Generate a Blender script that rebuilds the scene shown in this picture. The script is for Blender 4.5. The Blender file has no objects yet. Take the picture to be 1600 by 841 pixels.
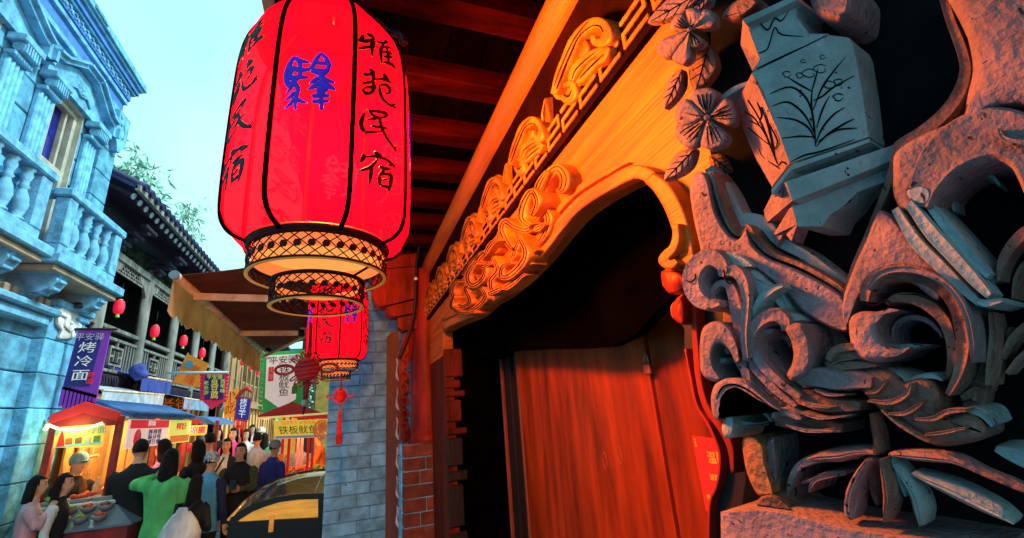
import bpy, bmesh, math, random
from mathutils import Vector, Matrix, noise
random.seed(7)
SC = bpy.context.scene
COL = SC.collection
rad = math.radians
V = Vector

# ------------------------------------------------------------------ camera
CAMZ = 1.65
FPX = 691.0
WX = V((0.94114427, -0.03094391, -0.3365857))     # world axes seen from the camera
WY = V((-0.32924028, -0.30922764, -0.89217661))
WZ = V((-0.07647417, 0.95048448, -0.3012158))
cam_d = bpy.data.cameras.new("camera")
cam = bpy.data.objects.new("camera", cam_d)
COL.objects.link(cam)
cam_d.sensor_width = 36.0
cam_d.lens = 36.0 * FPX / 1600.0
cam_d.clip_start = 0.02
cam_d.clip_end = 600.0
rot = Matrix((WX, WY, WZ)).to_4x4()
cam.matrix_world = Matrix.Translation((0, 0, CAMZ)) @ rot
SC.camera = cam

# ------------------------------------------------------------------ world, sun, exposure
SUN_DIR = V((0.72, -0.12, 0.68)).normalized()      # towards the light
w = bpy.data.worlds.new("World")
SC.world = w
w.use_nodes = True
nt = w.node_tree
nt.nodes.clear()
out = nt.nodes.new('ShaderNodeOutputWorld')
sky = nt.nodes.new('ShaderNodeTexSky')
sky.sky_type = 'NISHITA'
sky.sun_disc = False
sky.sun_elevation = math.asin(SUN_DIR.z)
sky.sun_rotation = math.atan2(SUN_DIR.x, SUN_DIR.y)
bg1 = nt.nodes.new('ShaderNodeBackground')
bg1.inputs[1].default_value = 0.05
nt.links.new(sky.outputs[0], bg1.inputs[0])
tc = nt.nodes.new('ShaderNodeTexCoord')
nz = nt.nodes.new('ShaderNodeTexNoise')
nz.inputs['Scale'].default_value = 1.6
nz.inputs['Detail'].default_value = 5
nt.links.new(tc.outputs['Generated'], nz.inputs['Vector'])
cr = nt.nodes.new('ShaderNodeValToRGB')
cr.color_ramp.elements[0].position = 0.38
cr.color_ramp.elements[0].color = (0.28, 0.72, 0.74, 1)
cr.color_ramp.elements[1].position = 0.66
cr.color_ramp.elements[1].color = (0.50, 0.98, 0.80, 1)
nt.links.new(nz.outputs[0], cr.inputs[0])
bg2 = nt.nodes.new('ShaderNodeBackground')
bg2.inputs[1].default_value = 1.35
nt.links.new(cr.outputs[0], bg2.inputs[0])
ad = nt.nodes.new('ShaderNodeAddShader')
nt.links.new(bg1.outputs[0], ad.inputs[0])
nt.links.new(bg2.outputs[0], ad.inputs[1])
nt.links.new(ad.outputs[0], out.inputs[0])

sun_d = bpy.data.lights.new("sun", 'SUN')
sun_d.energy = 4.2
sun_d.angle = rad(11)
sun_d.color = (1.0, 0.985, 0.97)
sun = bpy.data.objects.new("sun", sun_d)
COL.objects.link(sun)
sun.rotation_euler = SUN_DIR.to_track_quat('Z', 'Y').to_euler()
sun.location = (6, -2, 12)

SC.view_settings.view_transform = 'Standard'
SC.view_settings.look = 'None'
SC.view_settings.exposure = 0.0
SC.view_settings.gamma = 1.0

# ------------------------------------------------------------------ measuring helper
def ray(px, py):
    cx, cy = px - 800.0, -(py - 420.5)
    d = V((cx, cy, -FPX))
    return V((WX.dot(d), WY.dot(d), WZ.dot(d)))

def at(px, py, x=None, y=None, z=None):
    d = ray(px, py)
    if x is not None: t = x / d.x
    elif y is not None: t = y / d.y
    else: t = (z - CAMZ) / d.z
    return V((d.x * t, d.y * t, CAMZ + d.z * t))

class Plane:
    """a real plane in the scene; cp() reads where a traced point lies on it, w metres proud"""
    def __init__(s, p0, n):
        s.p0 = V(p0); s.n = V(n).normalized()
    def cp(s, px, py, w=0.0):
        d = ray(px, py)
        o = V((0, 0, CAMZ))
        t = (s.p0 + s.n * w - o).dot(s.n) / d.dot(s.n)
        return o + d * t

def catmull(pts, n=4, closed=False):
    P = [V((p[0], p[1], 0)) if len(p) == 2 else V(p) for p in pts]
    m = len(P); out_ = []
    rng = range(m) if closed else range(m - 1)
    for i in rng:
        if closed:
            a, b, c, d = P[(i - 1) % m], P[i], P[(i + 1) % m], P[(i + 2) % m]
        else:
            a, b, c, d = P[max(i - 1, 0)], P[i], P[i + 1], P[min(i + 2, m - 1)]
        for k in range(n):
            t = k / n
            out_.append(0.5 * ((2 * b) + (c - a) * t + (2 * a - 5 * b + 4 * c - d) * t * t + (3 * b - a - 3 * c + d) * t ** 3))
    if not closed: out_.append(P[-1])
    return out_

# ------------------------------------------------------------------ materials
MATS = {}
def mat(name, col, rough=0.7, var=0.25, scale=6.0, bump=0.25, bscale=40.0, metal=0.0, emit=None, estr=0.0,
        stretch=(1, 1, 1), col2=None, spots=None, spot_scale=30.0, spot_t=0.2, spec=0.4, transp=0.0, wave=None, coat=0.0, objrand=0.0, transl=0.0):
    if name in MATS: return MATS[name]
    m = bpy.data.materials.new(name)
    m.use_nodes = True
    t = m.node_tree
    b = t.nodes['Principled BSDF']
    L = t.links.new
    c = (*col, 1)
    tcn = t.nodes.new('ShaderNodeTexCoord')
    mp = t.nodes.new('ShaderNodeMapping')
    mp.inputs['Scale'].default_value = stretch
    L(tcn.outputs['Object'], mp.inputs['Vector'])
    n1 = t.nodes.new('ShaderNodeTexNoise')
    n1.inputs['Scale'].default_value = scale
    n1.inputs['Detail'].default_value = 6
    n1.inputs['Roughness'].default_value = 0.6
    L(mp.outputs[0], n1.inputs['Vector'])
    mx = t.nodes.new('ShaderNodeMixRGB')
    c2 = col2 if col2 else tuple(max(0.0, x * (1 - var * 2)) for x in col)
    c1 = col if col2 else tuple(min(1, x * (1 + var)) for x in col)
    mx.inputs[1].default_value = (*c2, 1)
    mx.inputs[2].default_value = (*c1, 1)
    rp = t.nodes.new('ShaderNodeValToRGB')
    rp.color_ramp.elements[0].position = 0.33
    rp.color_ramp.elements[1].position = 0.67
    fac = n1.outputs[0]
    if wave:
        wv = t.nodes.new('ShaderNodeTexWave')
        wv.wave_type = 'BANDS'; wv.bands_direction = wave[0]
        wv.inputs['Scale'].default_value = wave[1]
        wv.inputs['Distortion'].default_value = wave[2]
        wv.inputs['Detail'].default_value = 3
        wv.inputs['Detail Scale'].default_value = wave[3] if len(wave) > 3 else 1.0
        L(mp.outputs[0], wv.inputs['Vector'])
        mm = t.nodes.new('ShaderNodeMath'); mm.operation = 'MULTIPLY_ADD'
        mm.inputs[1].default_value = 0.45
        L(wv.outputs[1], mm.inputs[0])
        m2 = t.nodes.new('ShaderNodeMath'); m2.operation = 'MULTIPLY'; m2.inputs[1].default_value = 0.6
        L(n1.outputs[0], m2.inputs[0]); L(m2.outputs[0], mm.inputs[2])
        fac = mm.outputs[0]
    L(fac, rp.inputs[0])
    L(rp.outputs[0], mx.inputs[0])
    colout = mx.outputs[0]
    hgt = None
    n2 = t.nodes.new('ShaderNodeTexNoise')
    n2.inputs['Scale'].default_value = bscale
    n2.inputs['Detail'].default_value = 5
    L(mp.outputs[0], n2.inputs['Vector'])
    hgt = n2.outputs[0]
    if wave:
        ah = t.nodes.new('ShaderNodeMath'); ah.operation = 'ADD'
        L(hgt, ah.inputs[0]); L(fac, ah.inputs[1]); hgt = ah.outputs[0]
    if spots:
        vo = t.nodes.new('ShaderNodeTexVoronoi')
        vo.inputs['Scale'].default_value = spot_scale
        wn = t.nodes.new('ShaderNodeTexNoise'); wn.inputs['Scale'].default_value = spot_scale * 0.7
        L(tcn.outputs['Object'], wn.inputs['Vector'])
        va = t.nodes.new('ShaderNodeVectorMath'); va.operation = 'MULTIPLY_ADD'
        va.inputs[1].default_value = (0.06, 0.06, 0.06)
        L(wn.outputs[1], va.inputs[0]); L(tcn.outputs['Object'], va.inputs[2])
        L(va.outputs[0], vo.inputs['Vector'])
        # pits only in some of the cells, of different size
        sep = t.nodes.new('ShaderNodeSeparateColor')
        L(vo.outputs['Color'], sep.inputs[0])
        thr = t.nodes.new('ShaderNodeMath'); thr.operation = 'MULTIPLY_ADD'
        thr.inputs[1].default_value = spot_t * 2.2; thr.inputs[2].default_value = -spot_t * 1.2
        L(sep.outputs[0], thr.inputs[0])
        lt = t.nodes.new('ShaderNodeMath'); lt.operation = 'LESS_THAN'
        L(vo.outputs['Distance'], lt.inputs[0]); L(thr.outputs[0], lt.inputs[1])
        mx2 = t.nodes.new('ShaderNodeMixRGB')
        mx2.inputs[2].default_value = (*spots, 1)
        L(lt.outputs[0], mx2.inputs[0]); L(colout, mx2.inputs[1])
        colout = mx2.outputs[0]
        sb = t.nodes.new('ShaderNodeMath'); sb.operation = 'MULTIPLY_ADD'; sb.inputs[1].default_value = -1.6
        L(lt.outputs[0], sb.inputs[0]); L(hgt, sb.inputs[2]); hgt = sb.outputs[0]
    if objrand:
        oi = t.nodes.new('ShaderNodeObjectInfo')
        hs = t.nodes.new('ShaderNodeHueSaturation')
        mr = t.nodes.new('ShaderNodeMapRange')
        mr.inputs[3].default_value = 1 - objrand; mr.inputs[4].default_value = 1 + objrand
        L(oi.outputs['Random'], mr.inputs[0]); L(mr.outputs[0], hs.inputs['Value'])
        L(colout, hs.inputs['Color']); colout = hs.outputs[0]
    L(colout, b.inputs['Base Color'])
    b.inputs['Roughness'].default_value = rough
    b.inputs['Metallic'].default_value = metal
    b.inputs['Specular IOR Level'].default_value = spec
    if coat: b.inputs['Coat Weight'].default_value = coat
    if bump:
        bp = t.nodes.new('ShaderNodeBump')
        bp.inputs['Strength'].default_value = bump
        bp.inputs['Distance'].default_value = 0.01
        L(hgt, bp.inputs['Height']); L(bp.outputs[0], b.inputs['Normal'])
    if emit:
        b.inputs['Emission Color'].default_value = (*emit, 1)
        b.inputs['Emission Strength'].default_value = estr
    if transl:
        tl = t.nodes.new('ShaderNodeBsdfTranslucent')
        L(colout, tl.inputs[0])
        ms = t.nodes.new('ShaderNodeMixShader'); ms.inputs[0].default_value = transl
        L(b.outputs[0], ms.inputs[1]); L(tl.outputs[0], ms.inputs[2])
        L(ms.outputs[0], t.nodes['Material Output'].inputs[0])
    if transp:
        tr = t.nodes.new('ShaderNodeBsdfTransparent')
        ms = t.nodes.new('ShaderNodeMixShader')
        ms.inputs[0].default_value = transp
        L(b.outputs[0], ms.inputs[1]); L(tr.outputs[0], ms.inputs[2])
        L(ms.outputs[0], t.nodes['Material Output'].inputs[0])
    MATS[name] = m
    return m

# ------------------------------------------------------------------ mesh builder
class MB:
    def __init__(s):
        s.v = []; s.f = []; s.s = []; s.m = []
    def add(s, verts, faces, smooth=False, mi=0):
        o = len(s.v)
        s.v += [V(q) for q in verts]
        for f in faces:
            s.f.append([i + o for i in f]); s.s.append(smooth); s.m.append(mi)
        return s
    def box(s, c, size, M=None, mi=0):
        hx, hy, hz = size[0] / 2, size[1] / 2, size[2] / 2
        c = V(c)
        vs = [V((a * hx, b * hy, d * hz)) for d in (-1, 1) for a, b in ((-1, -1), (1, -1), (1, 1), (-1, 1))]
        if M is not None: vs = [M @ q for q in vs]
        return s.add([c + q for q in vs], [(3, 2, 1, 0), (4, 5, 6, 7), (0, 1, 5, 4), (1, 2, 6, 5), (2, 3, 7, 6), (3, 0, 4, 7)], mi=mi)
    def bbox(s, lo, hi, mi=0):
        lo, hi = V(lo), V(hi)
        return s.box((lo + hi) / 2, hi - lo, mi=mi)
    def bevbox(s, lo, hi, b=0.01, mi=0):
        """box with chamfered edges"""
        lo, hi = V(lo), V(hi); c = (lo + hi) / 2; h = (hi - lo) / 2
        b = min(b, h.x * 0.6, h.y * 0.6, h.z * 0.6)
        vs = []; idx = {}
        for sx in (-1, 1):
            for sy in (-1, 1):
                for sz in (-1, 1):
                    for k in range(3):
                        d = [b, b, b]; d[k] = 0
                        q = V((sx * (h.x - d[0]), sy * (h.y - d[1]), sz * (h.z - d[2])))
                        idx[(sx, sy, sz, k)] = len(vs); vs.append(c + q)
        fs = []
        S = (-1, 1)
        for k in range(3):
            i, j = (k + 1) % 3, (k + 2) % 3
            for sg in S:
                loop = []
                for a, d in ((-1, -1), (1, -1), (1, 1), (-1, 1)):
                    t = [0, 0, 0]; t[k] = sg; t[i] = a; t[j] = d
                    loop.append(idx[(*t, k)])
                fs.append(loop if sg > 0 else loop[::-1])
            # edges along axis k
            for a in S:
                for d in S:
                    t0 = [0, 0, 0]; t0[i] = a; t0[j] = d; t0[k] = -1
                    t1 = list(t0); t1[k] = 1
                    fs.append([idx[(*t0, i)], idx[(*t1, i)], idx[(*t1, j)], idx[(*t0, j)]])
        for a in S:
            for d in S:
                for e in S:
                    fs.append([idx[(a, d, e, k)] for k in range(3)])
        return s.add(vs, fs, mi=mi)
    def prism(s, pts, vec, mi=0, smooth=False):
        n = len(pts); vec = V(vec)
        a = [V(p) for p in pts]; b = [p + vec for p in a]
        fs = [list(range(n))[::-1], list(range(n, 2 * n))] + [[i, (i + 1) % n, n + (i + 1) % n, n + i] for i in range(n)]
        return s.add(a + b, fs, smooth, mi)
    def tube(s, pts, r, seg=8, closed=False, caps=True, mi=0, flat=None):
        """flat=(dir, k): squash the section along dir by k"""
        P = [V(p) for p in pts]; n = len(P)
        if not isinstance(r, (list, tuple)): r = [r] * n
        vs = []; up = None
        for i in range(n):
            if closed: t = P[(i + 1) % n] - P[(i - 1) % n]
            else: t = P[min(i + 1, n - 1)] - P[max(i - 1, 0)]
            if t.length < 1e-9: t = V((0, 0, 1))
            t.normalize()
            if up is None:
                up = t.orthogonal().normalized()
            up = (up - t * up.dot(t))
            if up.length < 1e-6: up = t.orthogonal()
            up.normalize()
            side = t.cross(up)
            for k in range(seg):
                a = 2 * math.pi * k / seg
                q = (up * math.cos(a) + side * math.sin(a)) * r[i]
                if flat: q = q - flat[0] * q.dot(flat[0]) * (1 - flat[1])
                vs.append(P[i] + q)
        fs = []
        m = n if closed else n - 1
        for i in range(m):
            j = (i + 1) % n
            for k in range(seg):
                k2 = (k + 1) % seg
                fs.append((i * seg + k, i * seg + k2, j * seg + k2, j * seg + k))
        s.add(vs, fs, True, mi)
        if caps and not closed:
            o = len(s.v) - len(vs)
            s.f.append([o + k for k in range(seg)][::-1]); s.s.append(False); s.m.append(mi)
            s.f.append([o + (n - 1) * seg + k for k in range(seg)]); s.s.append(False); s.m.append(mi)
        return s
    def lathe(s, prof, c=(0, 0, 0), seg=16, a0=0.0, caps=True, smooth=True, sx=1.0, sy=1.0, M=None, mi=0):
        c = V(c); vs = []
        for r, z in prof:
            for k in range(seg):
                a = a0 + 2 * math.pi * k / seg
                q = V((r * sx * math.cos(a), r * sy * math.sin(a), z))
                if M is not None: q = M @ q
                vs.append(c + q)
        fs = []
        for i in range(len(prof) - 1):
            for k in range(seg):
                k2 = (k + 1) % seg
                fs.append((i * seg + k, i * seg + k2, (i + 1) * seg + k2, (i + 1) * seg + k))
        if caps:
            fs.append([k for k in range(seg)][::-1])
            fs.append([(len(prof) - 1) * seg + k for k in range(seg)])
        return s.add(vs, fs, smooth, mi)
    def ball(s, c, r, seg=12, rings=8, M=None, mi=0):
        if not isinstance(r, (list, tuple)): r = (r, r, r)
        prof = []
        c = V(c); vs = []
        for i in range(rings + 1):
            th = -math.pi / 2 + math.pi * i / rings
            for k in range(seg):
                a = 2 * math.pi * k / seg
                q = V((r[0] * math.cos(th) * math.cos(a), r[1] * math.cos(th) * math.sin(a), r[2] * math.sin(th)))
                if M is not None: q = M @ q
                vs.append(c + q)
        fs = [(i * seg + k, i * seg + (k + 1) % seg, (i + 1) * seg + (k + 1) % seg, (i + 1) * seg + k) for i in range(rings) for k in range(seg)]
        return s.add(vs, fs, True, mi)
    def grid(s, rows, smooth=True, mi=0):
        n, m = len(rows), len(rows[0])
        vs = [p for r in rows for p in r]
        fs = [(i * m + j, i * m + j + 1, (i + 1) * m + j + 1, (i + 1) * m + j) for i in range(n - 1) for j in range(m - 1)]
        return s.add(vs, fs, smooth, mi)
    # ---- carved relief on a Plane, traced outlines with real depth
    def slab(s, pl, pts, w0, w1, bev=6, n=3, smooth=True, dome=0.0, jit=0.0):
        P = catmull(pts, n, True) if smooth else [V((p[0], p[1], 0)) for p in pts]
        N = len(P)
        area = sum(P[i].x * P[(i + 1) % N].y - P[(i + 1) % N].x * P[i].y for i in range(N))
        sg = 1 if area > 0 else -1
        inn = []
        for i in range(N):
            t = P[(i + 1) % N] - P[i - 1]
            if t.length < 1e-6: t = V((1, 0, 0))
            t.normalize()
            inn.append(V((-t.y, t.x, 0)) * sg)
        d = w1 - w0
        # how far the outline can shrink at each point without crossing itself
        room = []
        for i in range(N):
            o_, q_ = P[i], inn[i]; best = 1e9
            for j in range(N):
                k = (j + 1) % N
                if i in (j, k): continue
                e = P[k] - P[j]; den = q_.x * e.y - q_.y * e.x
                if abs(den) < 1e-9: continue
                r_ = P[j] - o_
                t_ = (r_.x * e.y - r_.y * e.x) / den
                u_ = (r_.x * q_.y - r_.y * q_.x) / den
                if t_ > 1e-4 and -0.02 <= u_ <= 1.02 and t_ < best: best = t_
            room.append(best)
        room = [min(room[i - 2], room[i - 1], room[i], room[(i + 1) % N], room[(i + 2) % N]) * .27 for i in range(N)]
        def ring(off, wv):
            return [pl.cp(P[i].x + inn[i].x * min(off, room[i]), P[i].y + inn[i].y * min(off, room[i]),
                          wv + (noise.noise(V((P[i].x * .06, P[i].y * .06, off * .1))) * jit if jit else 0)) for i in range(N)]
        bz = min(d * 0.45, 0.012)
        face1 = [pl.cp(P[i].x, P[i].y, w1 - bz) for i in range(N)]
        back = [q - pl.n * (d - bz) for q in face1]
        rings = [back, face1, ring(bev * 0.3, w1 - bz * 0.35), ring(bev, w1 + dome * 0.4)]
        if dome: rings.append(ring(bev * 2.2, w1 + dome))
        vs = [q for r in rings for q in r]
        fs = []
        for r in range(len(rings) - 1):
            for i in range(N):
                j = (i + 1) % N
                fs.append((r * N + i, r * N + j, (r + 1) * N + j, (r + 1) * N + i))
        fs.append([(len(rings) - 1) * N + i for i in range(N)])
        return s.add(vs, fs, True)
    def ridge(s, pl, pts, wid, w0, w1, n=4, prof=None, taper=True):
        """raised carved strand along a traced path; wid in traced units (scalar or list per point)"""
        m = len(pts)
        if not isinstance(wid, (list, tuple)):
            wid = [wid] * m
            if taper: wid[0] *= 0.45; wid[-1] *= 0.45
        Q = catmull([(p[0], p[1], wd) for p, wd in zip(pts, wid)], n)
        prof = prof or [(-1, 0), (-1, .8), (-.93, .94), (-.78, 1), (-.3, .975), (.3, .975), (.78, 1), (.93, .94), (1, .8), (1, 0)]
        rows = []
        for i, q in enumerate(Q):
            t = Q[min(i + 1, len(Q) - 1)] - Q[max(i - 1, 0)]
            t.z = 0
            if t.length < 1e-6: t = V((1, 0, 0))
            t.normalize()
            nn = V((-t.y, t.x, 0))
            wd = max(q.z, 0.2)
            mid = pl.cp(q.x, q.y, w1)
            row = []
            for a, h in prof:
                e = pl.cp(q.x + nn.x * wd * a, q.y + nn.y * wd * a, w1)
                row.append(e - pl.n * (w1 - w0) * (1 - h))
            rows.append(row)
        s.grid(rows, True)
        k = len(prof)
        o = len(s.v) - len(rows) * k
        s.f.append([o + i for i in range(k)]); s.s.append(False); s.m.append(0)
        s.f.append([o + (len(rows) - 1) * k + i for i in range(k)][::-1]); s.s.append(False); s.m.append(0)
        return s
    def mesh(s, name, mats, off=None):
        me = bpy.data.meshes.new(name)
        vs = [q - off for q in s.v] if off is not None else s.v
        me.from_pydata([tuple(q) for q in vs], [], s.f)
        me.polygons.foreach_set('use_smooth', s.s)
        if isinstance(mats, (list, tuple)):
            for m in mats: me.materials.append(m)
            me.polygons.foreach_set('material_index', s.m)
        else:
            me.materials.append(mats)
        bm = bmesh.new(); bm.from_mesh(me)
        bmesh.ops.recalc_face_normals(bm, faces=bm.faces)
        bm.to_mesh(me); bm.free()
        me.update()
        return me
    def build(s, name, mats, parent=None, off=None, label=None):
        if off is None and parent is not None:
            r = parent
            while r.parent: r = r.parent
            off = r.location if r.get('_world') else None
        o = bpy.data.objects.new(name, s.mesh(name, mats, off))
        COL.objects.link(o)
        if parent is not None: o.parent = parent
        if label: o['label'] = label
        return o

def sharp(o, ang=35):
    """smooth by angle"""
    me = o.data
    me.polygons.foreach_set('use_smooth', [True] * len(me.polygons))
    bm = bmesh.new(); bm.from_mesh(me)
    for e in bm.edges:
        if len(e.link_faces) == 2:
            e.smooth = e.calc_face_angle(0) < rad(ang)
        else: e.smooth = False
    bm.to_mesh(me); bm.free()
    return o

def thing(name, label, cat, loc=(0, 0, 0), group=None, world=True):
    """Empty at the base of a thing; parts of a world=True thing are given in world coordinates"""
    o = bpy.data.objects.new(name, None)
    COL.objects.link(o)
    o.empty_display_size = 0.1
    o.location = loc
    o['label'] = label; o['category'] = cat
    if group: o['group'] = group
    if world: o['_world'] = 1
    return o

def tag(o, label, cat, group=None):
    o['label'] = label; o['category'] = cat
    if group: o['group'] = group
    return o

def structure(o, kind='structure'):
    o['kind'] = kind
    return o

def copy_tree(o, parent=None):
    c = o.copy(); COL.objects.link(c)
    if parent is not None: c.parent = parent
    for ch in list(o.children): copy_tree(ch, c)
    return c

def piece(name, mesh, loc, parent, rotz=0.0, scale=None):
    """one of many alike pieces sharing mesh data, placed in world coordinates"""
    o = bpy.data.objects.new(name, mesh)
    COL.objects.link(o)
    r = parent
    while r.parent: r = r.parent
    o.parent = parent
    o.location = V(loc) - (V(r.location) if r.get('_world') else V((0, 0, 0)))
    if rotz: o.rotation_euler = (0, 0, rotz)
    if scale: o.scale = scale
    return o

def frame_mat(origin, right, up):
    right = V(right).normalized(); up = V(up)
    up = (up - right * up.dot(right)).normalized()
    n = right.cross(up)
    M = Matrix((right, up, n)).transposed().to_4x4()
    M.translation = V(origin)
    return M

def text(body, size, M, m, name, parent, extrude=0.002, sx=1.0, line=1.0, align='CENTER', shear=0.0, bold=0.0):
    cu = bpy.data.curves.new('txt', 'FONT')
    cu.body = body; cu.size = size; cu.align_x = align; cu.align_y = 'CENTER'
    cu.space_line = line; cu.extrude = extrude; cu.shear = shear; cu.offset = bold; cu.resolution_u = 3
    o = bpy.data.objects.new('txt', cu); COL.objects.link(o)
    dg = bpy.context.evaluated_depsgraph_get(); dg.update()
    me = bpy.data.meshes.new_from_object(o.evaluated_get(dg))
    bpy.data.objects.remove(o); bpy.data.curves.remove(cu)
    r = parent
    while r is not None and r.parent: r = r.parent
    T = M @ Matrix.Diagonal((sx, 1, 1, 1))
    if r is not None and r.get('_world'): T = Matrix.Translation(-V(r.location)) @ T
    me.transform(T)
    me.materials.clear(); me.materials.append(m)
    me.name = name
    q = bpy.data.objects.new(name, me); COL.objects.link(q)
    q.parent = parent
    return q
# ================================================================== materials of the gate
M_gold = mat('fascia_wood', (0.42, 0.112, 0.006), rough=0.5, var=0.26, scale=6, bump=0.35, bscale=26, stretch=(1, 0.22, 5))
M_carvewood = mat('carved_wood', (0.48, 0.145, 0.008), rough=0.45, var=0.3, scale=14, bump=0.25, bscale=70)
M_red = mat('red_wood', (0.24, 0.018, 0.005), spec=.15, rough=0.45, var=0.35, scale=6, bump=0.4, bscale=30, stretch=(1.5, 1.5, 0.35))
M_raft = mat('rafter_wood', (0.034, 0.0010, 0.0005), spec=0.04, rough=0.6, var=0.4, scale=7, bump=0.4, bscale=40, stretch=(0.4, 2, 2))
M_board = mat('roof_board_wood', (0.0025, 0.0002, 0.0002), rough=0.7, var=0.4, scale=7, bump=0.4, stretch=(2, .3, 2), spec=.02)
M_dark = mat('dark_wood', (0.008, 0.0025, 0.002), rough=0.65, var=0.3, scale=6, bump=0.3, stretch=(1.5, 1.5, 0.3))
M_black = mat('recess_black_wood', (0.0012, 0.0008, 0.0008), rough=0.95, var=0.2, bump=0.1, spec=0.0)  # near-black matt wood of the door recess
M_door = mat('door_wood', (0.27, 0.030, 0.002), spec=.12, rough=0.42, var=0.34, scale=6.0, bump=0.10, bscale=24, stretch=(1, 1.7, 0.26), objrand=0.14, spots=(.07, .008, .001), spot_scale=7, spot_t=.10)
M_brick_g = mat('grey_brick', (0.19, 0.54, 0.76), rough=0.85, var=0.25, scale=9, bump=0.5, bscale=45, spots=(0.07, 0.09, 0.16), spot_scale=26, spot_t=0.16, objrand=0.16)
M_brick_r = mat('redlit_brick', (0.17, 0.045, 0.024), rough=0.85, var=0.3, scale=10, bump=0.5, bscale=45, objrand=0.25)  # brick tinted red, the lantern's light put into its colour
M_mortar = mat('mortar', (0.16, 0.38, 0.52), rough=0.95, bump=0.4)
M_cable = mat('black_cable', (0.01, 0.01, 0.01), rough=0.5, bump=0)
M_white = mat('white_clip', (0.8, 0.8, 0.8), bump=0)
M_steel = mat('old_steel', (0.32, 0.2, 0.14), rough=0.35, metal=0.7, bump=0.1)

GATE = thing('gatehouse', 'carved timber gatehouse glowing orange under its eave beside the big lantern', 'gatehouse', (0.6, 2.2, 0))
XF = 0.60                                    # face of the fascia
PF = Plane((XF, 0, 0), (-1, 0, 0))

M_jamb = mat('jamb_red_wood', (0.10, 0.012, 0.004), rough=.55, var=.4, scale=5, bump=.3, stretch=(2, 2, .3), spec=.15)
# ---- fascia: one board with the curved opening cut out of its lower edge
arch = [(692, 519), (713, 507), (741, 495), (757, 479), (781, 463), (814, 434), (842, 402), (886, 345), (919, 317), (951, 297), (983, 280), (1000, 281), (1012, 287),
        (1030, 305), (1044, 329), (1052, 353), (1050, 378), (1044, 390), (1032, 398), (1029, 410), (1040, 420), (1034, 428), (1036, 446), (1048, 459), (1066, 458),
        (1050, 475), (1048, 487), (1053, 501), (1066, 512), (1067, 540), (1072, 570), (1078, 593), (1090, 638), (1110, 670), (1126, 703), (1128, 728), (1122, 760), (1110, 788), (1110, 841), (1112, 930)]
A3 = [PF.cp(q.x, q.y) for q in catmull(arch, 3)]
top_z = 2.425
# far part down to the jamb, then the arch, then the near post down to the floor
ks = next(i for i, q in enumerate(A3) if i > 50 and q.z < 1.80)
poly = [V((XF, 3.16, 2.04)), V((XF, 4.0, 2.04)), V((XF, 4.0, top_z)), V((XF, 0.53, top_z)), V((XF, 0.53, A3[ks].z))] + [q for q in A3[:ks + 1][::-1]] + [V((XF, A3[0].y + 0.02, 2.04))]
mb = MB(); mb.bbox((XF + .002, A3[0].y + .004, 0), (XF + .068, 4.0, 2.038)); mb.build('far_jamb', M_jamb, GATE)
post = [V((XF + .004, 0.53, A3[ks].z - .002))] + [q + V((.004, 0, 0)) for q in A3[ks:]] + [V((XF + .004, A3[-1].y, 0)), V((XF + .004, 0.53, 0))]
mb = MB(); mb.prism(post, (0.06, 0, 0)); mb.build('near_post', M_dark, GATE)  # dark wood here paints the shade on the post
mb = MB(); mb.ridge(PF, [(1070, 545), (1078, 590), (1088, 634), (1108, 668), (1122, 702), (1124, 730), (1118, 762), (1108, 788), (1107, 850)], 2.0, -.004, .012); mb.build('post_bead', M_red, GATE)
mb = MB(); mb.prism(poly, (0.07, 0, 0))
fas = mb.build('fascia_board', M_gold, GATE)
# raised lip along the edge of the opening
lip = [(690, 512, 4), (713, 500, 4.5), (741, 488, 5), (757, 473, 5), (781, 457, 5.5), (814, 427, 6), (842, 394, 7), (886, 336, 8), (919, 307, 9), (951, 287, 10), (983, 270, 11), (1002, 270, 11), (1018, 279, 11)]
mb = MB(); mb.ridge(PF, [(a, b) for a, b, c in lip], [c for a, b, c in lip], 0.0, 0.028, n=4)
mb.build('arch_moulding', M_gold, GATE)
lip2 = [(690, 500, 2), (745, 470, 2.5), (800, 420, 3), (880, 318, 4), (920, 284, 5), (950, 268, 4), (970, 258, 2), (982, 254, .6)]
mb = MB(); mb.ridge(PF, [(a, b) for a, b, c in lip2], [c for a, b, c in lip2], 0.0, 0.012, n=4)
mb.build('arch_moulding', M_gold, GATE)
mb = MB()
mb.ridge(PF, [(1012, 278), (1030, 292), (1046, 316), (1058, 345), (1066, 375), (1072, 402), (1078, 428)], [10, 13, 14, 14, 13, 12, 9], 0.0, 0.035)
mb.ridge(PF, [(1054, 350), (1055, 372), (1050, 388), (1040, 398), (1036, 408), (1046, 414), (1056, 408)], [5, 6, 7, 8, 9, 8, 5], 0.0, 0.05)
mb.build('arch_scroll', M_gold, GATE)
mb = MB()
mb.slab(PF, [(1034, 424), (1060, 424), (1072, 440), (1066, 455), (1048, 460), (1037, 447)], 0.0, 0.04, 5)
mb.slab(PF, [(1066, 462), (1072, 490), (1068, 508), (1054, 500), (1049, 487), (1053, 472)], 0.0, 0.04, 5)
mb.ridge(PF, [(1082, 470), (1086, 540), (1092, 600), (1104, 640), (1124, 668), (1140, 700), (1144, 740)], 5, 0.0, 0.022)
mb.build('frame_lobe', M_red, GATE)

M_frz = mat('frieze_shadow_wood', (0.012, 0.0015, 0.0005), rough=.8, var=.3, spec=.03)
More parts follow.
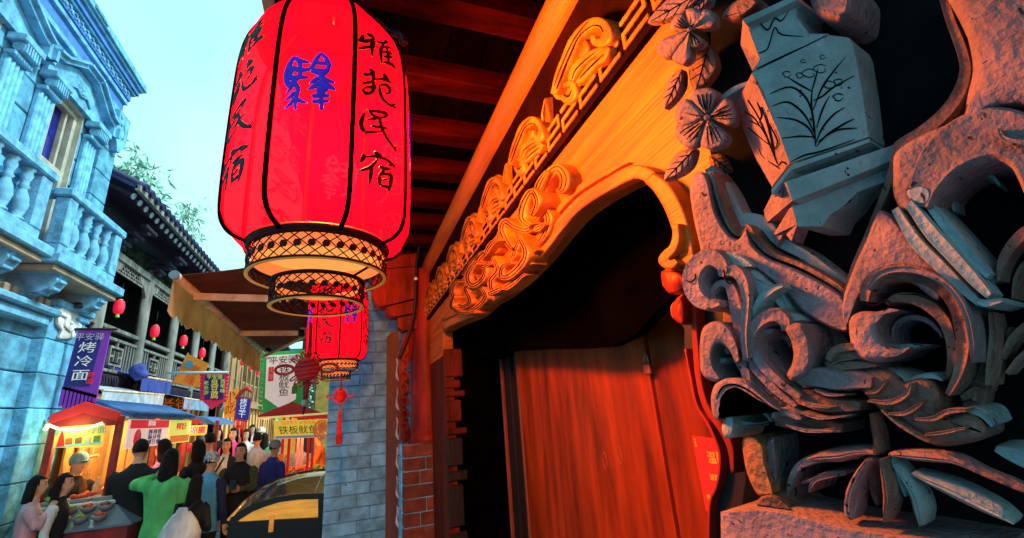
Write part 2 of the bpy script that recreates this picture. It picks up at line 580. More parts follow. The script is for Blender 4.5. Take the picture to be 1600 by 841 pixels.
# ---- meander band above the fascia
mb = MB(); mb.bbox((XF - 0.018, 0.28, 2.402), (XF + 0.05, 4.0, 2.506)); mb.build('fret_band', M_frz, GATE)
mb = MB(); L, H = 0.108, 0.080; b = 0.0125
def fb(s0, t0, s1, t1): mb.bevbox((-0.008, s0 * L, t0 * H), (0, s1 * L, t1 * H), 0.002)
k, j = b / L, b / H
fb(0.0, 1 - j, 0.88, 1); fb(0.0, .5 + j / 2 + .001, k, 1 - j - .001); fb(0.0, .5 - j / 2, 0.88, .5 + j / 2); fb(0.88 - k, j + .001, 0.88, .5 - j / 2 - .001); fb(0.0, 0, 0.88, j)
fmesh = mb.mesh('fret', M_carvewood)
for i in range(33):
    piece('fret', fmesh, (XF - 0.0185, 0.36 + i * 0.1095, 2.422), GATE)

# ---- row of curled leaf brackets between beam and meander
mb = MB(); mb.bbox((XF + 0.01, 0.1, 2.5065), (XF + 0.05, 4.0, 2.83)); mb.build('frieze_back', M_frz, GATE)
PL = Plane((XF + 0.01, 0, 0), (-1, 0, 0))
def c8(*p): return [(640 + a / 2.002, b / 2.002) for a, b in p]
mb = MB()
mb.slab(PL, c8((448, 300), (474, 215), (505, 140), (556, 84), (588, 96), (566, 150), (535, 205), (524, 262), (492, 312)), 0, 0.022, 5)
mb.ridge(PL, c8((446, 296), (462, 240), (486, 180), (512, 124), (556, 78), (592, 74), (612, 100), (604, 130), (576, 134), (570, 112)), [4, 6, 7, 7.5, 8, 9, 9, 8, 6, 3], 0, 0.055)
mb.ridge(PL, c8((470, 300), (492, 318), (508, 294), (504, 262), (478, 270)), [4, 6, 6, 5, 3], 0, 0.045)
mb.ridge(PL, c8((500, 262), (508, 226), (530, 198), (564, 172), (604, 150)), [4, 6, 7, 6, 3], 0, 0.04)
mb.ridge(PL, c8((520, 262), (540, 240), (566, 206), (600, 182), (618, 150)), [3, 5, 6, 6, 3], 0, 0.05)
mb.ridge(PL, c8((536, 120), (548, 150), (530, 180)), [3, 5, 3], 0, 0.04)
bracket = mb.mesh('leaf_bracket', M_carvewood)
mb = MB(); gp = [(-1, 0), (-.7, 1), (.7, 1), (1, 0)]
for q_, h_ in ((c8((456, 282), (476, 228), (500, 172), (524, 122), (562, 86), (590, 84), (602, 102)), .0555), (c8((450, 270), (470, 216), (494, 160), (520, 112), (556, 70)), .0545), (c8((506, 250), (516, 222), (540, 196), (574, 168)), .0405), (c8((530, 246), (552, 222), (580, 194), (604, 172)), .0505), (c8((480, 300), (494, 304), (504, 284)), .0455)):
    mb.ridge(PL, q_, [.4] + [1.0] * (len(q_) - 2) + [.4], h_ - .001, h_ + .0008, n=4, prof=gp)
bgroove = mb.mesh('cut_shade_line', M_frz)  # raised near-black ribbons standing in for shade in the carved cuts
for k in range(8):
    o = bpy.data.objects.new('leaf_bracket', bracket); COL.objects.link(o); o.parent = GATE
    o.location = V((0, 0.415 * k + random.uniform(-.006, .006), 0)) - GATE.location
    g_ = bpy.data.objects.new('cut_shade_line', bgroove); COL.objects.link(g_); g_.parent = o
    g_['kind'] = 'stuff'
    mb = MB(); yd = 1.12 + 0.415 * k
    mb.prism([V((XF + 0.01, yd, 2.512)), V((XF - 0.022, yd + .005, 2.515)), V((XF - 0.03, yd - .01, 2.57)), V((XF - 0.018, yd - .02, 2.625)), V((XF + 0.01, yd - .02, 2.635))], (0, 0.013, 0))
    mb.build('divider_fin', M_carvewood, GATE)

# ---- openwork scroll on the far corner of the fascia
def cA(*p): return [(660 + a / 2.473, 220 + b / 2.473) for a, b in p]
strands = [
 (((466, 300), (456, 240), (462, 180), (486, 128), (520, 108), (545, 140), (538, 186), (516, 196)), [5, 7, 8, 9, 10, 10, 8, 4]),
 (((445, 262), (436, 215), (452, 160), (480, 118)), [4, 6, 7, 4]),
 (((412, 330), (380, 298), (390, 240), (420, 196), (440, 240), (420, 290)), [5, 8, 8, 7, 6, 3]),
 (((438, 404), (470, 360), (484, 300), (464, 270), (432, 300), (404, 345), (352, 334), (318, 312), (304, 345), (330, 400), (356, 420), (372, 376)), [4, 6, 7, 7, 7, 7, 6, 7, 7, 6, 5, 3]),
 (((432, 416), (404, 446), (398, 474), (420, 470)), [4, 6, 6, 3]),
 (((362, 360), (394, 420), (384, 470), (336, 520), (302, 524), (308, 488), (340, 470)), [4, 6, 7, 7, 6, 5, 3]),
 (((296, 352), (282, 420), (246, 430), (214, 462), (232, 486), (262, 470)), [4, 6, 6, 6, 5, 3]),
 (((270, 448), (290, 500), (262, 540), (272, 582), (330, 562), (392, 512)), [4, 6, 6, 6, 6, 4]),
 (((204, 468), (172, 520), (190, 560), (232, 530), (240, 490)), [4, 6, 6, 5, 3]),
 (((134, 540), (112, 582), (140, 640), (182, 622), (164, 572), (184, 560)), [3, 5, 5, 5, 4, 3]),
 (((220, 560), (242, 600), (212, 640), (170, 662)), [4, 5, 5, 3]),
 (((252, 592), (282, 580), (304, 568)), [4, 5, 4]),
 (((328, 470), (352, 440), (350, 410)), [3, 5, 3]), (((200, 520), (212, 556), (190, 590)), [3, 4, 3]),
 (((240, 440), (262, 400), (290, 380)), [3, 5, 3]), (((150, 520), (190, 470), (230, 430)), [2, 4, 3]),
 (((412, 330), (440, 340), (470, 320)), [3, 6, 3]), (((120, 600), (110, 640), (150, 668), (200, 660)), [2, 4, 4, 3]),
]
for i, (p, wd) in enumerate(strands):
    mb = MB(); mb.ridge(PF, cA(*p), [x * 0.85 for x in wd], 0.0, 0.04 + 0.016 * ((i * 7) % 3), n=5)
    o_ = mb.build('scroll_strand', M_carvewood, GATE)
    h_ = 0.04 + 0.016 * ((i * 7) % 3)
    for dx_ in (-.42, .38):
        q_ = cA(*p); q2 = []
        for a_ in range(len(q_)):
            t_ = (q_[min(a_ + 1, len(q_) - 1)][0] - q_[max(a_ - 1, 0)][0], q_[min(a_ + 1, len(q_) - 1)][1] - q_[max(a_ - 1, 0)][1]); l_ = math.hypot(*t_) or 1
            q2.append((q_[a_][0] - t_[1] / l_ * wd[a_] * .85 * dx_, q_[a_][1] + t_[0] / l_ * wd[a_] * .85 * dx_))
        mb = MB(); mb.ridge(PF, q2, [.35] + [.75] * (len(q2) - 2) + [.35], h_ - .001, h_ + .0008, n=5, prof=[(-1, 0), (-.7, 1), (.7, 1), (1, 0)])
        mb.build('cut_shade_line', M_frz, o_)

# ---- round purlin, rafters, roof boards
mb = MB(); R = 0.076
mb.lathe([(R, 0), (R, 4.6)], (0.63, -0.4, 2.876), 28, M=Matrix.Rotation(rad(-90), 3, 'X'))
sharp(mb.build('eave_purlin', mat('purlin_wood', (0.36, 0.10, 0.008), rough=0.38, var=0.25, scale=5, bump=0.3, bscale=50, stretch=(2, 0.3, 2)), GATE), 60)
raf = MB().bevbox((0, 0, 0), (1.95, 0.11, 0.10), 0.006).mesh('rafter', M_raft)
for k in range(-8, 9):
    piece('rafter', raf, (-0.20, 1.155 + 0.385 * k, 3.02), GATE)
for k in range(13):
    mb = MB(); mb.bevbox((-0.27 + 0.155 * k, -2.3, 3.122), (-0.27 + 0.155 * k + 0.15, 4.42, 3.145), 0.004)
    mb.build('roof_board', M_board, GATE)
mb = MB(); mb.bbox((-0.29, -2.3, 3.07), (-0.272, 4.42, 3.19)); mb.build('eave_board', M_raft, GATE)
mb = MB(); mb.prism([V((-0.35, -2.35, 3.20)), V((-0.35, -2.35, 3.15)), V((1.78, -2.35, 3.15)), V((1.78, -2.35, 4.1))], (0, 6.79, 0)); mb.build('roof', mat('roof_tile', (0.10, 0.12, 0.15), rough=0.8), GATE)

# ---- walls and soffit round the recess
mb = MB(); mb.bbox((1.72, -2.2, 0), (1.8, 4.3, 3.119)); mb.build('back_wall', M_dark, GATE)
mb = MB(); mb.bbox((0.62, -2.2, 0), (1.719, -0.5, 3.119)); mb.build('side_wall', M_dark, GATE)
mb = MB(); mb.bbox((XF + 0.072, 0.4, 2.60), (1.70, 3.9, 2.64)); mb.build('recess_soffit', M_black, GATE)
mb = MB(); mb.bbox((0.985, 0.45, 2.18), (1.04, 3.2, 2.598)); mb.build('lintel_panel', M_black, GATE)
mb = MB(); mb.prism([V((0.80, a, b)) for a, b in ((3.08, 2.30), (3.08, 2.02), (2.34, 1.955), (1.8, 1.89), (1.45, 1.84), (1.26, 1.82), (1.12, 1.835), (0.98, 1.89), (0.85, 1.92), (0.55, 1.95), (0.55, 2.30))], (0.04, 0, 0)); mb.build('door_shadow_board', M_black, GATE)  # added board, lower edge shaped to cast the door's shadow line
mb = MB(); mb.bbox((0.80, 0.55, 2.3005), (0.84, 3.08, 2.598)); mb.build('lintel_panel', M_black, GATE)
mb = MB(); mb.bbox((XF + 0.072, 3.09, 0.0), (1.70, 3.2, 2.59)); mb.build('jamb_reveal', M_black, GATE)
# stepped mouldings on the near face of the jamb
for z0, z1, dx in ((0.0, 0.95, 0.10), (0.98, 1.22, 0.085), (1.24, 1.30, 0.115), (1.33, 1.50, 0.09), (1.52, 1.56, 0.12), (1.60, 1.74, 0.09), (1.76, 1.80, 0.12), (1.815, 1.87, 0.09), (1.89, 2.08, 0.11)):
    mb = MB(); mb.bevbox((XF + 0.001, 3.045, z0), (XF + 0.02 + dx, 3.088, z1), 0.008)
    mb.build('jamb_moulding', M_jamb if z0 > 1.4 else M_dark, GATE)

# ---- door leaves
XD = 0.95
DOOR = bpy.data.objects.new('door', None); COL.objects.link(DOOR); DOOR.parent = GATE
DOOR.location = V((XD, 1.9, 0)) - GATE.location
def door_part(lo, hi, m, name='plank', b=0.004):
    mb = MB(); mb.bevbox(lo, hi, b)
    o = mb.build(name, m, None, off=V((XD, 1.9, 0)))
    o.parent = DOOR
    return o
ys = [2.555, 2.28, 1.94, 1.62, 1.288]
for a, b_ in zip(ys[:-1], ys[1:]):
    door_part((XD, b_ + 0.0006, 0.05), (XD + 0.04, a - 0.0006, 2.17), M_door, b=0.0012)
door_part((XD + 0.003, 0.95, 0.05), (XD + 0.04, 1.276, 2.17), M_door)
door_part((XD + 0.001, 0.55, 0.05), (XD + 0.04, 0.945, 2.17), M_door)
for y0, y1 in ((2.60, 2.72), (2.80, 2.96)):
    door_part((XD + 0.03, y0, 0.05), (XD + 0.07, y1, 1.98), M_dark)
M_stile = mat('door_stile_wood', (0.22, 0.05, 0.018), rough=0.5, var=0.3, stretch=(1, 3, .4))
door_part((XD + 0.005, 2.585, 0.05), (XD + 0.029, 2.612, 1.99), M_stile, 'stile')
door_part((XD + 0.005, 2.905, 0.05), (XD + 0.029, 2.925, 1.98), M_stile, 'stile')
door_part((XD + 0.075, 2.565, 0.02), (XD + 0.09, 3.08, 2.17), M_black, 'leaf_panel')
for (ky, kz, r1, r2) in ((1.66, 1.43, 0.016, 0.030), (1.545, 1.455, 0.014, 0.028)):
    mb = MB()
    mb.tube([(XD - 0.0005, ky + r1 * math.cos(a) + 0.002 * math.sin(3 * a), kz + r2 * math.sin(a)) for a in [i * math.pi / 10 for i in range(20)]], 0.0022, 6, closed=True)
    o = mb.build('wood_knot', mat('knot_wood', (0.30, 0.06, 0.015), rough=0.5, bump=0), None, off=V((XD, 1.9, 0))); o.parent = DOOR

# ---- column, stepped corbels, carved board, brick pier
mb = MB(); mb.lathe([(0.125, 1.46), (0.122, 1.9), (0.12, 2.5), (0.118, 2.86)], (0.585, 3.74, 0), 24)
sharp(mb.build('column', M_red, GATE), 50)
mb = MB(); mb.lathe([(0.15, 1.455), (0.155, 1.475), (0.15, 1.51), (0.135, 1.53), (0.128, 1.56)], (0.585, 3.74, 0), 24)
sharp(mb.build('column_base', M_red, GATE), 40)
def corbel(px, y0, dy):
    P = [at(a, b, y=3.62) for a, b in px]
    mb = MB(); mb.prism([V((p.x, y0, p.z)) for p in P], (0, dy, 0))
    return mb.build('corbel', M_red, GATE)
corbel([(581, 424), (652, 418), (652, 466), (604, 478), (594, 479), (586, 473), (582, 462)], 3.60, 0.2)
corbel([(603, 480), (652, 468), (652, 488), (622, 494), (612, 494), (604, 490)], 3.62, 0.17)
corbel([(622, 496), (652, 490), (652, 512), (630, 516), (623, 510)], 3.64, 0.14)
corbel([(560, 405), (652, 398), (652, 417), (580, 423), (566, 418)], 3.59, 0.22)
# carved side panel between column and board
PS = Plane((0, 3.62, 0), (0, -1, 0))
mb = MB()
mb.slab(PS, [(630, 525), (645, 520), (643, 560), (634, 570), (640, 600), (634, 640), (640, 668), (640, 685), (626, 686), (624, 600), (626, 560)], 0, 0.03, 2)
for q in range(7):
    mb.ridge(PS, [(627, 545 + q * 20), (634, 540 + q * 20), (638, 548 + q * 20), (632, 556 + q * 20)], [1.5, 2.5, 2.5, 1.5], 0.02, 0.05)
mb.build('carved_bracket', M_red, GATE)
mb = MB()
P = [at(a, b, y=3.95) for a, b in ((605, 526), (612, 519), (622, 517), (624, 532), (624, 900), (602, 900))]
mb.prism(P, (0, 0.05, 0)); mb.build('side_board', mat('brown_board', (0.10, 0.035, 0.025), rough=0.5, bump=0.3, stretch=(1, 1, .3)), GATE)
mb = MB()
for q in range(6):
    zz = 2.1 - q * 0.29
    mb.slab(Plane((0, 3.949, 0), (0, -1, 0)), [(619 + (q % 2), 560 + q * 46), (623, 566 + q * 46), (621, 580 + q * 46), (624, 596 + q * 46), (618, 588 + q * 46), (620, 572 + q * 46)], 0, 0.012, 1)
mb.build('board_carving', mat('pale_carving', (0.55, 0.6, 0.66), bump=0.1), GATE)
# the pier: every brick its own piece
PIER = bpy.data.objects.new('brick_pier', MB().bbox((0.392, 3.606, 0), (0.66, 4.05, 1.455)).mesh('brick_pier', M_mortar, GATE.location))
COL.objects.link(PIER); PIER.parent = GATE
bh = 0.092
z = 1.452; row = 0
while z > 0.45:
    cuts = [0.385, 0.665] if row % 3 == 0 else ([0.385, 0.55, 0.665] if row % 3 == 1 else [0.385, 0.505, 0.665])
    for a, c in zip(cuts[:-1], cuts[1:]):
        mb = MB(); j = random.uniform(-.002, .002)
        mb.bevbox((a + .003, 3.598 + j, z - bh + .009), (c - .003, 3.70, z), 0.005)
        mb.build('brick', M_brick_r, PIER)
    for a, c in ((3.704, 3.88), (3.884, 4.045)):
        mb = MB(); mb.bevbox((0.384, a + .002, z - bh + .009), (0.45, c - .002, z), 0.005)
        mb.build('brick', M_brick_g, PIER)
    z -= bh; row += 1

# cable down the column
mb = MB()
cp_ = [at(a, b, y=3.54) for a, b in ((656, 380), (651, 410), (650, 440), (649, 470), (644, 505), (634, 535), (624, 560))]
mb.tube(catmull([tuple(p) for p in cp_], 4), 0.012, 8)
c_ = mb.build('cable', M_cable); tag(c_, 'thick black cable hanging down the red corner column', 'cable')
mb = MB(); mb.lathe([(0.0145, -.012), (0.0145, .012)], at(650, 436, y=3.54), 10); mb.build('clip', M_white, c_)

# ================================================================== grey brick building beyond the gate
BRW = thing('brick_building', 'grey brick building end behind the second lantern with brown awning', 'building', (0.1, 4.3, 0))
mb = MB(); mb.bbox((-0.17, 4.312, 0), (2.2, 9.5, 3.5)); mb.build('wall', M_mortar, BRW)
bm_full = {}
z = 3.42; row = 0; BH = 0.098
while z > 0.35:
    x = -0.176; n = 0
    first = (0.13 if row % 2 else 0.26)
    while x < 0.60:
        L_ = first if n == 0 else random.choice((0.235, 0.25, 0.265))
        if z > 2.9 and x > 0.3: break
        mb = MB(); j = random.uniform(-.003, .004)
        mb.bevbox((x + .0025, 4.300 + j, z - BH + .0075 + random.uniform(-.0015, .0015)), (x + L_ - .0025, 4.36, z), random.uniform(.003, .007))
        mb.build('brick', M_brick_g, BRW)
        x += L_; n += 1
    z -= BH; row += 1
# ================================================================== carved stone panel, close to the camera
M_stone = mat('carved_stone', (0.225, 0.145, 0.155), rough=0.82, var=0.2, scale=16, bump=0.6, bscale=130, spots=(0.010, 0.010, 0.012), spot_scale=62, spot_t=0.30)  # grey stone tinted pink, lantern light put into the colour
M_stone2 = mat('carved_stone_brown', (0.20, 0.10, 0.075), rough=0.82, var=0.3, scale=22, bump=0.6, bscale=120, spots=(0.012, 0.012, 0.012), spot_scale=110, spot_t=0.24)
M_vase = mat('skylit_stone', (0.25, 0.30, 0.305), rough=0.8, var=0.15, scale=18, bump=0.45, bscale=140, spots=(0.012, 0.014, 0.016), spot_scale=60, spot_t=0.24)  # teal copy of the stone, sky light put into the colour
M_groove = mat('groove_shade', (0.006, 0.006, 0.007), rough=0.95, bump=0, spec=0.05)  # dark raised lines in this colour paint the shade of incised cuts
M_backst = mat('recess_shade_backing', (0.006, 0.006, 0.007), rough=0.95, var=0.3, bump=0.4, spec=0.05)  # near-black colour paints the shade in the gaps of the openwork

PC = Plane((0.47, 0.56, 1.65), (-0.976, -0.22, 0))
CARV = thing('stone_carving', 'grey openwork stone carving with a vase, flowers and leaf scrolls beside the gate', 'stone carving', (0.55, 0.35, 0))
W0 = -0.062

def c3(*p): return [(1000 + a / 2.803, b / 2.803) for a, b in p]
def c4(*p): return [(1280 + a / 2.803, b / 2.803) for a, b in p]
def c5(*p): return [(1000 + a / 2.803, 260 + b / 2.803) for a, b in p]
def c6(*p): return [(1280 + a / 2.803, 260 + b / 2.803) for a, b in p]
def c7(*p): return [(1000 + a / 2.803, 541 + b / 2.803) for a, b in p]
def c8b(*p): return [(1280 + a / 2.803, 541 + b / 2.803) for a, b in p]

def part(name, m, fn, parent=None, label=None):
    mb = MB(); fn(mb)
    return sharp(mb.build(name, m, parent or CARV, label=label), 50)

# backing wall and the wall that carries the panel
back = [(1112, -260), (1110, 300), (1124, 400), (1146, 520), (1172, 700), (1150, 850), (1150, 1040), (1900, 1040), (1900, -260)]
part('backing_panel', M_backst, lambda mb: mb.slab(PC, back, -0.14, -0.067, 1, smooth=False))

def groove(mb, pl, pts, wd, w):
    mb.ridge(pl, pts, wd, w - 0.0006, w + 0.0005, n=4, prof=[(-1, 0), (-.7, 1), (.7, 1), (1, 0)])

# ---------- frame strip of the vase niche
strip = [(1079, 281), (1103, 272), (1118, 331), (1136, 363), (1153, 374), (1166, 361), (1175, 381), (1200, 403), (1250, 424), (1303, 453), (1322, 474), (1322, 520), (1257, 490), (1232, 462), (1193, 430), (1150, 402), (1114, 396), (1097, 394), (1093, 381), (1082, 331)]
part('niche_frame', M_stone, lambda mb: mb.slab(PC, strip, W0, 0.0, 4, n=4, jit=.002))
part('niche_edge', M_stone2, lambda mb: (mb.ridge(PC, [(1112, 268), (1126, 320), (1142, 356), (1156, 366), (1167, 354), (1180, 374), (1204, 396), (1254, 416), (1306, 446), (1324, 466)], 4.5, W0, -0.012)))
part('niche_edge', M_vase, lambda mb: (mb.ridge(PC, [(1106, 262), (1130, 300), (1150, 340), (1172, 345), (1196, 352), (1216, 376), (1262, 402), (1312, 440), (1336, 460)], [8, 11, 12, 13, 12, 10, 9, 8, 6], W0 - .005, -0.035)))

def frame_right(mb):
    mb.slab(PC, [(1316, 474), (1334, 420), (1352, 380), (1372, 332), (1392, 336), (1406, 352), (1420, 370), (1438, 396), (1470, 430), (1466, 470), (1420, 440), (1370, 440), (1340, 470), (1322, 512)], W0, 0.008, 5, n=4, jit=.002)
part('niche_frame', M_stone, frame_right)
part('niche_edge', M_stone2, lambda mb: mb.ridge(PC, [(1316, 476), (1334, 418), (1352, 376), (1370, 330), (1388, 286), (1398, 248), (1404, 228), (1440, 206), (1476, 176), (1500, 140), (1508, 104), (1498, 66), (1484, 30), (1470, -20)], [5, 6, 6, 6, 7, 8, 10, 11, 12, 12, 11, 10, 9, 9], W0, -0.008))
# upper right mass of stone with its round hole
mass = [(1478, -60), (1720, -60), (1720, 172), (1600, 166), (1560, 170), (1530, 182), (1508, 190), (1512, 150), (1520, 110), (1512, 60)]
part('scroll_mass', M_stone, lambda mb: mb.slab(PC, mass, W0, 0.012, 8, n=4, jit=.003, dome=.006))
part('scroll_mass', M_stone, lambda mb: mb.slab(PC, [(1400, 238), (1440, 212), (1482, 196), (1500, 214), (1478, 244), (1456, 270), (1446, 300), (1440, 326), (1414, 332), (1397, 308), (1396, 270)], W0, 0.012, 5, n=4, jit=.002, dome=.004))
part('scroll_mass', M_stone, lambda mb: mb.ridge(PC, [(1436, 322), (1444, 286), (1470, 244), (1512, 216), (1560, 206), (1606, 226), (1634, 270), (1650, 330), (1640, 400)], [16, 26, 36, 42, 44, 46, 48, 46, 30], W0, 0.02, n=6))
part('hole_rim', M_vase, lambda mb: mb.ridge(PC, [(1491, 330), (1488, 304), (1498, 284), (1520, 273), (1546, 274), (1562, 290)], [3, 4, 5, 5, 5, 3], W0, -0.03))
part('volute', M_stone, lambda mb: mb.ridge(PC, [(1560, 200), (1566, 214), (1590, 222), (1640, 218), (1700, 200)], [2.5, 4, 5, 5, 5], 0.0, 0.028))
part('volute', M_vase, lambda mb: (mb.slab(PC, c6((380, 110), (420, 84), (470, 88), (492, 120), (480, 160), (440, 172), (400, 150)), W0, 0.02, 4)))
# diagonal strands running down to the right
for pts, wd, h in ((((330, 185), (420, 330), (520, 430), (610, 520), (700, 600)), [9, 14, 14, 12, 8], .016),
                   (((390, 160), (480, 280), (580, 390), (680, 500), (742, 566)), [10, 15, 15, 13, 8], .022),
                   (((470, 160), (560, 270), (650, 380), (740, 480)), [8, 13, 13, 8], .012),
                   (((520, 180), (620, 300), (720, 420), (760, 500)), [6, 10, 10, 6], -.01)):
    part('leaf_strand', M_vase, lambda mb: mb.ridge(PC, c6(*pts), [x * .8 for x in wd], max(W0, h - .04), h, n=5))
part('bud', M_vase, lambda mb: mb.ridge(PC, c6((690, 590), (730, 600), (770, 590), (800, 585)), [5, 7, 6, 4], W0, .02))
# far right arcs
for pts, wd, h in ((((790, 500), (800, 420), (840, 350), (900, 290), (980, 250)), [6, 10, 12, 12, 9], .0), (((850, 580), (860, 500), (890, 440), (950, 380)), [4, 6, 7, 6], -.02),
                   (((690, 640), (680, 720), (690, 841), (680, 950)), [6, 9, 9, 7], -.03), (((750, 640), (760, 740), (750, 850), (740, 960)), [5, 8, 9, 7], -.01),
                   (((800, 841), (840, 760), (900, 700), (960, 660)), [5, 8, 8, 6], -.03)):
    part('leaf_strand', M_stone2, lambda mb: mb.ridge(PC, c6(*pts), [x * .9 for x in wd], max(W0, h - .04), h, n=5))

# ---------- solid stone the scrolls grow out of
part('scroll_ground', M_stone2, lambda mb: mb.slab(PC, [(1140, 400), (1200, 420), (1316, 516), (1330, 560), (1336, 650), (1290, 668), (1226, 664), (1200, 636), (1176, 590), (1240, 560), (1236, 500), (1190, 480), (1160, 500), (1146, 560), (1130, 500)], W0, -.034, 4, n=3, jit=.004))
part('scroll_ground', M_stone2, lambda mb: mb.slab(PC, [(1440, 330), (1540, 440), (1552, 520), (1548, 600), (1532, 664), (1500, 640), (1516, 560), (1500, 480), (1440, 420), (1420, 370)], W0, -.03, 4, n=3, jit=.004))
part('scroll_ground', M_stone2, lambda mb: mb.slab(PC, [(1290, 540), (1340, 560), (1380, 570), (1340, 612), (1300, 604)], W0, -.02, 4, n=3, jit=.004))
# ---------- big central scroll
def big(mb):
    mb.ridge(PC, c6((196, 590), (206, 530), (250, 482), (330, 460), (420, 470), (500, 500), (566, 556), (606, 630), (622, 720), (626, 820), (600, 920), (560, 1000)), [8, 12, 14, 15, 15, 15, 15, 15, 14, 12, 9, 5], W0, 0.012, n=6)
part('scroll', M_stone2, big)
part('scroll', M_stone, lambda mb: mb.ridge(PC, c6((210, 540), (256, 478), (330, 452), (430, 458), (520, 494), (592, 560), (640, 650), (664, 760), (670, 860)), [3, 5, 5.5, 5.5, 5.5, 5, 5, 5, 3], W0, 0.026, n=6))
part('scroll', M_stone2, lambda mb: mb.ridge(PC, c6((290, 600), (340, 575), (410, 580), (480, 612), (540, 670), (572, 750), (580, 841), (560, 920)), [4, 8, 10, 11, 11, 10, 9, 5], W0, 0.0, n=6))
lobe = c6((130, 690), (150, 652), (200, 634), (260, 636), (310, 622), (350, 632), (290, 650), (262, 690), (264, 740), (300, 780), (360, 800), (400, 790), (350, 830), (290, 856), (230, 860), (170, 830), (140, 780))
part('lobe', M_stone, lambda mb: mb.slab(PC, lobe, W0, 0.02, 5, n=4, dome=.004, jit=.002))
part('scroll', M_stone, lambda mb: mb.ridge(PC, c6((350, 792), (326, 750), (330, 706), (360, 676), (410, 662), (470, 676), (520, 720), (536, 750)), [2.5, 4, 4.5, 5, 5, 4.5, 3.5, 2], W0, -0.02, n=5))
part('curl_tip', M_vase, lambda mb: mb.ridge(PC, c6((270, 770), (320, 795), (390, 790), (450, 784)), [3, 6, 5, 1], W0, 0.0, n=5))
part('groove_shade_line', M_groove, lambda mb: (groove(mb, PC, c6((340, 560), (430, 564), (510, 600), (572, 672), (598, 760)), [.6, 1.4, 1.4, 1.4, .6], .0125), groove(mb, PC, c6((200, 600), (240, 610), (290, 590), (310, 606), (280, 636)), [.6, 1.6, 1.6, 1.6, .6], .021)))

# ---------- left scrolls, topmost
lobeA = c5((190, 440), (212, 398), (260, 374), (310, 374), (350, 410), (370, 460), (362, 500), (322, 500), (292, 540), (290, 580), (330, 602), (318, 612), (240, 616), (205, 570), (212, 505))
part('lobe', M_stone, lambda mb: mb.ridge(PC, [(1122, 474), (1100, 474), (1084, 460), (1078, 434), (1090, 410), (1110, 402), (1126, 414), (1128, 432)], [5, 12, 15, 16, 16, 15, 12, 6], W0, .03, n=6))
part('curl_tip', M_vase, lambda mb: mb.ridge(PC, [(1106, 470), (1118, 474), (1132, 472)], [3, 5, 1.5], W0, .0, n=5))
part('lobe_side', M_vase, lambda mb: mb.slab(PC, c5((312, 372), (380, 372), (450, 390), (500, 440), (430, 450), (378, 460), (352, 410)), W0, 0.018, 4, n=4))
part('groove_shade_line', M_groove, lambda mb: (groove(mb, PC, c5((200, 500), (222, 506), (240, 490), (240, 470)), [.6, 1.2, 1.2, .6], .0305), groove(mb, PC, c5((366, 452), (372, 490), (388, 512), (408, 510)), [.6, 1.3, 1.3, .6], .03)))
part('scroll', M_stone, lambda mb: mb.ridge(PC, c5((312, 580), (320, 540), (350, 512), (384, 520), (404, 560), (420, 640), (432, 720), (446, 841), (470, 950)), [3, 5, 6, 8, 10, 11, 10, 9, 7], W0, 0.012, n=5))
part('scroll', M_stone, lambda mb: mb.ridge(PC, c5((374, 460), (410, 458), (440, 490), (460, 560), (458, 640), (452, 740), (462, 841)), [8, 11, 10, 8, 7, 6, 5], W0, 0.03, n=5))
part('lobe_side', M_vase, lambda mb: mb.slab(PC, c5((420, 450), (500, 452), (560, 500), (590, 530), (540, 560), (500, 620), (486, 680), (464, 660), (462, 560), (440, 490)), W0, 0.012, 4, n=4))
part('leaf_strand', M_vase, lambda mb: (mb.ridge(PC, c5((490, 660), (520, 590), (570, 540), (620, 520)), [3, 6, 7, 4], W0, 0.022), mb.ridge(PC, c5((560, 620), (590, 560), (620, 600), (650, 640)), [4, 8, 8, 4], W0, 0.0)))
# second left scroll
lobeB = c5((262, 850), (262, 780), (276, 708), (330, 678), (380, 692), (420, 750), (440, 841), (420, 860), (392, 810), (352, 780), (326, 800), (322, 850), (340, 900), (360, 930), (330, 944), (292, 930), (268, 900))
part('lobe', M_stone, lambda mb: mb.slab(PC, lobeB, W0, 0.026, 4, n=4, dome=.003, jit=.002))
part('groove_shade_line', M_groove, lambda mb: groove(mb, PC, c5((276, 770), (310, 742), (352, 748), (396, 790), (424, 850)), [.5, 1.4, 1.4, 1.2, .5], .028))
part('scroll', M_vase, lambda mb: mb.ridge(PC, c7((326, 60), (320, 30), (340, 4), (372, 8), (384, 34)), [3, 5, 6, 5, 2], W0, -0.01, n=5))
part('curl_tip', M_vase, lambda mb: mb.ridge(PC, c7((322, 44), (344, 66), (380, 58)), [4, 6, 1.5], W0, 0.0, n=5))
# third scroll
part('scroll', M_stone, lambda mb: mb.ridge(PC, c5((466, 850), (468, 790), (486, 720), (530, 670), (590, 650), (630, 680), (634, 722)), [7, 9, 10, 11, 12, 11, 6], W0, 0.026, n=5))
part('scroll', M_stone, lambda mb: mb.ridge(PC, c5((500, 850), (506, 790), (530, 740), (580, 720)), [5, 7, 7, 4], W0, 0.014, n=5))
part('lobe_side', M_vase, lambda mb: mb.slab(PC, c5((590, 630), (660, 636), (720, 670), (690, 690), (640, 700), (630, 680)), W0, 0.016, 4))
lobeC = c5((636, 712), (680, 684), (726, 700), (752, 760), (760, 841), (742, 900), (700, 934), (662, 940), (644, 910), (664, 870), (672, 820), (660, 760))
part('lobe', M_stone, lambda mb: mb.slab(PC, lobeC, W0, 0.032, 5, n=4, dome=.005, jit=.002))
part('scroll', M_stone, lambda mb: mb.ridge(PC, c5((560, 800), (566, 760), (600, 742), (640, 752), (660, 790)), [3, 4.5, 5, 4.5, 3], W0, -0.02, n=5))
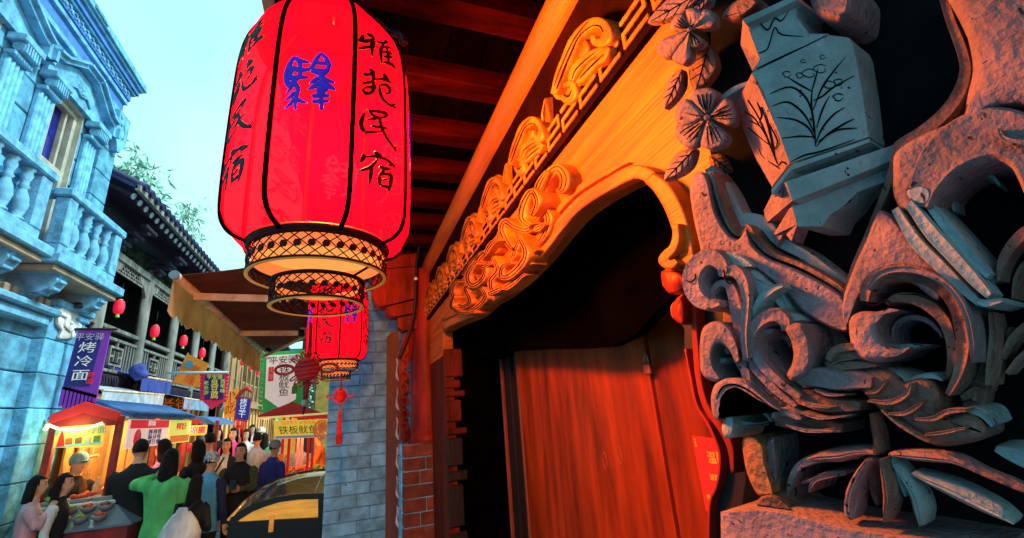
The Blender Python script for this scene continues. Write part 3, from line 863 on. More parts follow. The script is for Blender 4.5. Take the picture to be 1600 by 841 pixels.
for i, (pts, wd) in enumerate(((((384, -60), (400, 0), (440, 80), (500, 160), (570, 226), (640, 286), (720, 320)), [5, 7, 8, 8, 8, 7, 4]),
                               (((430, -80), (450, 0), (490, 80), (550, 150), (610, 210), (680, 260)), [5, 7, 8, 8, 7, 4]),
                               (((470, -100), (490, 0), (530, 80), (590, 140), (650, 190), (700, 220)), [5, 7.5, 8, 8, 7, 4]),
                               (((520, -60), (540, 20), (580, 90), (640, 140), (700, 180)), [4, 8, 9, 8, 4]))):
    part('leaf_strand', M_stone, lambda mb: mb.ridge(PC, c7(*pts), wd, W0, 0.004 + .009 * (i % 3), n=5))
for pts, wd, h in ((((820, 60), (850, 20), (900, 6), (980, 0)), [5, 7, 7, 5], .02), (((816, 90), (860, 56), (920, 44), (1000, 34)), [5, 7, 7, 5], .012), (((816, 122), (870, 90), (930, 80), (1010, 70)), [5, 7, 7, 4], .004)):
    part('leaf_strand', M_stone2, lambda mb: mb.ridge(PC, c7(*pts), wd, max(W0, h - .04), h, n=5))
# fourth scroll, the lowest
lobeD = c7((310, 236), (322, 180), (352, 148), (404, 138), (462, 150), (520, 196), (580, 250), (624, 284), (596, 296), (540, 262), (476, 222), (420, 196), (384, 210), (352, 250), (356, 300), (340, 326), (318, 300))
part('lobe', M_stone, lambda mb: mb.slab(PC, lobeD, W0, 0.03, 4.5, n=4, dome=.003, jit=.002))
part('groove_shade_line', M_groove, lambda mb: groove(mb, PC, c7((332, 230), (360, 180), (410, 168), (470, 192), (530, 236), (590, 276)), [.5, 1.5, 1.5, 1.4, 1.2, .5], .033))
part('lobe', M_vase, lambda mb: mb.slab(PC, c7((362, 336), (380, 290), (376, 250), (400, 240), (404, 290), (420, 340), (414, 380), (396, 404), (370, 396), (358, 366)), W0, 0.022, 4, n=4, dome=.004))
part('scroll', M_vase, lambda mb: mb.ridge(PC, c7((478, 356), (430, 336), (406, 300), (414, 262), (446, 246), (500, 262), (550, 300), (574, 330)), [1.5, 3.5, 4, 4, 4, 3.5, 3, 2], W0, -0.012, n=5))
part('curl_tip', M_vase, lambda mb: mb.ridge(PC, c7((420, 318), (446, 338), (502, 340)), [3, 4.5, 1], W0, -.004, n=5))
part('volute', M_stone, lambda mb: mb.ridge(PC, c7((580, 320), (600, 292), (640, 290), (690, 312), (700, 320)), [4, 7, 7, 5, 2], W0, .024, n=5))
# broad lobes to the right of it
for i, (pts, wd) in enumerate(((((700, 170), (730, 140), (790, 140), (860, 152), (940, 150), (1010, 160)), [9, 15, 17, 17, 15, 10]),
                               (((634, 262), (660, 230), (710, 226), (780, 250), (860, 262), (960, 262)), [8, 13, 14, 14, 12, 8]),
                               (((590, 330), (640, 330), (720, 346), (800, 352), (880, 360)), [8, 12, 13, 12, 8]))):
    part('lobe', M_stone if i == 0 else M_stone2, lambda mb: mb.ridge(PC, c7(*pts), wd, W0, .022 - .012 * i, n=5))
for pts in (((760, 190), (820, 214), (897, 214)), ((700, 290), (780, 316), (897, 308)), ((720, 250), (760, 262), (830, 270)), ((640, 346), (720, 372), (840, 374))):
    part('ridge_line', M_stone, lambda mb: mb.ridge(PC, c7(*pts), [1, 2.2, 1], 0, .028, n=5))
# twisted leaf
tw = c8b((140, 136), (200, 100), (260, 88), (330, 112), (360, 150), (400, 150), (450, 138), (510, 160), (545, 220), (540, 280), (590, 280), (650, 284), (710, 320), (740, 370), (720, 408), (600, 436), (500, 434), (430, 392), (290, 296), (196, 204))
part('twisted_leaf', M_stone2, lambda mb: mb.slab(PC, tw, W0, 0.006, 7, n=3, dome=.008, jit=.003))
for pts, wd in ((((200, 205), (250, 196), (290, 150)), [2, 5, 2]), (((210, 240), (310, 246), (380, 210), (400, 160)), [2, 6, 6, 2]), (((300, 296), (370, 296), (430, 262), (452, 238)), [2, 5, 5, 2]),
                (((420, 320), (500, 318), (560, 288), (640, 282)), [2, 6, 6, 3]), (((460, 388), (540, 380), (640, 358)), [2, 4, 2]), (((270, 280), (340, 340), (430, 396), (480, 420)), [2, 3, 3, 2])):
    part('leaf_fold', M_stone2, lambda mb: mb.ridge(PC, c8b(*pts), [x * .8 for x in wd], 0.0, 0.026, n=5))
part('leaf_fold', M_vase, lambda mb: (mb.ridge(PC, c8b((300, 100), (360, 124), (392, 150), (430, 136), (490, 130), (540, 150)), [2, 5, 5, 5, 5, 2], W0, -.004), mb.ridge(PC, c8b((600, 282), (660, 280), (720, 300), (760, 350)), [3, 6, 8, 4], W0, 0.0)))
for pts, wd in ((((30, 50), (60, 20), (120, 10), (170, 30)), [4, 6, 6, 3]), (((26, 80), (80, 46), (150, 40), (200, 60)), [4, 6, 6, 3]), (((30, 116), (90, 90), (170, 84), (246, 84)), [4, 7, 7, 3])):
    part('leaf_strand', M_stone2, lambda mb: mb.ridge(PC, c8b(*pts), wd, W0, .012, n=5))
for pts, wd, h in ((((600, -160), (592, -60), (590, 40), (576, 140)), [7, 9, 9, 6], -.02), (((668, -160), (670, -40), (660, 60), (630, 150), (610, 186)), [6, 9, 10, 9, 5], -.012),
                   (((740, 200), (764, 90), (800, 0), (840, -80)), [4, 6, 6, 4], -.04), (((620, 230), (660, 210), (690, 200), (680, 240)), [5, 9, 9, 5], -.02), (((820, 120), (870, 60), (930, 0)), [4, 6, 4], -.03)):
    part('leaf_strand', M_stone2, lambda mb: mb.ridge(PC, c8b(*pts), wd, max(W0, h - .04), h, n=5))

# ---------- leaf bunch at the bottom
for pts, wd, h, m_ in ((((244, 474), (160, 468), (80, 484), (0, 490), (-60, 500)), [3, 8, 11, 10, 4], .02, M_stone),
                       (((150, 548), (80, 560), (0, 580), (-80, 600)), [2, 5, 6, 4], .0, M_stone),
                       (((204, 500), (160, 570), (128, 650), (122, 730), (140, 760)), [5, 10, 12, 12, 6], .03, M_stone),
                       (((230, 500), (226, 560), (230, 640), (250, 700)), [6, 10, 9, 4], .01, M_stone2),
                       (((262, 496), (280, 580), (290, 660), (284, 730), (280, 776)), [6, 10, 11, 8, 2], .036, M_stone2),
                       (((300, 490), (340, 560), (360, 620), (376, 660)), [5, 9, 8, 4], .02, M_vase),
                       (((320, 520), (370, 590), (410, 660), (430, 730), (440, 790)), [5, 9, 12, 13, 6], .024, M_vase),
                       (((300, 476), (400, 486), (500, 496), (590, 510), (700, 560), (820, 610), (940, 660)), [4, 9, 9, 7, 4, 4, 2], .026, M_stone),
                       (((400, 560), (480, 596), (580, 640), (680, 690), (780, 740), (850, 780)), [4, 10, 14, 14, 11, 4], .02, M_vase),
                       (((238, 470), (240, 420), (228, 360), (218, 296)), [8, 6, 5, 1.5], .02, M_stone2)):
    part('leaf', m_, lambda mb: mb.ridge(PC, c8b(*pts), wd, h - .03, h, n=5, prof=[(-1, 0), (-.97, .4), (-.7, .8), (-.2, .98), (0, .93), (.2, .98), (.7, .8), (.97, .4), (1, 0)]))
part('leaf', M_vase, lambda mb: mb.ridge(PC, c8b((770, 450), (830, 470), (900, 500), (980, 540)), [5, 12, 14, 10], W0, -.01, n=5))
for pts, wd, h in ((((650, 690), (656, 600), (690, 530), (760, 494), (850, 478), (960, 480)), [3, 5, 7, 9, 10, 7], 0.0), (((740, 640), (760, 590), (820, 566), (900, 556)), [2, 5, 6, 4], .0)):
    part('leaf', M_stone, lambda mb: mb.ridge(PC, c7(*pts), wd, W0, h, n=5))
# short post and ledge
part('post', mat('post_stone', (0.30, 0.13, 0.05), rough=.85, bump=.6, bscale=110, spots=(.02, .015, .01), spot_scale=70, spot_t=.25), lambda mb: mb.slab(PC, c7((450, 405), (500, 398), (545, 440), (548, 500), (590, 640), (560, 656), (515, 650), (470, 560), (452, 470)), W0, 0.02, 4, n=3))
part('post', M_stone, lambda mb: mb.slab(PC, c7((548, 430), (590, 396), (600, 470), (606, 580), (590, 620), (570, 600), (550, 520)), W0, 0.004, 4, n=3))
part('ledge', M_stone, lambda mb: mb.slab(PC, [(1126, 800), (1150, 796), (1186, 793), (1228, 798), (1280, 812), (1330, 824), (1420, 838), (1560, 866), (1560, 980), (1128, 980)], W0, 0.045, 5, smooth=False, jit=.002))
part('ledge', M_stone2, lambda mb: mb.slab(PC, c7((512, 700), (530, 660), (590, 650), (640, 690), (660, 715), (600, 712)), W0, 0.03, 4))

# ---------- the vase: a faceted body standing on two boards
def P3(px, py, w_): return PC.cp(px, py, w_)
VA = bpy.data.objects.new('vase', None); COL.objects.link(VA); VA.parent = CARV
VA.location = (0, 0, 0)
def facet(pts_w, thick, name, m, parent=VA):
    """a facet of the vase given by corners (px, py, proud), with its own thickness into the stone"""
    mb = MB()
    a = [P3(*p) for p in pts_w]
    mb.prism(a, -PC.n * thick)
    return mb.build(name, m, parent, off=CARV.location)
wf, wl = 0.045, -0.02
def wv(px, k=0.0): return 0.052 - (px - 1190) / 160 * 0.07 + k
def fr_(pts, k=0.0): return [(x, y, wv(x, k)) for x, y in pts]
facet(fr_([(1175, 114), (1296, 55), (1326, 59), (1333, 71), (1346, 136), (1357, 214), (1234, 255), (1214, 200), (1193, 143)]), .08, 'body', M_vase)
facet([(1175, 114, wv(1175)), (1193, 143, wv(1193)), (1214, 200, wv(1214)), (1234, 255, wv(1234)), (1206, 292, wl), (1182, 250, wl), (1160, 200, wl), (1153, 157, wl)], .05, 'body', M_stone)
facet(fr_([(1166, 34), (1243, 0), (1243, 24), (1264, 53), (1187, 93), (1176, 60)], -.006), .07, 'neck', M_vase)
facet(fr_([(1187, 93), (1264, 53), (1294, 53), (1178, 111)], -.001), .05, 'shoulder', M_vase)
facet([(1166, 34, wv(1166, -.006)), (1176, 60, wv(1176, -.006)), (1187, 93, wv(1187, -.006)), (1176, 112, wv(1176)), (1157, 70, wl), (1160, 30, wl)], .04, 'neck', M_stone)
facet(fr_([(1160, 30), (1243, -8), (1246, 0), (1165, 38)], .004), .07, 'rim', M_vase)
facet(fr_([(1228, 284), (1398, 226), (1396, 250), (1238, 314)], .012), .09, 'plinth_board', M_vase)
facet([(1228, 284, wv(1228, .012)), (1238, 314, wv(1238, .012)), (1198, 348, -.03), (1193, 330, -.03), (1206, 304, -.02)], .04, 'plinth_board', M_stone)
facet(fr_([(1237, 320), (1390, 264), (1388, 282), (1340, 300), (1318, 322), (1296, 336), (1284, 354), (1246, 354)], -.004), .08, 'plinth_board', M_vase)
facet([(1237, 320, wv(1237, -.004)), (1246, 350, wv(1246, -.004)), (1236, 377, -.01), (1225, 362, -.02), (1214, 386, -.03), (1207, 369, -.03)], .03, 'plinth_board', M_stone)
facet(fr_([(1205, 296), (1236, 258), (1358, 217), (1359, 222), (1236, 266), (1206, 304)], .004), .07, 'foot_rim', M_vase)
_a, _b, _c = P3(1190, 100, wv(1190)), P3(1350, 100, wv(1350)), P3(1190, 250, wv(1190))
nf = (_b - _a).cross(_c - _a).normalized()
if nf.dot(V((0, 0, CAMZ)) - _a) < 0: nf = -nf
PVF = Plane(_a, nf)
def vline(pts, wd=1.0, w_=.0006):
    mb = MB(); groove(mb, PVF, pts, wd, w_)
    mb.build('stem_shade_line', M_groove, VA, off=CARV.location)
stems = [((770, 640), (765, 560), (752, 460), (756, 380)), ((770, 630), (800, 560), (850, 500), (897, 470)), ((775, 640), (820, 590), (897, 540), (940, 520)), ((766, 610), (740, 560), (680, 524), (600, 514)),
         ((764, 580), (720, 500), (650, 446), (580, 464)), ((762, 520), (730, 430), (660, 380), (570, 410)), ((760, 480), (800, 380), (850, 310), (900, 250)), ((756, 400), (700, 370), (650, 340)), ((766, 600), (700, 596), (620, 606)),
         ((775, 560), (800, 480), (830, 420)), ((780, 620), (860, 570), (950, 560)), ((760, 440), (800, 420), (850, 380), (940, 330)), ((660, 710), (720, 680), (800, 660), (940, 610)), ((756, 390), (770, 340), (780, 300)), ((510, 300), (640, 240), (820, 158))]
for p in stems: vline(c3(*p), [.6, 1.6] + [1.5] * (len(p) - 3) + [.5])
for cx_, cy_, r in ((644, 325, 18), (740, 320, 26), (790, 300, 26), (830, 370, 22), (870, 360, 20), (700, 330, 16), (715, 268, 10), (800, 250, 12), (870, 425, 22)):
    q = [(cx_ + r * (1 + .25 * math.sin(3 * a + cx_)) * math.cos(a), cy_ + r * .7 * math.sin(a)) for a in [i * .7 for i in range(9)]]
    vline(c3(*q), .8)
vline(c3((520, 230), (560, 210), (590, 120), (620, 150), (720, 160)), 1.0, -.0052); vline(c3((520, 90), (560, 130), (590, 80), (620, 90), (650, 50)), 1.2, -.0052)
# the drawing on the left facet follows its slope
n2 = (P3(1234, 255, wv(1234)) - P3(1175, 114, wv(1175))).cross(P3(1160, 200, wl) - P3(1175, 114, wv(1175))).normalized()
if n2.dot(V((0, 0, CAMZ)) - P3(1175, 114, wf)) < 0: n2 = -n2
PV = Plane(P3(1175, 114, wv(1175)), n2)
for p in (((600, 720), (560, 620), (520, 520), (470, 440)), ((590, 700), (560, 560), (530, 470)), ((570, 640), (520, 600), (470, 560)), ((540, 580), (500, 520), (455, 490)), ((580, 660), (600, 620), (560, 540)), ((610, 740), (540, 690), (520, 650)), ((520, 540), (530, 500), (510, 450)), ((600, 730), (620, 710), (640, 722)), ((560, 620), (530, 560), (480, 530))):
    mb = MB(); groove(mb, PV, c3(*p), 0.9, 0.0012); mb.build('stem_shade_line', M_groove, VA, off=CARV.location)

# ---------- flowers and leaves left of the vase
def flower(name, cx_, cy_, tips, wd, w_, m=M_stone):
    F = bpy.data.objects.new(name, None); COL.objects.link(F); F.parent = CARV
    for tx, ty in tips:
        dx, dy = tx - cx_, ty - cy_
        L_ = math.hypot(dx, dy); nx, ny = -dy / L_, dx / L_
        pts = [(cx_ + dx * a + nx * wd * b, cy_ + dy * a + ny * wd * b) for a, b in ((.08, .12), (.4, .62), (.75, .95), (.97, .5), (1.0, 0), (.97, -.5), (.75, -.95), (.4, -.62), (.08, -.12))]
        mb = MB(); mb.slab(PC, pts, w_ - .018, w_ + random.uniform(-.003, .004), 3, n=3, dome=.004)
        mb.build('petal', m, F, off=CARV.location)
        mb = MB()
        for sp in (-.45, -.15, .15, .45):
            groove(mb, PC, [(cx_ + dx * .25 + nx * wd * sp * .4, cy_ + dy * .25 + ny * wd * sp * .4), (cx_ + dx * .55 + nx * wd * sp * .8, cy_ + dy * .55 + ny * wd * sp * .8), (cx_ + dx * .82 + nx * wd * sp, cy_ + dy * .82 + ny * wd * sp)], [.5, 1.1, .4], w_ + .0055)
        mb.build('petal_vein', M_groove, F, off=CARV.location)
    mb = MB(); mb.ball(PC.cp(cx_, cy_, w_ + .004), .0045, 10, 7); mb.build('flower_centre', m, F, off=CARV.location)
    return F
def leafp(p0, p1, wd, w_, m=M_stone):
    dx, dy = p1[0] - p0[0], p1[1] - p0[1]; L_ = math.hypot(dx, dy); nx, ny = -dy / L_, dx / L_
    pts = [(p0[0] + dx * a + nx * wd * b, p0[1] + dy * a + ny * wd * b) for a, b in ((0, 0), (.15, .6), (.4, 1), (.7, .75), (1, 0), (.7, -.75), (.4, -1), (.15, -.6))]
    part('leaf', m, lambda mb: mb.slab(PC, pts, w_ - .02, w_, 4, n=3, dome=.004))
    mb = MB()
    groove(mb, PC, [(p0[0] + dx * a, p0[1] + dy * a) for a in (.06, .5, .94)], [.6, 1.3, .4], w_ + .0042)
    for a in (.2, .4, .6):
        for s_ in (-1, 1):
            groove(mb, PC, [(p0[0] + dx * a, p0[1] + dy * a), (p0[0] + dx * (a + .2) + nx * wd * .65 * s_, p0[1] + dy * (a + .2) + ny * wd * .65 * s_)], [1, .4], w_ + .0042)
    mb.build('leaf_vein', M_groove, CARV)
leafp((1098, -14), (1012, 36), 17, -.01)
leafp((1112, -16), (1080, 22), 12, -.02)
flower('flower', 1078, 47, [(1052, 30), (1030, 86), (1060, 100), (1086, 76), (1116, 22), (1090, 14)], 17, .01)
leafp((1108, 70), (1086, 144), 22, -.03, M_stone2)
leafp((1066, 108), (1038, 170), 13, -.03)
leafp((1086, 232), (1038, 282), 15, -.005)
leafp((1108, 244), (1146, 270), 15, -.06, M_stone2)
flower('flower', 1105, 184, [(1098, 138), (1150, 172), (1120, 232), (1062, 222), (1056, 174)], 24, .02)
for q, wd, h in (([(1122, 158), (1146, 140), (1172, 128)], [3, 5, 3], -.01), ([(1140, 160), (1150, 148), (1164, 140)], [3, 4, 3], -.03), ([(1110, 268), (1112, 290), (1118, 310)], [5, 6, 4], -.02)):
    part('stem', M_vase, lambda mb: mb.ridge(PC, q, wd, W0, h))
part('bud', M_stone2, lambda mb: mb.slab(PC, [(1128, 24), (1146, 4), (1176, -8), (1186, 6), (1172, 22), (1150, 34), (1134, 32)], W0, .0, 4, dome=.006))
part('fruit', M_stone, lambda mb: mb.slab(PC, [(1264, -30), (1330, -34), (1334, 16), (1318, 34), (1294, 34), (1274, 22), (1266, 0)], W0, .02, 6, n=4, dome=.012, jit=.003))
part('hanging_stub', M_stone2, lambda mb: mb.slab(PC, [(1176, 280), (1196, 300), (1200, 330), (1190, 350), (1166, 330), (1160, 300)], W0 - .01, -.07, 4))
# ================================================================== big red lanterns
M_shade = mat('lantern_cloth', (0.22, 0.0001, 0.014), rough=0.6, var=0.12, scale=5, bump=0.15, bscale=220, emit=(1.0, 0.0015, 0.008), estr=2.0, transp=0.12, spec=0.0)
M_cord = mat('lantern_cord', (0.010, 0.0006, 0.005), rough=0.9, bump=0.3, bscale=300, spec=0.0)
M_ink = mat('lantern_ink', (0.004, 0.003, 0.012), rough=0.6, bump=0)
M_inkb = mat('lantern_blue_ink', (0.03, 0.02, 0.55), rough=0.6, bump=0, emit=(0.05, 0.01, 0.7), estr=0.25)
M_lat = mat('lattice_black', (0.030, 0.010, 0.006), rough=0.5, bump=0.2, spec=.1)
M_liner = mat('lit_liner', (0.7, 0.35, 0.12), rough=0.7, bump=0, emit=(1.0, 0.20, 0.05), estr=0.9)
M_liner2 = mat('lit_cap', (0.8, 0.5, 0.2), rough=0.7, bump=0, emit=(1.0, 0.36, 0.07), estr=0.95)
M_gilt = mat('gilt_rim', (0.75, 0.42, 0.10), rough=0.35, bump=0.1, emit=(1.0, 0.4, 0.06), estr=0.18)
M_chain = mat('chain', (0.02, 0.02, 0.025), rough=0.4, metal=0.6, bump=0)

LC = V((-0.074, 1.05, 1.867))
A0 = rad(17.5)
def octo(r, z, off=0.0, bul=0.0):
    """octagon ring with rounded corners, three points a side"""
    out_ = []
    for k in range(8):
        a, b = A0 + k * math.pi / 4, A0 + (k + 1) * math.pi / 4
        p, q = V((math.cos(a), math.sin(a), 0)), V((math.cos(b), math.sin(b), 0))
        for t in (0.0, 0.06, 0.25, 0.5, 0.75, 0.94):
            v_ = p.lerp(q, t) * r
            if t == 0.0: v_ *= 0.985
            mid = p.lerp(q, .5).normalized()
            out_.append(v_ + mid * (0.012 * bul * (1 - (2 * t - 1) ** 2)) + V((0, 0, z)))
    return out_
# height above the lowest ring, radius
prof = [(0.166, .150), (0.176, .176), (0.192, .193), (0.222, .2035), (0.30, .207), (0.44, .2075), (0.57, .206), (0.63, .203), (0.68, .196), (0.73, .180), (0.785, .148), (0.83, .112)]
def make_lantern(label, group):
    T = thing('red_lantern', label, 'lantern', (0, 0, 0), group, world=False)
    rings = [octo(r, z, bul=min(1, max(0, (z - .2) * 8))) for z, r in [(b, a) for a, b in [(r_, z_) for z_, r_ in prof]] for r in (r,)] if False else [octo(r_, z_, bul=1.0 if .2 < z_ < .78 else .3) for z_, r_ in prof]
    N = len(rings[0])
    mb = MB()
    mb.add([q for r in rings for q in r], [(i * N + k, i * N + (k + 1) % N, (i + 1) * N + (k + 1) % N, (i + 1) * N + k) for i in range(len(rings) - 1) for k in range(N)], True)
    sh = mb.build('shade', M_shade, T)
    # seams
    for k in range(8):
        pts = [rings[i][k * 6] * 1.0 + V((rings[i][k * 6].x, rings[i][k * 6].y, 0)).normalized() * .001 for i in range(len(rings))]
        mb = MB(); mb.tube(catmull([tuple(p) for p in pts], 4), 0.0058, 8); mb.build('seam_cord', M_cord, T)
    mb = MB(); mb.lathe([(.149, .160), (.155, .167), (.153, .173), (.14, .173), (.14, .160)], seg=48, caps=False); mb.build('bottom_hoop', M_lat, T)
    mb = MB(); mb.lathe([(.178, .715), (.150, .772), (.113, .826), (.118, .835), (.112, .845), (.02, .85)], seg=40, caps=False); mb.build('top_cap', mat('cap_cloth', (.02, .0002, .0005), rough=1, bump=0, spec=0), T)
    # two lattice rings
    for (r, z0, z1, n) in ((.146, .100, .163, 34), (.097, .033, .090, 26)):
        bd = bpy.data.objects.new('lattice_ring', None); COL.objects.link(bd); bd.parent = T
        def hoop(zz, m, nm, h=.0045, th=.003):
            mb = MB(); mb.lathe([(r - th, zz), (r + th, zz), (r + th, zz + h), (r - th, zz + h), (r - th, zz)], seg=56, caps=False); mb.build(nm, m, bd)
        hoop(z0, M_lat, 'hoop'); hoop(z1 - .007, M_lat, 'hoop', .007)
        mb = MB(); mb.lathe([(r - .006, z0 - .0015), (r + .0015, z0 - .0015), (r + .0015, z0 + .0005), (r - .006, z0 + .0005), (r - .006, z0 - .0015)], seg=56, caps=False); mb.build('gilt_hoop', M_gilt, bd)
        mb = MB()
        h = z1 - z0 - .009
        for k in range(n):
            a = 2 * math.pi * k / n; da = 2 * math.pi / n
            for sgn in (1, -1):
                pts = [(r * math.cos(a + sgn * da * t * 2.5), r * math.sin(a + sgn * da * t * 2.5), z0 + .004 + h * t) for t in (0, .2, .4, .6, .8, 1)]
                mb.tube(pts, .0014, 4, caps=False)
            am = a + da * .25
            c_ = V((r * math.cos(am), r * math.sin(am), z0 + .004 + h * .5))
            er, et = V((math.cos(am), math.sin(am), 0)), V((-math.sin(am), math.cos(am), 0))
            rr = min(h * .2, r * da * .3)
            mb.prism([c_ + et * (rr * math.cos(u)) + V((0, 0, rr * math.sin(u))) - er * .001 for u in [i * math.pi / 3 for i in range(6)]], er * .003)
        mb.build('lattice', M_lat, bd)
    mb = MB(); mb.lathe([(.137, .128), (.137, .157)], seg=48, caps=False); mb.build('liner', M_liner, T)
    mb = MB(); mb.lathe([(.1365, .1572), (.001, .1582)], seg=48, caps=False); mb.build('lit_cap', M_liner2, T)
    mb = MB(); mb.lathe([(.1395, .161), (.001, .162)], seg=40, caps=False); mb.build('light_stop_disc', mat('light_stop_black', (.004, .001, .001), rough=1, bump=0, spec=0), T)  # added unseen disc that keeps the bulb's light off the lit cap
    mb = MB(); mb.lathe([(.086, .070), (.086, .086)], seg=40, caps=False); mb.build('liner', M_liner, T)
    for k in range(3):
        a = rad(80 + 120 * k)
        mb = MB(); mb.tube([(.095 * math.cos(a), .095 * math.sin(a), .088), (.142 * math.cos(a), .142 * math.sin(a), .104)], .003, 5); mb.build('spoke', M_lat, T)
    # writing: traced on the panel to the right of the front, then carried round
    def panel(k):
        a = A0 + (k + .5) * math.pi / 4
        er = V((math.cos(a), math.sin(a), 0)); et = V((-math.sin(a), math.cos(a), 0))
        return er, et
    er6, et6 = panel(6)                                 # right panel
    rin = .2072 * math.cos(math.pi / 8) + .0125
    PR = Plane(LC + er6 * rin, er6)
    def rib(mb, pl, pts, wd, kw=1.25):
        mb.ridge(pl, pts, [x * kw for x in wd], 0.0, 0.0016, n=4, prof=[(-1, 0), (-.9, 1), (.9, 1), (1, 0)])
    def c1(*p): return [(555 + a / 6.47, 40 + b / 6.47) for a, b in p]
    def c2(*p): return [(555 + a / 6.01, 165 + b / 6.01) for a, b in p]
    S = [[(c1((112, 66), (104, 110), (74, 128)), [1.2, 3.2, 2]), (c1((76, 122), (140, 140), (226, 118)), [1.2, 3, 1.5]), (c1((200, 130), (190, 200), (188, 305)), [2.2, 2.6, 1]), (c1((72, 202), (130, 206), (190, 196)), [1.6, 2.4, 1.5]), (c1((212, 140), (200, 200), (206, 225)), [2.5, 2.5, 1]),
          (c1((150, 52), (185, 82), (226, 104)), [1, 2.4, 1.2]), (c1((228, 150), (290, 160), (352, 150), (320, 128)), [1, 2.2, 2, .8]), (c1((330, 160), (290, 200), (272, 250), (276, 380)), [1.2, 2.2, 2.4, 1]), (c1((280, 220), (340, 204), (388, 216)), [1, 2.2, 1]), (c1((290, 260), (350, 264), (398, 276)), [1, 2.4, 1.2]),
          (c1((296, 312), (350, 306), (394, 316)), [1, 2.4, 1.2]), (c1((290, 362), (350, 376), (390, 392), (428, 436)), [1, 2.4, 2.4, .6]), (c1((340, 210), (346, 290), (348, 370)), [1.5, 2, 1.5])],
         [(c1((160, 425), (190, 470), (200, 550)), [1, 2.8, 2]), (c1((106, 466), (150, 486), (210, 462)), [1.2, 2.6, 1]), (c1((210, 540), (290, 540), (370, 578)), [1, 2.2, 1]), (c1((290, 480), (310, 520), (340, 560)), [1, 3, 2]), (c1((94, 566), (150, 566), (200, 552)), [1, 2.2, 1.4]),
          (c1((190, 560), (200, 620), (180, 668), (130, 676), (96, 630)), [1.4, 2.6, 2.4, 2.2, 1]), (c1((100, 622), (150, 614), (210, 630)), [1, 2, 1.2]), (c1((250, 610), (256, 680), (290, 750), (350, 800), (430, 830)), [1.4, 2, 2, 2, 1.2]), (c1((240, 606), (310, 596), (356, 640), (346, 680), (296, 690)), [1, 1.8, 2.4, 2.2, .8]), (c1((370, 796), (404, 794), (428, 786)), [1, 1.8, .8])],
         [(c2((110, 56), (86, 110), (80, 180), (106, 240)), [1.4, 2.6, 2.6, 2]), (c2((110, 246), (180, 244), (246, 246)), [2, 2.2, 1]), (c2((120, 30), (190, 50), (270, 64), (296, 96), (240, 118)), [.8, 2, 2.6, 2.4, 1.6]), (c2((124, 124), (180, 122), (250, 108)), [1.2, 2.4, 1.6]), (c2((160, 186), (220, 200), (316, 216)), [1.2, 2.4, 1]),
          (c2((230, 120), (256, 220), (310, 320), (400, 430)), [2.2, 2.2, 2.2, 1.4]), (c2((370, 396), (388, 392), (404, 380)), [1, 1.8, .6]), (c2((140, 44), (180, 90), (222, 106)), [.8, 2, 1])],
         [(c2((186, 428), (210, 450), (250, 476)), [1, 3, 1.6]), (c2((96, 440), (96, 480), (74, 520)), [1, 3, 1.8]), (c2((96, 472), (190, 474), (300, 510), (384, 578)), [1.2, 2.2, 2.2, 1.6]), (c2((300, 560), (340, 556), (380, 570)), [1, 2, 1]), (c2((216, 500), (160, 570), (62, 604)), [1.4, 2.8, 1.4]), (c2((166, 566), (160, 650), (150, 738)), [2.2, 2.6, 1]),
          (c2((230, 570), (280, 590), (342, 600)), [1.2, 2.8, 1.2]), (c2((276, 590), (256, 630), (232, 656)), [2, 2.6, 2]), (c2((232, 660), (236, 710), (246, 750)), [2.2, 2.4, 2]), (c2((236, 650), (300, 640), (342, 660), (338, 740), (320, 812)), [1.6, 2.4, 3, 3, 1]), (c2((250, 700), (290, 694), (310, 690)), [1, 1.8, 1]), (c2((250, 750), (290, 756), (320, 770)), [1.4, 2.4, 1.6])]]
    def settle(mb, er):
        """lay brush strokes on the cloth, whose panels curve in at top and bottom"""
        zs = [z_ for z_, r_ in prof]
        ap = [r_ * math.cos(math.pi / 8) + .012 * (1.0 if .2 < z_ < .78 else .3) for z_, r_ in prof]
        for i, q in enumerate(mb.v):
            q = q - LC
            k = max(j for j in range(len(zs)) if zs[j] <= max(q.z, zs[0])); k = min(k, len(zs) - 2)
            t = max(0, min(1, (q.z - zs[k]) / (zs[k + 1] - zs[k])))
            et = V((-er.y, er.x, 0)); u = q.dot(et)
            half = .0795
            bl = .012 * (1 - min(1, (u / half) ** 2)) - .012
            d = q.dot(er) - rin
            mb.v[i] = et * u + er * (ap[k] + (ap[k + 1] - ap[k]) * t + bl + .0012 + d) + V((0, 0, q.z))
    meshes = []
    for ch in S:
        mb = MB()
        for p, wd in ch: rib(mb, PR, p, wd)
        settle(mb, er6)
        meshes.append(mb.mesh('brush_character', M_ink))
    for k in (0, 2, 4, 6):
        for me in meshes:
            o = bpy.data.objects.new('brush_character', me); COL.objects.link(o); o.parent = T
            o.rotation_euler = (0, 0, (k - 6) * math.pi / 4)
    er5, et5 = panel(5)
    PR5 = Plane(LC + er5 * rin, er5)
    def c3_(*p): return [(435 + a / 8.01, 75 + b / 8.01) for a, b in p]
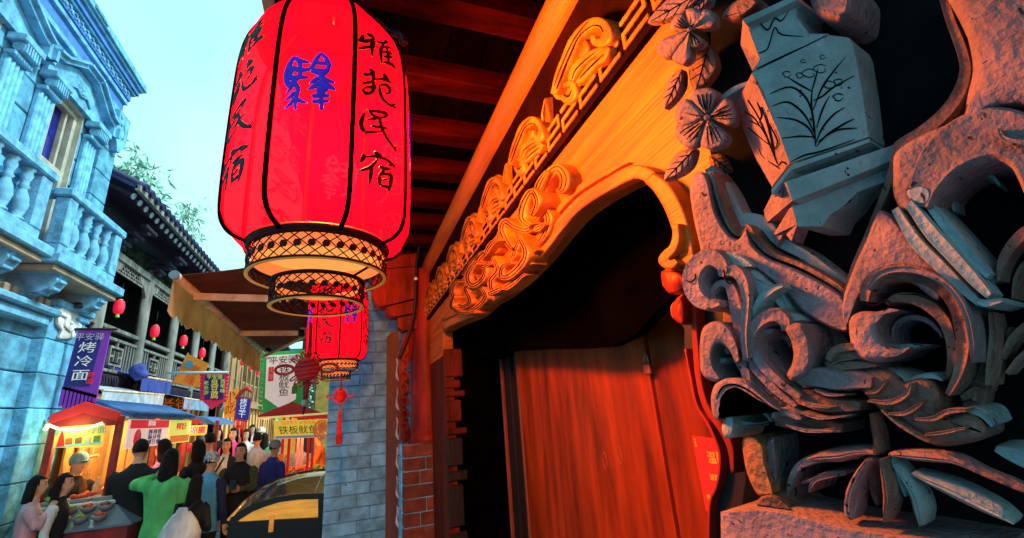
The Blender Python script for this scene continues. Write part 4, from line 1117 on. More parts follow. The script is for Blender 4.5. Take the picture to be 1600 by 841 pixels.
    Q = [(((200, 88), (150, 160), (100, 260), (88, 350), (112, 440), (170, 460)), [2, 4, 4, 4, 4, 4]), (((210, 100), (260, 150), (330, 165), (395, 180)), [3, 4, 2.6, 1]), (((250, 160), (280, 240), (262, 330), (200, 400), (170, 470)), [3.2, 3.4, 3.4, 4, 4.4]),
         (((120, 250), (200, 245), (290, 270), (400, 262)), [4, 4.4, 3.4, 2.4]), (((110, 350), (200, 360), (290, 360), (382, 370)), [4, 3.8, 3.2, 1]), (((160, 400), (150, 480), (90, 560)), [4, 3.4, 1.6]), (((190, 420), (240, 500), (220, 600), (205, 780)), [4, 4, 3.8, 2.2]), (((200, 540), (150, 590), (80, 632)), [3.4, 3, 1.4]),
         (((200, 620), (140, 690), (68, 746)), [3.2, 3, 1.2]), (((210, 620), (280, 660), (362, 690)), [3.2, 3, 1]), (((140, 200), (150, 300), (150, 380)), [3, 3.4, 3]),
         (((536, 56), (480, 130), (430, 220), (400, 270)), [1.6, 3.4, 3.4, 3]), (((536, 60), (600, 130), (632, 210), (590, 300), (520, 340)), [2, 3.4, 3.4, 3.6, 4]), (((480, 180), (540, 186), (610, 184)), [3, 2.6, 3]), (((410, 270), (480, 290), (560, 290), (600, 270)), [4, 4.6, 4.6, 3]), (((520, 280), (540, 400), (530, 560), (538, 776)), [4, 4.2, 3.8, 3]),
         (((500, 370), (440, 410), (386, 446)), [3.6, 3, 1]), (((540, 370), (620, 400), (700, 420)), [3.6, 3, 1.8]), (((520, 440), (440, 480), (366, 524)), [3.6, 3.6, 1]), (((545, 430), (630, 470), (716, 512)), [3.6, 4, 1.4]), (((470, 520), (540, 530), (620, 500)), [3, 4, 3]), (((418, 602), (520, 596), (636, 592)), [3, 3.2, 2.2]), (((420, 670), (520, 664), (632, 660)), [2.8, 3, 2.2]), (((480, 560), (540, 570), (580, 545)), [2, 3, 2])]
    mb = MB()
    for p, wd in Q: rib(mb, PR5, c3_(*p), wd, 1.12)
    settle(mb, er5)
    me5 = mb.mesh('seal_character', M_inkb)
    for k in (1, 3, 5, 7):
        o = bpy.data.objects.new('seal_character', me5); COL.objects.link(o); o.parent = T
        o.rotation_euler = (0, 0, (k - 5) * math.pi / 4)
    # cord up to the rafters
    mb = MB()
    for i in range(10):
        zz = .86 + i * .032
        ax = V((1, 0, 0)) if i % 2 else V((0, 1, 0))
        mb.tube([V((0, 0, zz)) + ax * (.008 * math.cos(u)) + V((0, 0, .020 * math.sin(u))) for u in [j * math.pi / 4 for j in range(8)]], .0032, 5, closed=True)
    mb.build('hanging_chain', M_chain, T)
    # dark beaded garland lying over the right shoulder
    mb = MB()
    for i in range(16):
        t = i / 15
        mb.ball((.115 + .10 * t * (1 - .3 * t), -.03 + .02 * math.sin(5 * t), .85 - .075 * t * t), (.013, .013, .010), 7, 5)
    mb.build('garland', M_chain, T)
    return T
L1 = make_lantern('large red cloth lantern in front, lit, with a blue seal character on its front panel', 'red lanterns under the eave')
L1.location = LC
def bulb(root, power, z, rad_=.11):
    ld = bpy.data.lights.new('bulb', 'POINT'); ld.energy = power; ld.color = (1.0, 0.225, 0.014); ld.shadow_soft_size = rad_
    o = bpy.data.objects.new('bulb', ld); COL.objects.link(o); o.parent = root; o.location = (0, 0, z)
L2 = copy_tree(L1)
L2.location = V((-0.095, 3.42, 1.905)); L2.rotation_euler = (0, 0, rad(-57))
L2['label'] = 'second red lantern hanging behind the large one, in front of the grey bricks'
bulb(L1, 2300.0, .53)
bulb(L2, 20.0, .53)

# ---- chinese knots
M_knot = mat('knot_silk', (0.85, 0.02, 0.02), rough=0.5, bump=0.3, bscale=250, stretch=(1, 1, 3))
M_knotd = mat('knot_cord_dark', (0.34, 0.01, 0.012), rough=0.6, bump=0.2)
M_jade = mat('bead_jade', (0.45, 0.42, 0.30), rough=0.3, var=.4, scale=60, bump=0)
def knot(label, c, s, below, yaw=0.0):
    T = thing('chinese_knot', label, 'knot', c, 'knots under the lanterns', world=False)
    T.rotation_euler = (0, 0, yaw)
    def loop(cx_, cz, a, rx, rz, r):
        mb = MB(); ca, sa = math.cos(a), math.sin(a)
        mb.tube([((cx_ + rx * math.cos(u) * ca - rz * math.sin(u) * sa) * s, .003 * s * math.sin(2 * u), (cz + rx * math.cos(u) * sa + rz * math.sin(u) * ca) * s) for u in [i * math.pi / 9 for i in range(18)]], r * s, 6, closed=True)
        return mb
    mb = MB()
    mb.lathe([(.0, -.012 * s), (.030 * s, -.011 * s), (.038 * s, -.004 * s), (.038 * s, .004 * s), (.030 * s, .011 * s), (.0, .012 * s)], seg=24, caps=False, M=Matrix.Rotation(rad(90), 3, 'X'))
    mb.build('knot_body', M_knot, T)
    for i in range(5):
        mb = MB(); zz = (-.026 + .013 * i) * s; hw = math.sqrt(max(0, .036 ** 2 - (zz / s) ** 2)) * s
        mb.tube([(-hw, -.010 * s, zz - .004 * s), (0, -.0135 * s, zz), (hw, -.010 * s, zz + .004 * s)], .0045 * s, 6); mb.build('knot_strand', M_knot, T)
    for k in range(20):
        a = 2 * math.pi * k / 20
        if abs(math.cos(a)) > .93: continue
        loop(.045 * math.cos(a), .045 * math.sin(a), a, .013, .0042, .0022).build('small_loop', M_knot, T)
    for sg in (-1, 1):
        loop(sg * .066, .001, 0, .026, .014, .0045).build('big_loop', M_knot, T)
    mb = MB(); mb.tube([(0, 0, .035 * s), (.002 * s, 0, .09 * s), (0, 0, .155 * s)] if below else [(0, 0, .035 * s), (0, 0, .17 * s)], .0035 * s, 6); mb.build('upper_cord', M_knotd, T)
    mb = MB(); mb.tube([(.008 * s, 0, .035 * s), (.007 * s, 0, .09 * s), (.006 * s, 0, .15 * s)], .0028 * s, 6); mb.build('upper_cord', M_knotd, T)
    if below:
        mb = MB(); mb.tube([(.004 * s, 0, -.035 * s), (.002 * s, .0, -.07 * s), (-.001 * s, 0, -.094 * s)], .0075 * s, 8); mb.tube([(-.004 * s, 0, -.04 * s), (-.004 * s, 0, -.08 * s)], .005 * s, 6); mb.build('lower_cord', M_knotd, T)
        mb = MB(); mb.ball((0, 0, -.104 * s), .0115 * s, 14, 10); mb.build('bead', M_jade, T)
        mb = MB(); mb.tube([(-.001 * s, 0, -.114 * s), (-.004 * s, 0, -.14 * s)], [.004 * s, .002 * s], 6); mb.build('tassel_tip', M_lat, T)
    else:
        mb = MB(); mb.tube([(0, 0, -.035 * s), (.002 * s, 0, -.075 * s)], .004 * s, 6); mb.build('lower_cord', M_knot, T)
        mb = MB(); mb.ball((.002 * s, 0, -.085 * s), .010 * s, 10, 8); mb.build('bead', M_jade, T)
        mb = MB(); mb.lathe([(.006, -.095), (.012, -.11), (.013, -.16), (.017, -.30), (.018, -.315)], seg=12, M=Matrix.Diagonal((s, s, s)))
        for k in range(10):
            a = k * .628
            mb.tube([(.009 * s * math.cos(a), .009 * s * math.sin(a), -.12 * s), (.018 * s * math.cos(a), .018 * s * math.sin(a), -.31 * s)], .0035 * s, 4)
        mb.build('tassel', M_knot, T)
    return T
kp = at(480, 577, y=1.05)
knot('dark red chinese knot with wide side loops and a stone bead, hanging closest to us', kp, 0.66, True)
kp2 = at(532, 619, y=3.42)
knot('small red knot with a long tassel hanging against the grey brick wall', kp2, 1.0, False, rad(20))
# ================================================================== ground and far setting
M_pave = mat('paving', (0.20, 0.20, 0.20), rough=0.8, var=0.3, scale=3, bump=0.4)
mb = MB(); mb.grid([[V((x, y, 0)) for x in (-120, -20, -6, 6, 20, 120)] for y in (-60, -10, 0, 12, 40, 200)], smooth=False)
structure(mb.build('ground', mat('ground_earth', (0.13, 0.13, 0.12), rough=0.9)))
mb = MB(); mb.bbox((-4.2, -6, -0.05), (3.2, 40, 0.004)); PAVE = structure(mb.build('street', M_mortar))
slab_m = []
for k in range(4):
    slab_m.append(MB().bevbox((-.295, -.445, 0), (.295, .445, .02), .006).mesh('paving_slab', mat('paving_slab', (0.26, 0.27, 0.27), rough=0.75, var=0.3, scale=4, bump=0.4, objrand=0.2)))
for j in range(9):
    for i in range(6):
        o = bpy.data.objects.new('paving_slab', slab_m[(i * 3 + j) % 4]); COL.objects.link(o); o.parent = PAVE
        o.location = (-3.0 + .6 * i + (.3 if j % 2 else 0), 2.4 + .9 * j, .0045)

# ================================================================== pale stone house on the left
M_pst = mat('pale_stone', (0.10, 0.41, 0.64), rough=0.85, var=0.26, scale=7, bump=0.6, bscale=34, objrand=0.14)
M_pst2 = mat('pale_trim', (0.13, 0.46, 0.72), rough=0.8, var=0.24, scale=9, bump=0.45, bscale=44)
M_tan = mat('tan_soffit', (0.34, 0.33, 0.24), rough=0.85, var=0.2, scale=5)
M_joint = mat('dark_joint', (0.012, 0.03, 0.09), rough=0.95, bump=0.2)
M_frame = mat('cream_frame', (0.40, 0.45, 0.38), rough=0.5, var=0.15)
M_glass = mat('window_glass', (0.008, 0.012, 0.22), rough=0.15, bump=0, spec=0.25)
M_glass2 = mat('window_glass_pale', (0.06, 0.26, 0.42), rough=0.15, bump=0, spec=0.3)
XW, YE = -3.0, 6.35
HOUSE = thing('stone_house', 'pale stone house with carved cornice, fluted pilasters and balustraded balconies', 'house', (-3.4, 4.0, 0))
mb = MB(); mb.bbox((-7.0, -4.0, 0), (XW - 0.27, YE - 0.02, 6.3)); mb.build('wall', M_joint, HOUSE)
mb = MB(); mb.bbox((XW - .029, -4.0, 0), (XW - .001, -1.6, 6.0)); mb.build('plain_wall', M_pst, HOUSE)
# stone courses, each block a piece
CH = 0.336
wins = [(3.62, 4.28, 3.4, 5.22), (5.16, 5.64, 3.4, 5.22), (2.1, 2.8, 3.4, 5.22)]
def blocks(z0, z1, y0, y1):
    y = y0
    while y < y1 - .02:
        L_ = min(random.uniform(.75, 1.05), y1 - y)
        if y1 - (y + L_) < .2: L_ = y1 - y
        mb = MB(); j = random.uniform(-.003, .003)
        mb.bevbox((XW - .26, y + .005, z0 + .006), (XW + j, y + L_ - .005, z1 - .006), .009)
        mb.build('stone_block', M_pst, HOUSE)
        y += L_
nrow = 0; z = 0.0
while z < 5.95:
    z1 = min(z + CH, 6.0)
    segs = [(-1.6, YE)]
    for a, b, c, d in wins:
        if z1 > c + .05 and z < d - .05:
            ns = []
            for s0, s1 in segs:
                if a > s0 and b < s1: ns += [(s0, a), (b, s1)]
                else: ns.append((s0, s1))
            segs = ns
    for s0, s1 in segs:
        if s1 - s0 > .05: blocks(z, z1, s0, s1)
    # end face of the house
    mb = MB(); mb.bevbox((-5.0, YE - .12, z + .004), (XW - .263, YE, z1 - .004), .006); mb.build('stone_block', M_pst, HOUSE)
    z = z1; nrow += 1
# projecting pier at the far corner, in courses
z = 0.0
while z < 3.0:
    mb = MB(); mb.bevbox((XW - .02, 5.72, z + .004), (XW + .11, 6.37, z + CH - .004), .007); mb.build('stone_block', M_pst, HOUSE)
    z += CH
for z in [3.45 + .336 * i for i in range(7)]:
    mb = MB(); mb.bevbox((XW - .02, 6.02, z + .004), (XW + .045, 6.36, z + CH - .004), .007); mb.build('stone_block', M_pst, HOUSE)

def pilaster(yc, z0, z1, wd=.22, x0=XW + .01, d=.07):
    P_ = bpy.data.objects.new('pilaster', MB().bbox((x0, yc - wd / 2, z0), (x0 + d * .45, yc + wd / 2, z1)).mesh('pilaster', M_pst2, HOUSE.location)); COL.objects.link(P_); P_.parent = HOUSE
    for k in range(4):
        yy = yc - wd / 2 + wd * (k + .5) / 4
        mb = MB(); mb.tube([(x0 + d * .45, yy, z0 + .03), (x0 + d * .45, yy, z1 - .02)], wd / 10.5, 8); mb.build('flute', M_pst2, P_)
    mb = MB(); mb.bevbox((x0, yc - wd * .56, z1), (x0 + d + .02, yc + wd * .56, z1 + .05), .008)
    mb.build('capital', M_pst2, P_)
    mb = MB()
    mb.tube([(x0 + d + .02, yc - wd * .5, z1 + .10), (x0 + d + .02, yc + wd * .5, z1 + .10)], .045, 12)
    for k in range(6): mb.bbox((x0 + d + .04, yc - wd * .45 + wd * .155 * k, z1 + .055), (x0 + d + .075, yc - wd * .45 + wd * .155 * k + .018, z1 + .15))
    mb.build('scroll_capital', M_pst2, P_)
    mb = MB(); mb.bevbox((x0, yc - wd * .62, z1 + .15), (x0 + d + .08, yc + wd * .62, z1 + .23), .01); mb.build('abacus', M_pst2, P_)

def window(y0, y1, z0, z1, left=True):
    W = bpy.data.objects.new('window', MB().bbox((XW - .125, y0 - .02, z0), (XW - .12, y1 + .02, z1)).mesh('window', M_glass, HOUSE.location)); COL.objects.link(W); W.parent = HOUSE
    def fr(lo, hi, m=M_frame): MB().bevbox(lo, hi, .006).build('frame_bar', m, W) if False else (lambda b: b.build('frame_bar', m, W))(MB().bevbox(lo, hi, .006))
    xf = XW - .085
    ym = (y0 + y1) / 2
    for a, b in ((y0, y0 + .05), (y1 - .05, y1)): fr((xf - .03, a, z0), (xf + .05, b, z1))
    for a, b in ((z1 - .05, z1), (z0 + 1.02, z0 + 1.09), (z0, z0 + .06)): fr((xf - .031, y0 + .051, a), (xf + .049, y1 - .051, b))
    fr((xf - .034, y0 + .11, z0 + 1.091), (xf + .02, y0 + .14, z1 - .051)); fr((xf - .034, y1 - .14, z0 + 1.091), (xf + .02, y1 - .11, z1 - .051))
    fr((xf - .034, ym - .02, z0 + .061), (xf + .03, ym + .02, z0 + 1.019))
    mb = MB(); mb.bbox((xf - .03, y0 + .055, z0 + .061), (xf - .026, ym - .02, z0 + 1.018)); mb.build('pane', M_glass2, W)
    mb = MB(); mb.bbox((xf - .03, y0 + .15, z0 + 1.1), (xf - .027, y1 - .15, z1 - .06)); mb.build('pane', M_glass, W)
    for a, b in ((y0 - .015, y0), (y1, y1 + .015)):
        mb = MB(); mb.bbox((XW - .12, a, z0), (XW + .012, b, z1 + .0)); mb.build('reveal', M_frame, W)
    mb = MB(); mb.bbox((XW - .12, y0 - .014, z1 + .002), (XW + .013, y1 + .014, z1 + .02)); mb.build('reveal', M_frame, W)
def pediment(y0, y1, z):
    """broken-line pediment over a window"""
    ym = (y0 + y1) / 2; x0 = XW + .012
    E_ = bpy.data.objects.new('pediment', MB().prism([V((x0, y0, z)), V((x0, y1, z)), V((x0, y1, z + .12)), V((x0, ym + .12, z + .36)), V((x0, ym - .12, z + .36)), V((x0, y0, z + .12))], (.05, 0, 0)).mesh('pediment', M_pst2, HOUSE.location)); COL.objects.link(E_); E_.parent = HOUSE
    path = [(y0 - .05, z + .02), (y0 - .05, z + .13), (y0 + .08, z + .16), (ym - .13, z + .38), (ym + .13, z + .38), (y1 - .08, z + .16), (y1 + .05, z + .13), (y1 + .05, z + .02)]
    for w_, h_, x1 in ((.05, .0, .13), (.028, .045, .17)):
        for (a, b), (c, d) in zip(path[:-1], path[1:]):
            t = V((0, c - a, d - b)); L_ = t.length; t.normalize(); nn = V((0, -t.z, t.y))
            p, q = V((x0, a, b)) + nn * h_ - t * .008, V((x0, c, d)) + nn * h_ + t * .008
            mb = MB(); mb.prism([p, q, q + nn * w_, p + nn * w_], (x1 + .002 * random.random(), 0, 0)); mb.build('moulding', M_pst2, E_)
    mb = MB()
    for k in range(9):
        a = k * .7
        mb.ball((x0 + .055, ym + .10 * math.cos(a) * (k / 9), z + .19 + .06 * math.sin(a) * (k / 9)), (.018, .03, .022), 8, 5)
    mb.tube([(x0 + .055, ym - .2, z + .08), (x0 + .06, ym - .1, z + .14), (x0 + .06, ym, z + .1), (x0 + .06, ym + .1, z + .14), (x0 + .055, ym + .2, z + .08)], .016, 6)
    mb.build('pediment_relief', M_pst2, E_)
for a, b, c, d in wins: window(a, b, c, d)
for yc in (3.36, 4.50, 4.97, 5.82, 1.9, 3.0): pilaster(yc, 3.4, 5.0)
pediment(4.85, 5.95, 5.24); pediment(3.25, 4.62, 5.24); pediment(1.8, 3.1, 5.24)

# cornice: stepped mouldings, the topmost reaching furthest out
def course(z0, z1, ox, oy, m=M_pst2, y0=-4.0, nm='cornice'):
    mb = MB(); mb.bbox((-5.2, y0, z0), (XW + ox, YE + oy, z1)); mb.build(nm, m, HOUSE)
M_fr = mat('frieze_stone', (0.05, 0.22, 0.58), rough=0.85, var=0.2, scale=5)
course(5.72, 5.775, .04, .01); course(5.776, 5.95, .015, .004, M_fr); course(5.951, 6.0, .05, .02)
course(6.001, 6.03, .03, .03); course(6.031, 6.14, .055, .05, M_fr); course(6.141, 6.17, .09, .08); course(6.171, 6.24, .115, .10, M_fr); course(6.241, 6.275, .145, .125); course(6.276, 6.36, .175, .15); course(6.361, 6.38, .15, .13)
# relief along the frieze band
for k in range(34):
    y = 6.28 - k * .115
    mb = MB()
    mb.tube([(XW + .058, y, 6.05), (XW + .066, y + .03, 6.085), (XW + .062, y + .01, 6.12), (XW + .057, y - .03, 6.105)], .010, 5)
    mb.ball((XW + .058, y - .05, 6.085), (.012, .026, .028), 7, 5)
    mb.build('frieze_relief', M_pst2, HOUSE)
for y in (5.2, 3.9):
    mb = MB(); mb.bevbox((XW + .17, y - .14, 6.295), (XW + .195, y + .14, 6.345), .01); mb.build('cornice_boss', M_pst2, HOUSE)
# carved block under the cornice at the far corner
mb = MB()
mb.prism([V((XW + .05, 6.10, 5.70)), V((XW + .05, 6.10, 5.30)), V((XW + .05, 6.16, 5.24)), V((XW + .05, 6.2, 5.16)), V((XW + .05, 6.27, 5.16)), V((XW + .05, 6.3, 5.24)), V((XW + .05, 6.37, 5.28)), V((XW + .05, 6.37, 5.70))], (.07, 0, 0))
for k in range(4): mb.ball((XW + .125, 6.15 + (k % 2) * .03, 5.62 - .09 * k), (.015, .025, .03), 7, 5)
mb.tube([(XW + .12, 6.3, 5.65), (XW + .125, 6.24, 5.55), (XW + .125, 6.31, 5.45), (XW + .12, 6.25, 5.35)], .014, 6)
mb.build('corner_bracket', M_pst2, HOUSE)

# balconies
bal_prof = [(.055, 0), (.055, .02), (.038, .035), (.05, .08), (.062, .15), (.05, .22), (.03, .27), (.028, .29), (.042, .31), (.028, .33), (.03, .36), (.045, .41), (.035, .45), (.05, .465), (.05, .485)]
bal_m = MB().lathe(bal_prof, seg=12).mesh('baluster', M_pst2)
def balcony(y0, y1, xo, zf=3.36, rail=4.06):
    B_ = bpy.data.objects.new('balcony', MB().bevbox((XW - .02, y0 - .10, zf - .10), (xo + .10, y1 + .10, zf), .012).mesh('balcony', M_pst2, HOUSE.location)); COL.objects.link(B_); B_.parent = HOUSE
    mb = MB(); mb.bevbox((XW - .02, y0 - .06, zf - .16), (xo + .05, y1 + .06, zf - .102), .01); mb.build('slab_soffit', M_tan, B_)
    mb = MB(); mb.bevbox((xo - .10, y0, zf + .002), (xo + .02, y1, zf + .12), .01); mb.build('plinth', M_pst2, B_)
    mb = MB(); mb.bevbox((xo - .12, y0 - .03, rail - .09), (xo + .045, y1 + .03, rail), .014); mb.build('hand_rail', M_pst2, B_)
    mb = MB(); mb.bevbox((XW - .02, y0 + .0, rail - .088), (xo - .121, y0 + .1, rail - .002), .012); mb.build('hand_rail', M_pst2, B_)
    mb = MB(); mb.bevbox((XW - .02, y1 - .1, rail - .088), (xo - .121, y1, rail - .002), .012); mb.build('hand_rail', M_pst2, B_)
    for yc in (y0 + .07, y1 - .07):
        mb = MB(); mb.bevbox((xo - .10, yc - .07, zf + .122), (xo + .022, yc + .07, rail - .092), .01); mb.build('corner_post', M_pst2, B_)
    n = max(2, int((y1 - y0 - .28) / .185))
    for k in range(n):
        yy = y0 + .14 + (y1 - y0 - .28) * (k + .5) / n
        piece('baluster', bal_m, (xo - .035, yy, zf + .122), B_, scale=(1, 1, (rail - .092 - zf - .122) / .485))
    for yy in (y0 + .05, y1 - .05):
        piece('baluster', bal_m, (XW + .10, yy, zf + .001), B_, scale=(.9, .9, (rail - .09 - zf) / .485))
balcony(5.10, 6.20, -2.66); balcony(2.9, 4.80, -2.66)
# carved consoles under the balconies
def console(yc, wd=.16, z=3.195):
    mb = MB()
    side = [(0, z), (.34, z), (.35, z - .05), (.31, z - .12), (.24, z - .16), (.16, z - .17), (.11, z - .21), (.10, z - .28), (.06, z - .36), (0, z - .40)]
    mb.prism([V((XW + a, yc - wd / 2, b)) for a, b in side], (0, wd, 0))
    for a, b in side[1:-1]: mb.tube([(XW + a, yc - wd * .36, b), (XW + a, yc + wd * .36, b)], .018, 8)
    mb.build('console', M_pst2, HOUSE)
    mb = MB(); mb.bevbox((XW, yc - wd * .8, z + .001), (XW + .37, yc + wd * .8, z + .045), .008); mb.build('console_cap', M_pst2, HOUSE)
for yc in (3.1, 4.6, 5.28, 6.05): console(yc)
mb = MB(); mb.bevbox((XW, 4.6, 2.80), (XW + .12, 5.70, 2.9), .015); mb.bevbox((XW, 4.55, 2.9005), (XW + .18, 5.75, 2.97), .015); mb.build('string_course', M_pst2, HOUSE)
for k in range(9):
    mb = MB(); mb.bevbox((XW, 4.62 + .12 * k, 2.972), (XW + .12, 4.69 + .12 * k, 3.06), .008); mb.build('dentil', M_tan, HOUSE)
# openwork bracket on the pier and a pier capital
mb = MB(); mb.bevbox((XW - .02, 5.68, 3.02), (XW + .17, 6.41, 3.09), .012); mb.bevbox((XW - .02, 5.70, 2.95), (XW + .14, 6.39, 3.019), .012); mb.build('pier_capital', M_pst2, HOUSE)
mb = MB()
PO = Plane((XW + .115, 0, 0), (1, 0, 0))
mb.slab(PO, [(92, 484), (104, 478), (112, 482), (122, 484), (124, 494), (118, 500), (128, 508), (124, 516), (116, 514), (118, 526), (104, 530), (92, 528), (96, 516), (90, 506)], 0, .03, 1.5, n=3)
mb.ridge(PO, [(98, 490), (108, 496), (106, 508), (114, 518)], [2, 3, 3, 2], .03, .05); mb.ball(PO.cp(112, 505, .035), .02, 8, 6)
mb.build('openwork_bracket', mat('white_carving', (0.62, 0.72, 0.72), bump=.2), HOUSE)
LAMPS = thing('wall_lamp', 'small dark flood lamp fixed on top of the white openwork bracket', 'lamp', at(121, 478, x=-2.86))
mb = MB(); p = at(121, 480, x=-2.82); mb.lathe([(.05, -.02), (.06, .0), (.045, .04), (.015, .055)], p, 10); mb.build('lamp_hood', mat('lamp_black', (.02, .03, .06), rough=.4), LAMPS)
mb = MB(); mb.tube([p + V((-.10, 0, .0)), p + V((0, 0, .01))], .012, 6); mb.build('lamp_arm', MATS['lamp_black'], LAMPS)
# ================================================================== old timber house further along
M_wg = mat('grey_timber', (0.20, 0.225, 0.21), rough=0.8, var=0.35, scale=5, bump=0.4, stretch=(2, 2, .4))
M_wgd = mat('dark_timber', (0.016, 0.016, 0.045), rough=0.8, var=0.3, scale=5, bump=0.4)
M_tile = mat('blue_black_tile', (0.025, 0.04, 0.14), rough=0.7, var=0.3, bump=0.3)
M_rend = mat('rafter_end', (0.30, 0.38, 0.44), rough=0.8)
M_bk = mat('unlit_interior', (0.006, 0.006, 0.008), rough=0.95, bump=0, spec=.05)
M_tanw = mat('tan_timber', (0.40, 0.26, 0.12), rough=0.75, var=0.3, scale=5, bump=0.3, stretch=(2, 2, .4))
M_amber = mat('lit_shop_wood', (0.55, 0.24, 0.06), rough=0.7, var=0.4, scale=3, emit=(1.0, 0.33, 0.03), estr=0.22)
TH = thing('timber_house', 'old grey timber house with tiled eave, railed gallery and red lanterns', 'timber house', (-3.6, 10, 0))
YA, YB = 6.5, 15.0
XR = -3.3
mb = MB(); mb.bbox((-7, YA, 0), (XR - .75, YB, 4.75)); mb.build('wall', M_bk, TH)
mb = MB(); mb.bbox((XR - .749, YA, 2.42), (XR + .05, YB, 2.56)); mb.build('gallery_floor', M_wgd, TH)
mb = MB(); mb.bbox((XR - .749, YA, 4.35), (XR - .2, YB, 4.40)); mb.build('gallery_ceiling', M_bk, TH)
# roof: sloping slab, tile rolls, rafters with pale ends
EX, EZ = -2.72, 4.74
sl = 0.52
mb = MB(); mb.prism([V((EX, YA, EZ + .05)), V((EX, YA, EZ + .10)), V((EX - 4, YA, EZ + .10 + 4 * sl)), V((EX - 4, YA, EZ + .05 + 4 * sl))], (0, YB - YA, 0)); mb.build('roof', M_tile, TH)
raf2 = MB().tube([(0, 0, 0), (-1.4, 0, 1.4 * sl)], .042, 8).mesh('rafter', M_wgd)
rend = MB().tube([(0.004, 0, 0), (-.012, 0, .012 * sl)], .044, 10).mesh('rafter_end', M_rend)
roll = MB().tube([(.06, 0, -.03), (-1.6, 0, 1.6 * sl - .0)], .05, 8).mesh('tile_roll', M_tile)
tend = MB().lathe([(.0, 0), (.055, 0), (.06, .006), (.055, .02)], seg=10, M=Matrix.Rotation(rad(90), 3, 'Y'), caps=False).mesh('tile_end', M_tile)
n = int((YB - YA) / .2)
for k in range(n):
    y = YA + .1 + .2 * k
    r = piece('rafter', raf2, (EX - .06, y, EZ - .02), TH)
    e = bpy.data.objects.new('rafter_end', rend); COL.objects.link(e); e.parent = r
    piece('tile_roll', roll, (EX, y, EZ + .15), TH)
    piece('tile_end', tend, (EX + .058, y, EZ + .115), TH)
mb = MB(); mb.bbox((EX - .02, YA, EZ + .03), (EX + .03, YB, EZ + .11)); mb.build('eave_board', M_wg, TH)
# posts, rails, lattice panels, hanging frieze
posts = [7.5 + 1.4 * i for i in range(6)]
for y in posts:
    mb = MB(); mb.tube([(XR, y, 0.1), (XR, y, 2.5), (XR, y, 4.4)], [.085, .08, .075], 12); mb.build('gallery_post', M_wg, TH)
    for s_ in (-1, 1):
        mb = MB(); mb.prism([V((XR - .02, y + s_ * .08, 4.2)), V((XR - .02, y + s_ * .42, 4.2)), V((XR - .02, y + s_ * .36, 4.1)), V((XR - .02, y + s_ * .2, 4.04)), V((XR - .02, y + s_ * .08, 3.9))], (.04, 0, 0)); mb.build('post_bracket', M_wg, TH)
    mb = MB()
    for i, (dx, z) in enumerate(((.15, 4.30), (.28, 4.42), (.42, 4.52))): mb.bevbox((XR, y - .05, z), (XR + dx, y + .05, z + .09), .01); mb.bevbox((XR + dx - .05, y - .14 - .03 * i, z + .05), (XR + dx + .03, y + .14 + .03 * i, z + .11), .01)
    mb.build('bracket_set', M_wgd, TH)
mb = MB(); mb.bbox((XR - .05, YA, 4.20), (XR + .05, YB, 4.30)); mb.build('gallery_beam', M_wg, TH)
slat = MB().bevbox((-.014, -.014, 0), (.014, .014, .44), .003).mesh('baluster', M_wg)
for a in [6.1] + posts[:-1]:
    b = a + 1.4
    R_ = bpy.data.objects.new('railing', MB().bevbox((XR - .03, a + .07, 3.18), (XR + .035, b - .07, 3.24), .008).mesh('railing', M_wg, TH.location)); COL.objects.link(R_); R_.parent = TH
    for z in (2.60, 3.05):
        mb = MB(); mb.bevbox((XR - .022, a + .07, z), (XR + .028, b - .07, z + .045), .006); mb.build('rail', M_wg, R_)
    for k in range(13):
        y = a + .12 + k * .095
        if abs(y - (a + b) / 2) < .24: continue
        piece('baluster', slat, (XR, y, 2.62), R_)
    mid = (a + b) / 2
    for lo, hi in (((-.20, 2.70), (.20, 2.73)), ((-.20, 2.95), (.20, 2.98)), ((-.20, 2.731), (-.17, 2.949)), ((.17, 2.731), (.20, 2.949)), ((-.08, 2.76), (-.05, 2.92)), ((.05, 2.76), (.08, 2.92)), ((-.015, 2.646), (.015, 2.699)), ((-.015, 2.981), (.015, 3.049)), ((-.169, 2.82), (-.081, 2.85)), ((.081, 2.82), (.169, 2.85))):
        mb = MB(); mb.bbox((XR - .012, mid + lo[0], lo[1]), (XR + .018, mid + hi[0], hi[1])); mb.build('fret_bar', M_wg, R_)
    mb = MB()
    for k in range(14):
        y = a + .12 + k * .09
        mb.tube([(XR, y - .045, 4.19), (XR, y, 4.10 + .02 * (k % 2)), (XR, y + .045, 4.19)], .012, 5); mb.tube([(XR, y, 4.11), (XR + .01, y + .03, 4.06), (XR, y + .06, 4.1)], .012, 5)
    mb.bbox((XR - .012, a + .07, 4.03), (XR + .012, b - .07, 4.055))
    mb.build('hanging_frieze', M_wg, TH)
    mb = MB()
    for k in range(16):
        y = a + .08 + k * .083
        mb.tube([(XR + .055, y, 2.54), (XR + .06, y + .05, 2.46), (XR + .055, y, 2.40), (XR + .05, y + .07, 2.34)], .014, 5)
    mb.bbox((XR + .02, a, 2.30), (XR + .05, b, 2.43))
    mb.build('carved_skirt', M_wgd, TH)
# ground-floor shop front: lit timber
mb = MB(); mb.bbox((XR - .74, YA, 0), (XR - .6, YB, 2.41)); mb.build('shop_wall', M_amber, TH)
for k in range(16):
    y = 7.0 + .5 * k
    mb = MB(); mb.bevbox((XR - .58, y, 0), (XR - .52, y + .07, 2.4), .006); mb.build('shop_post', M_tanw, TH)
mb = MB(); mb.bbox((XR - .57, YA, 2.0), (XR - .5, YB, 2.06)); mb.build('shop_rail', M_tanw, TH)

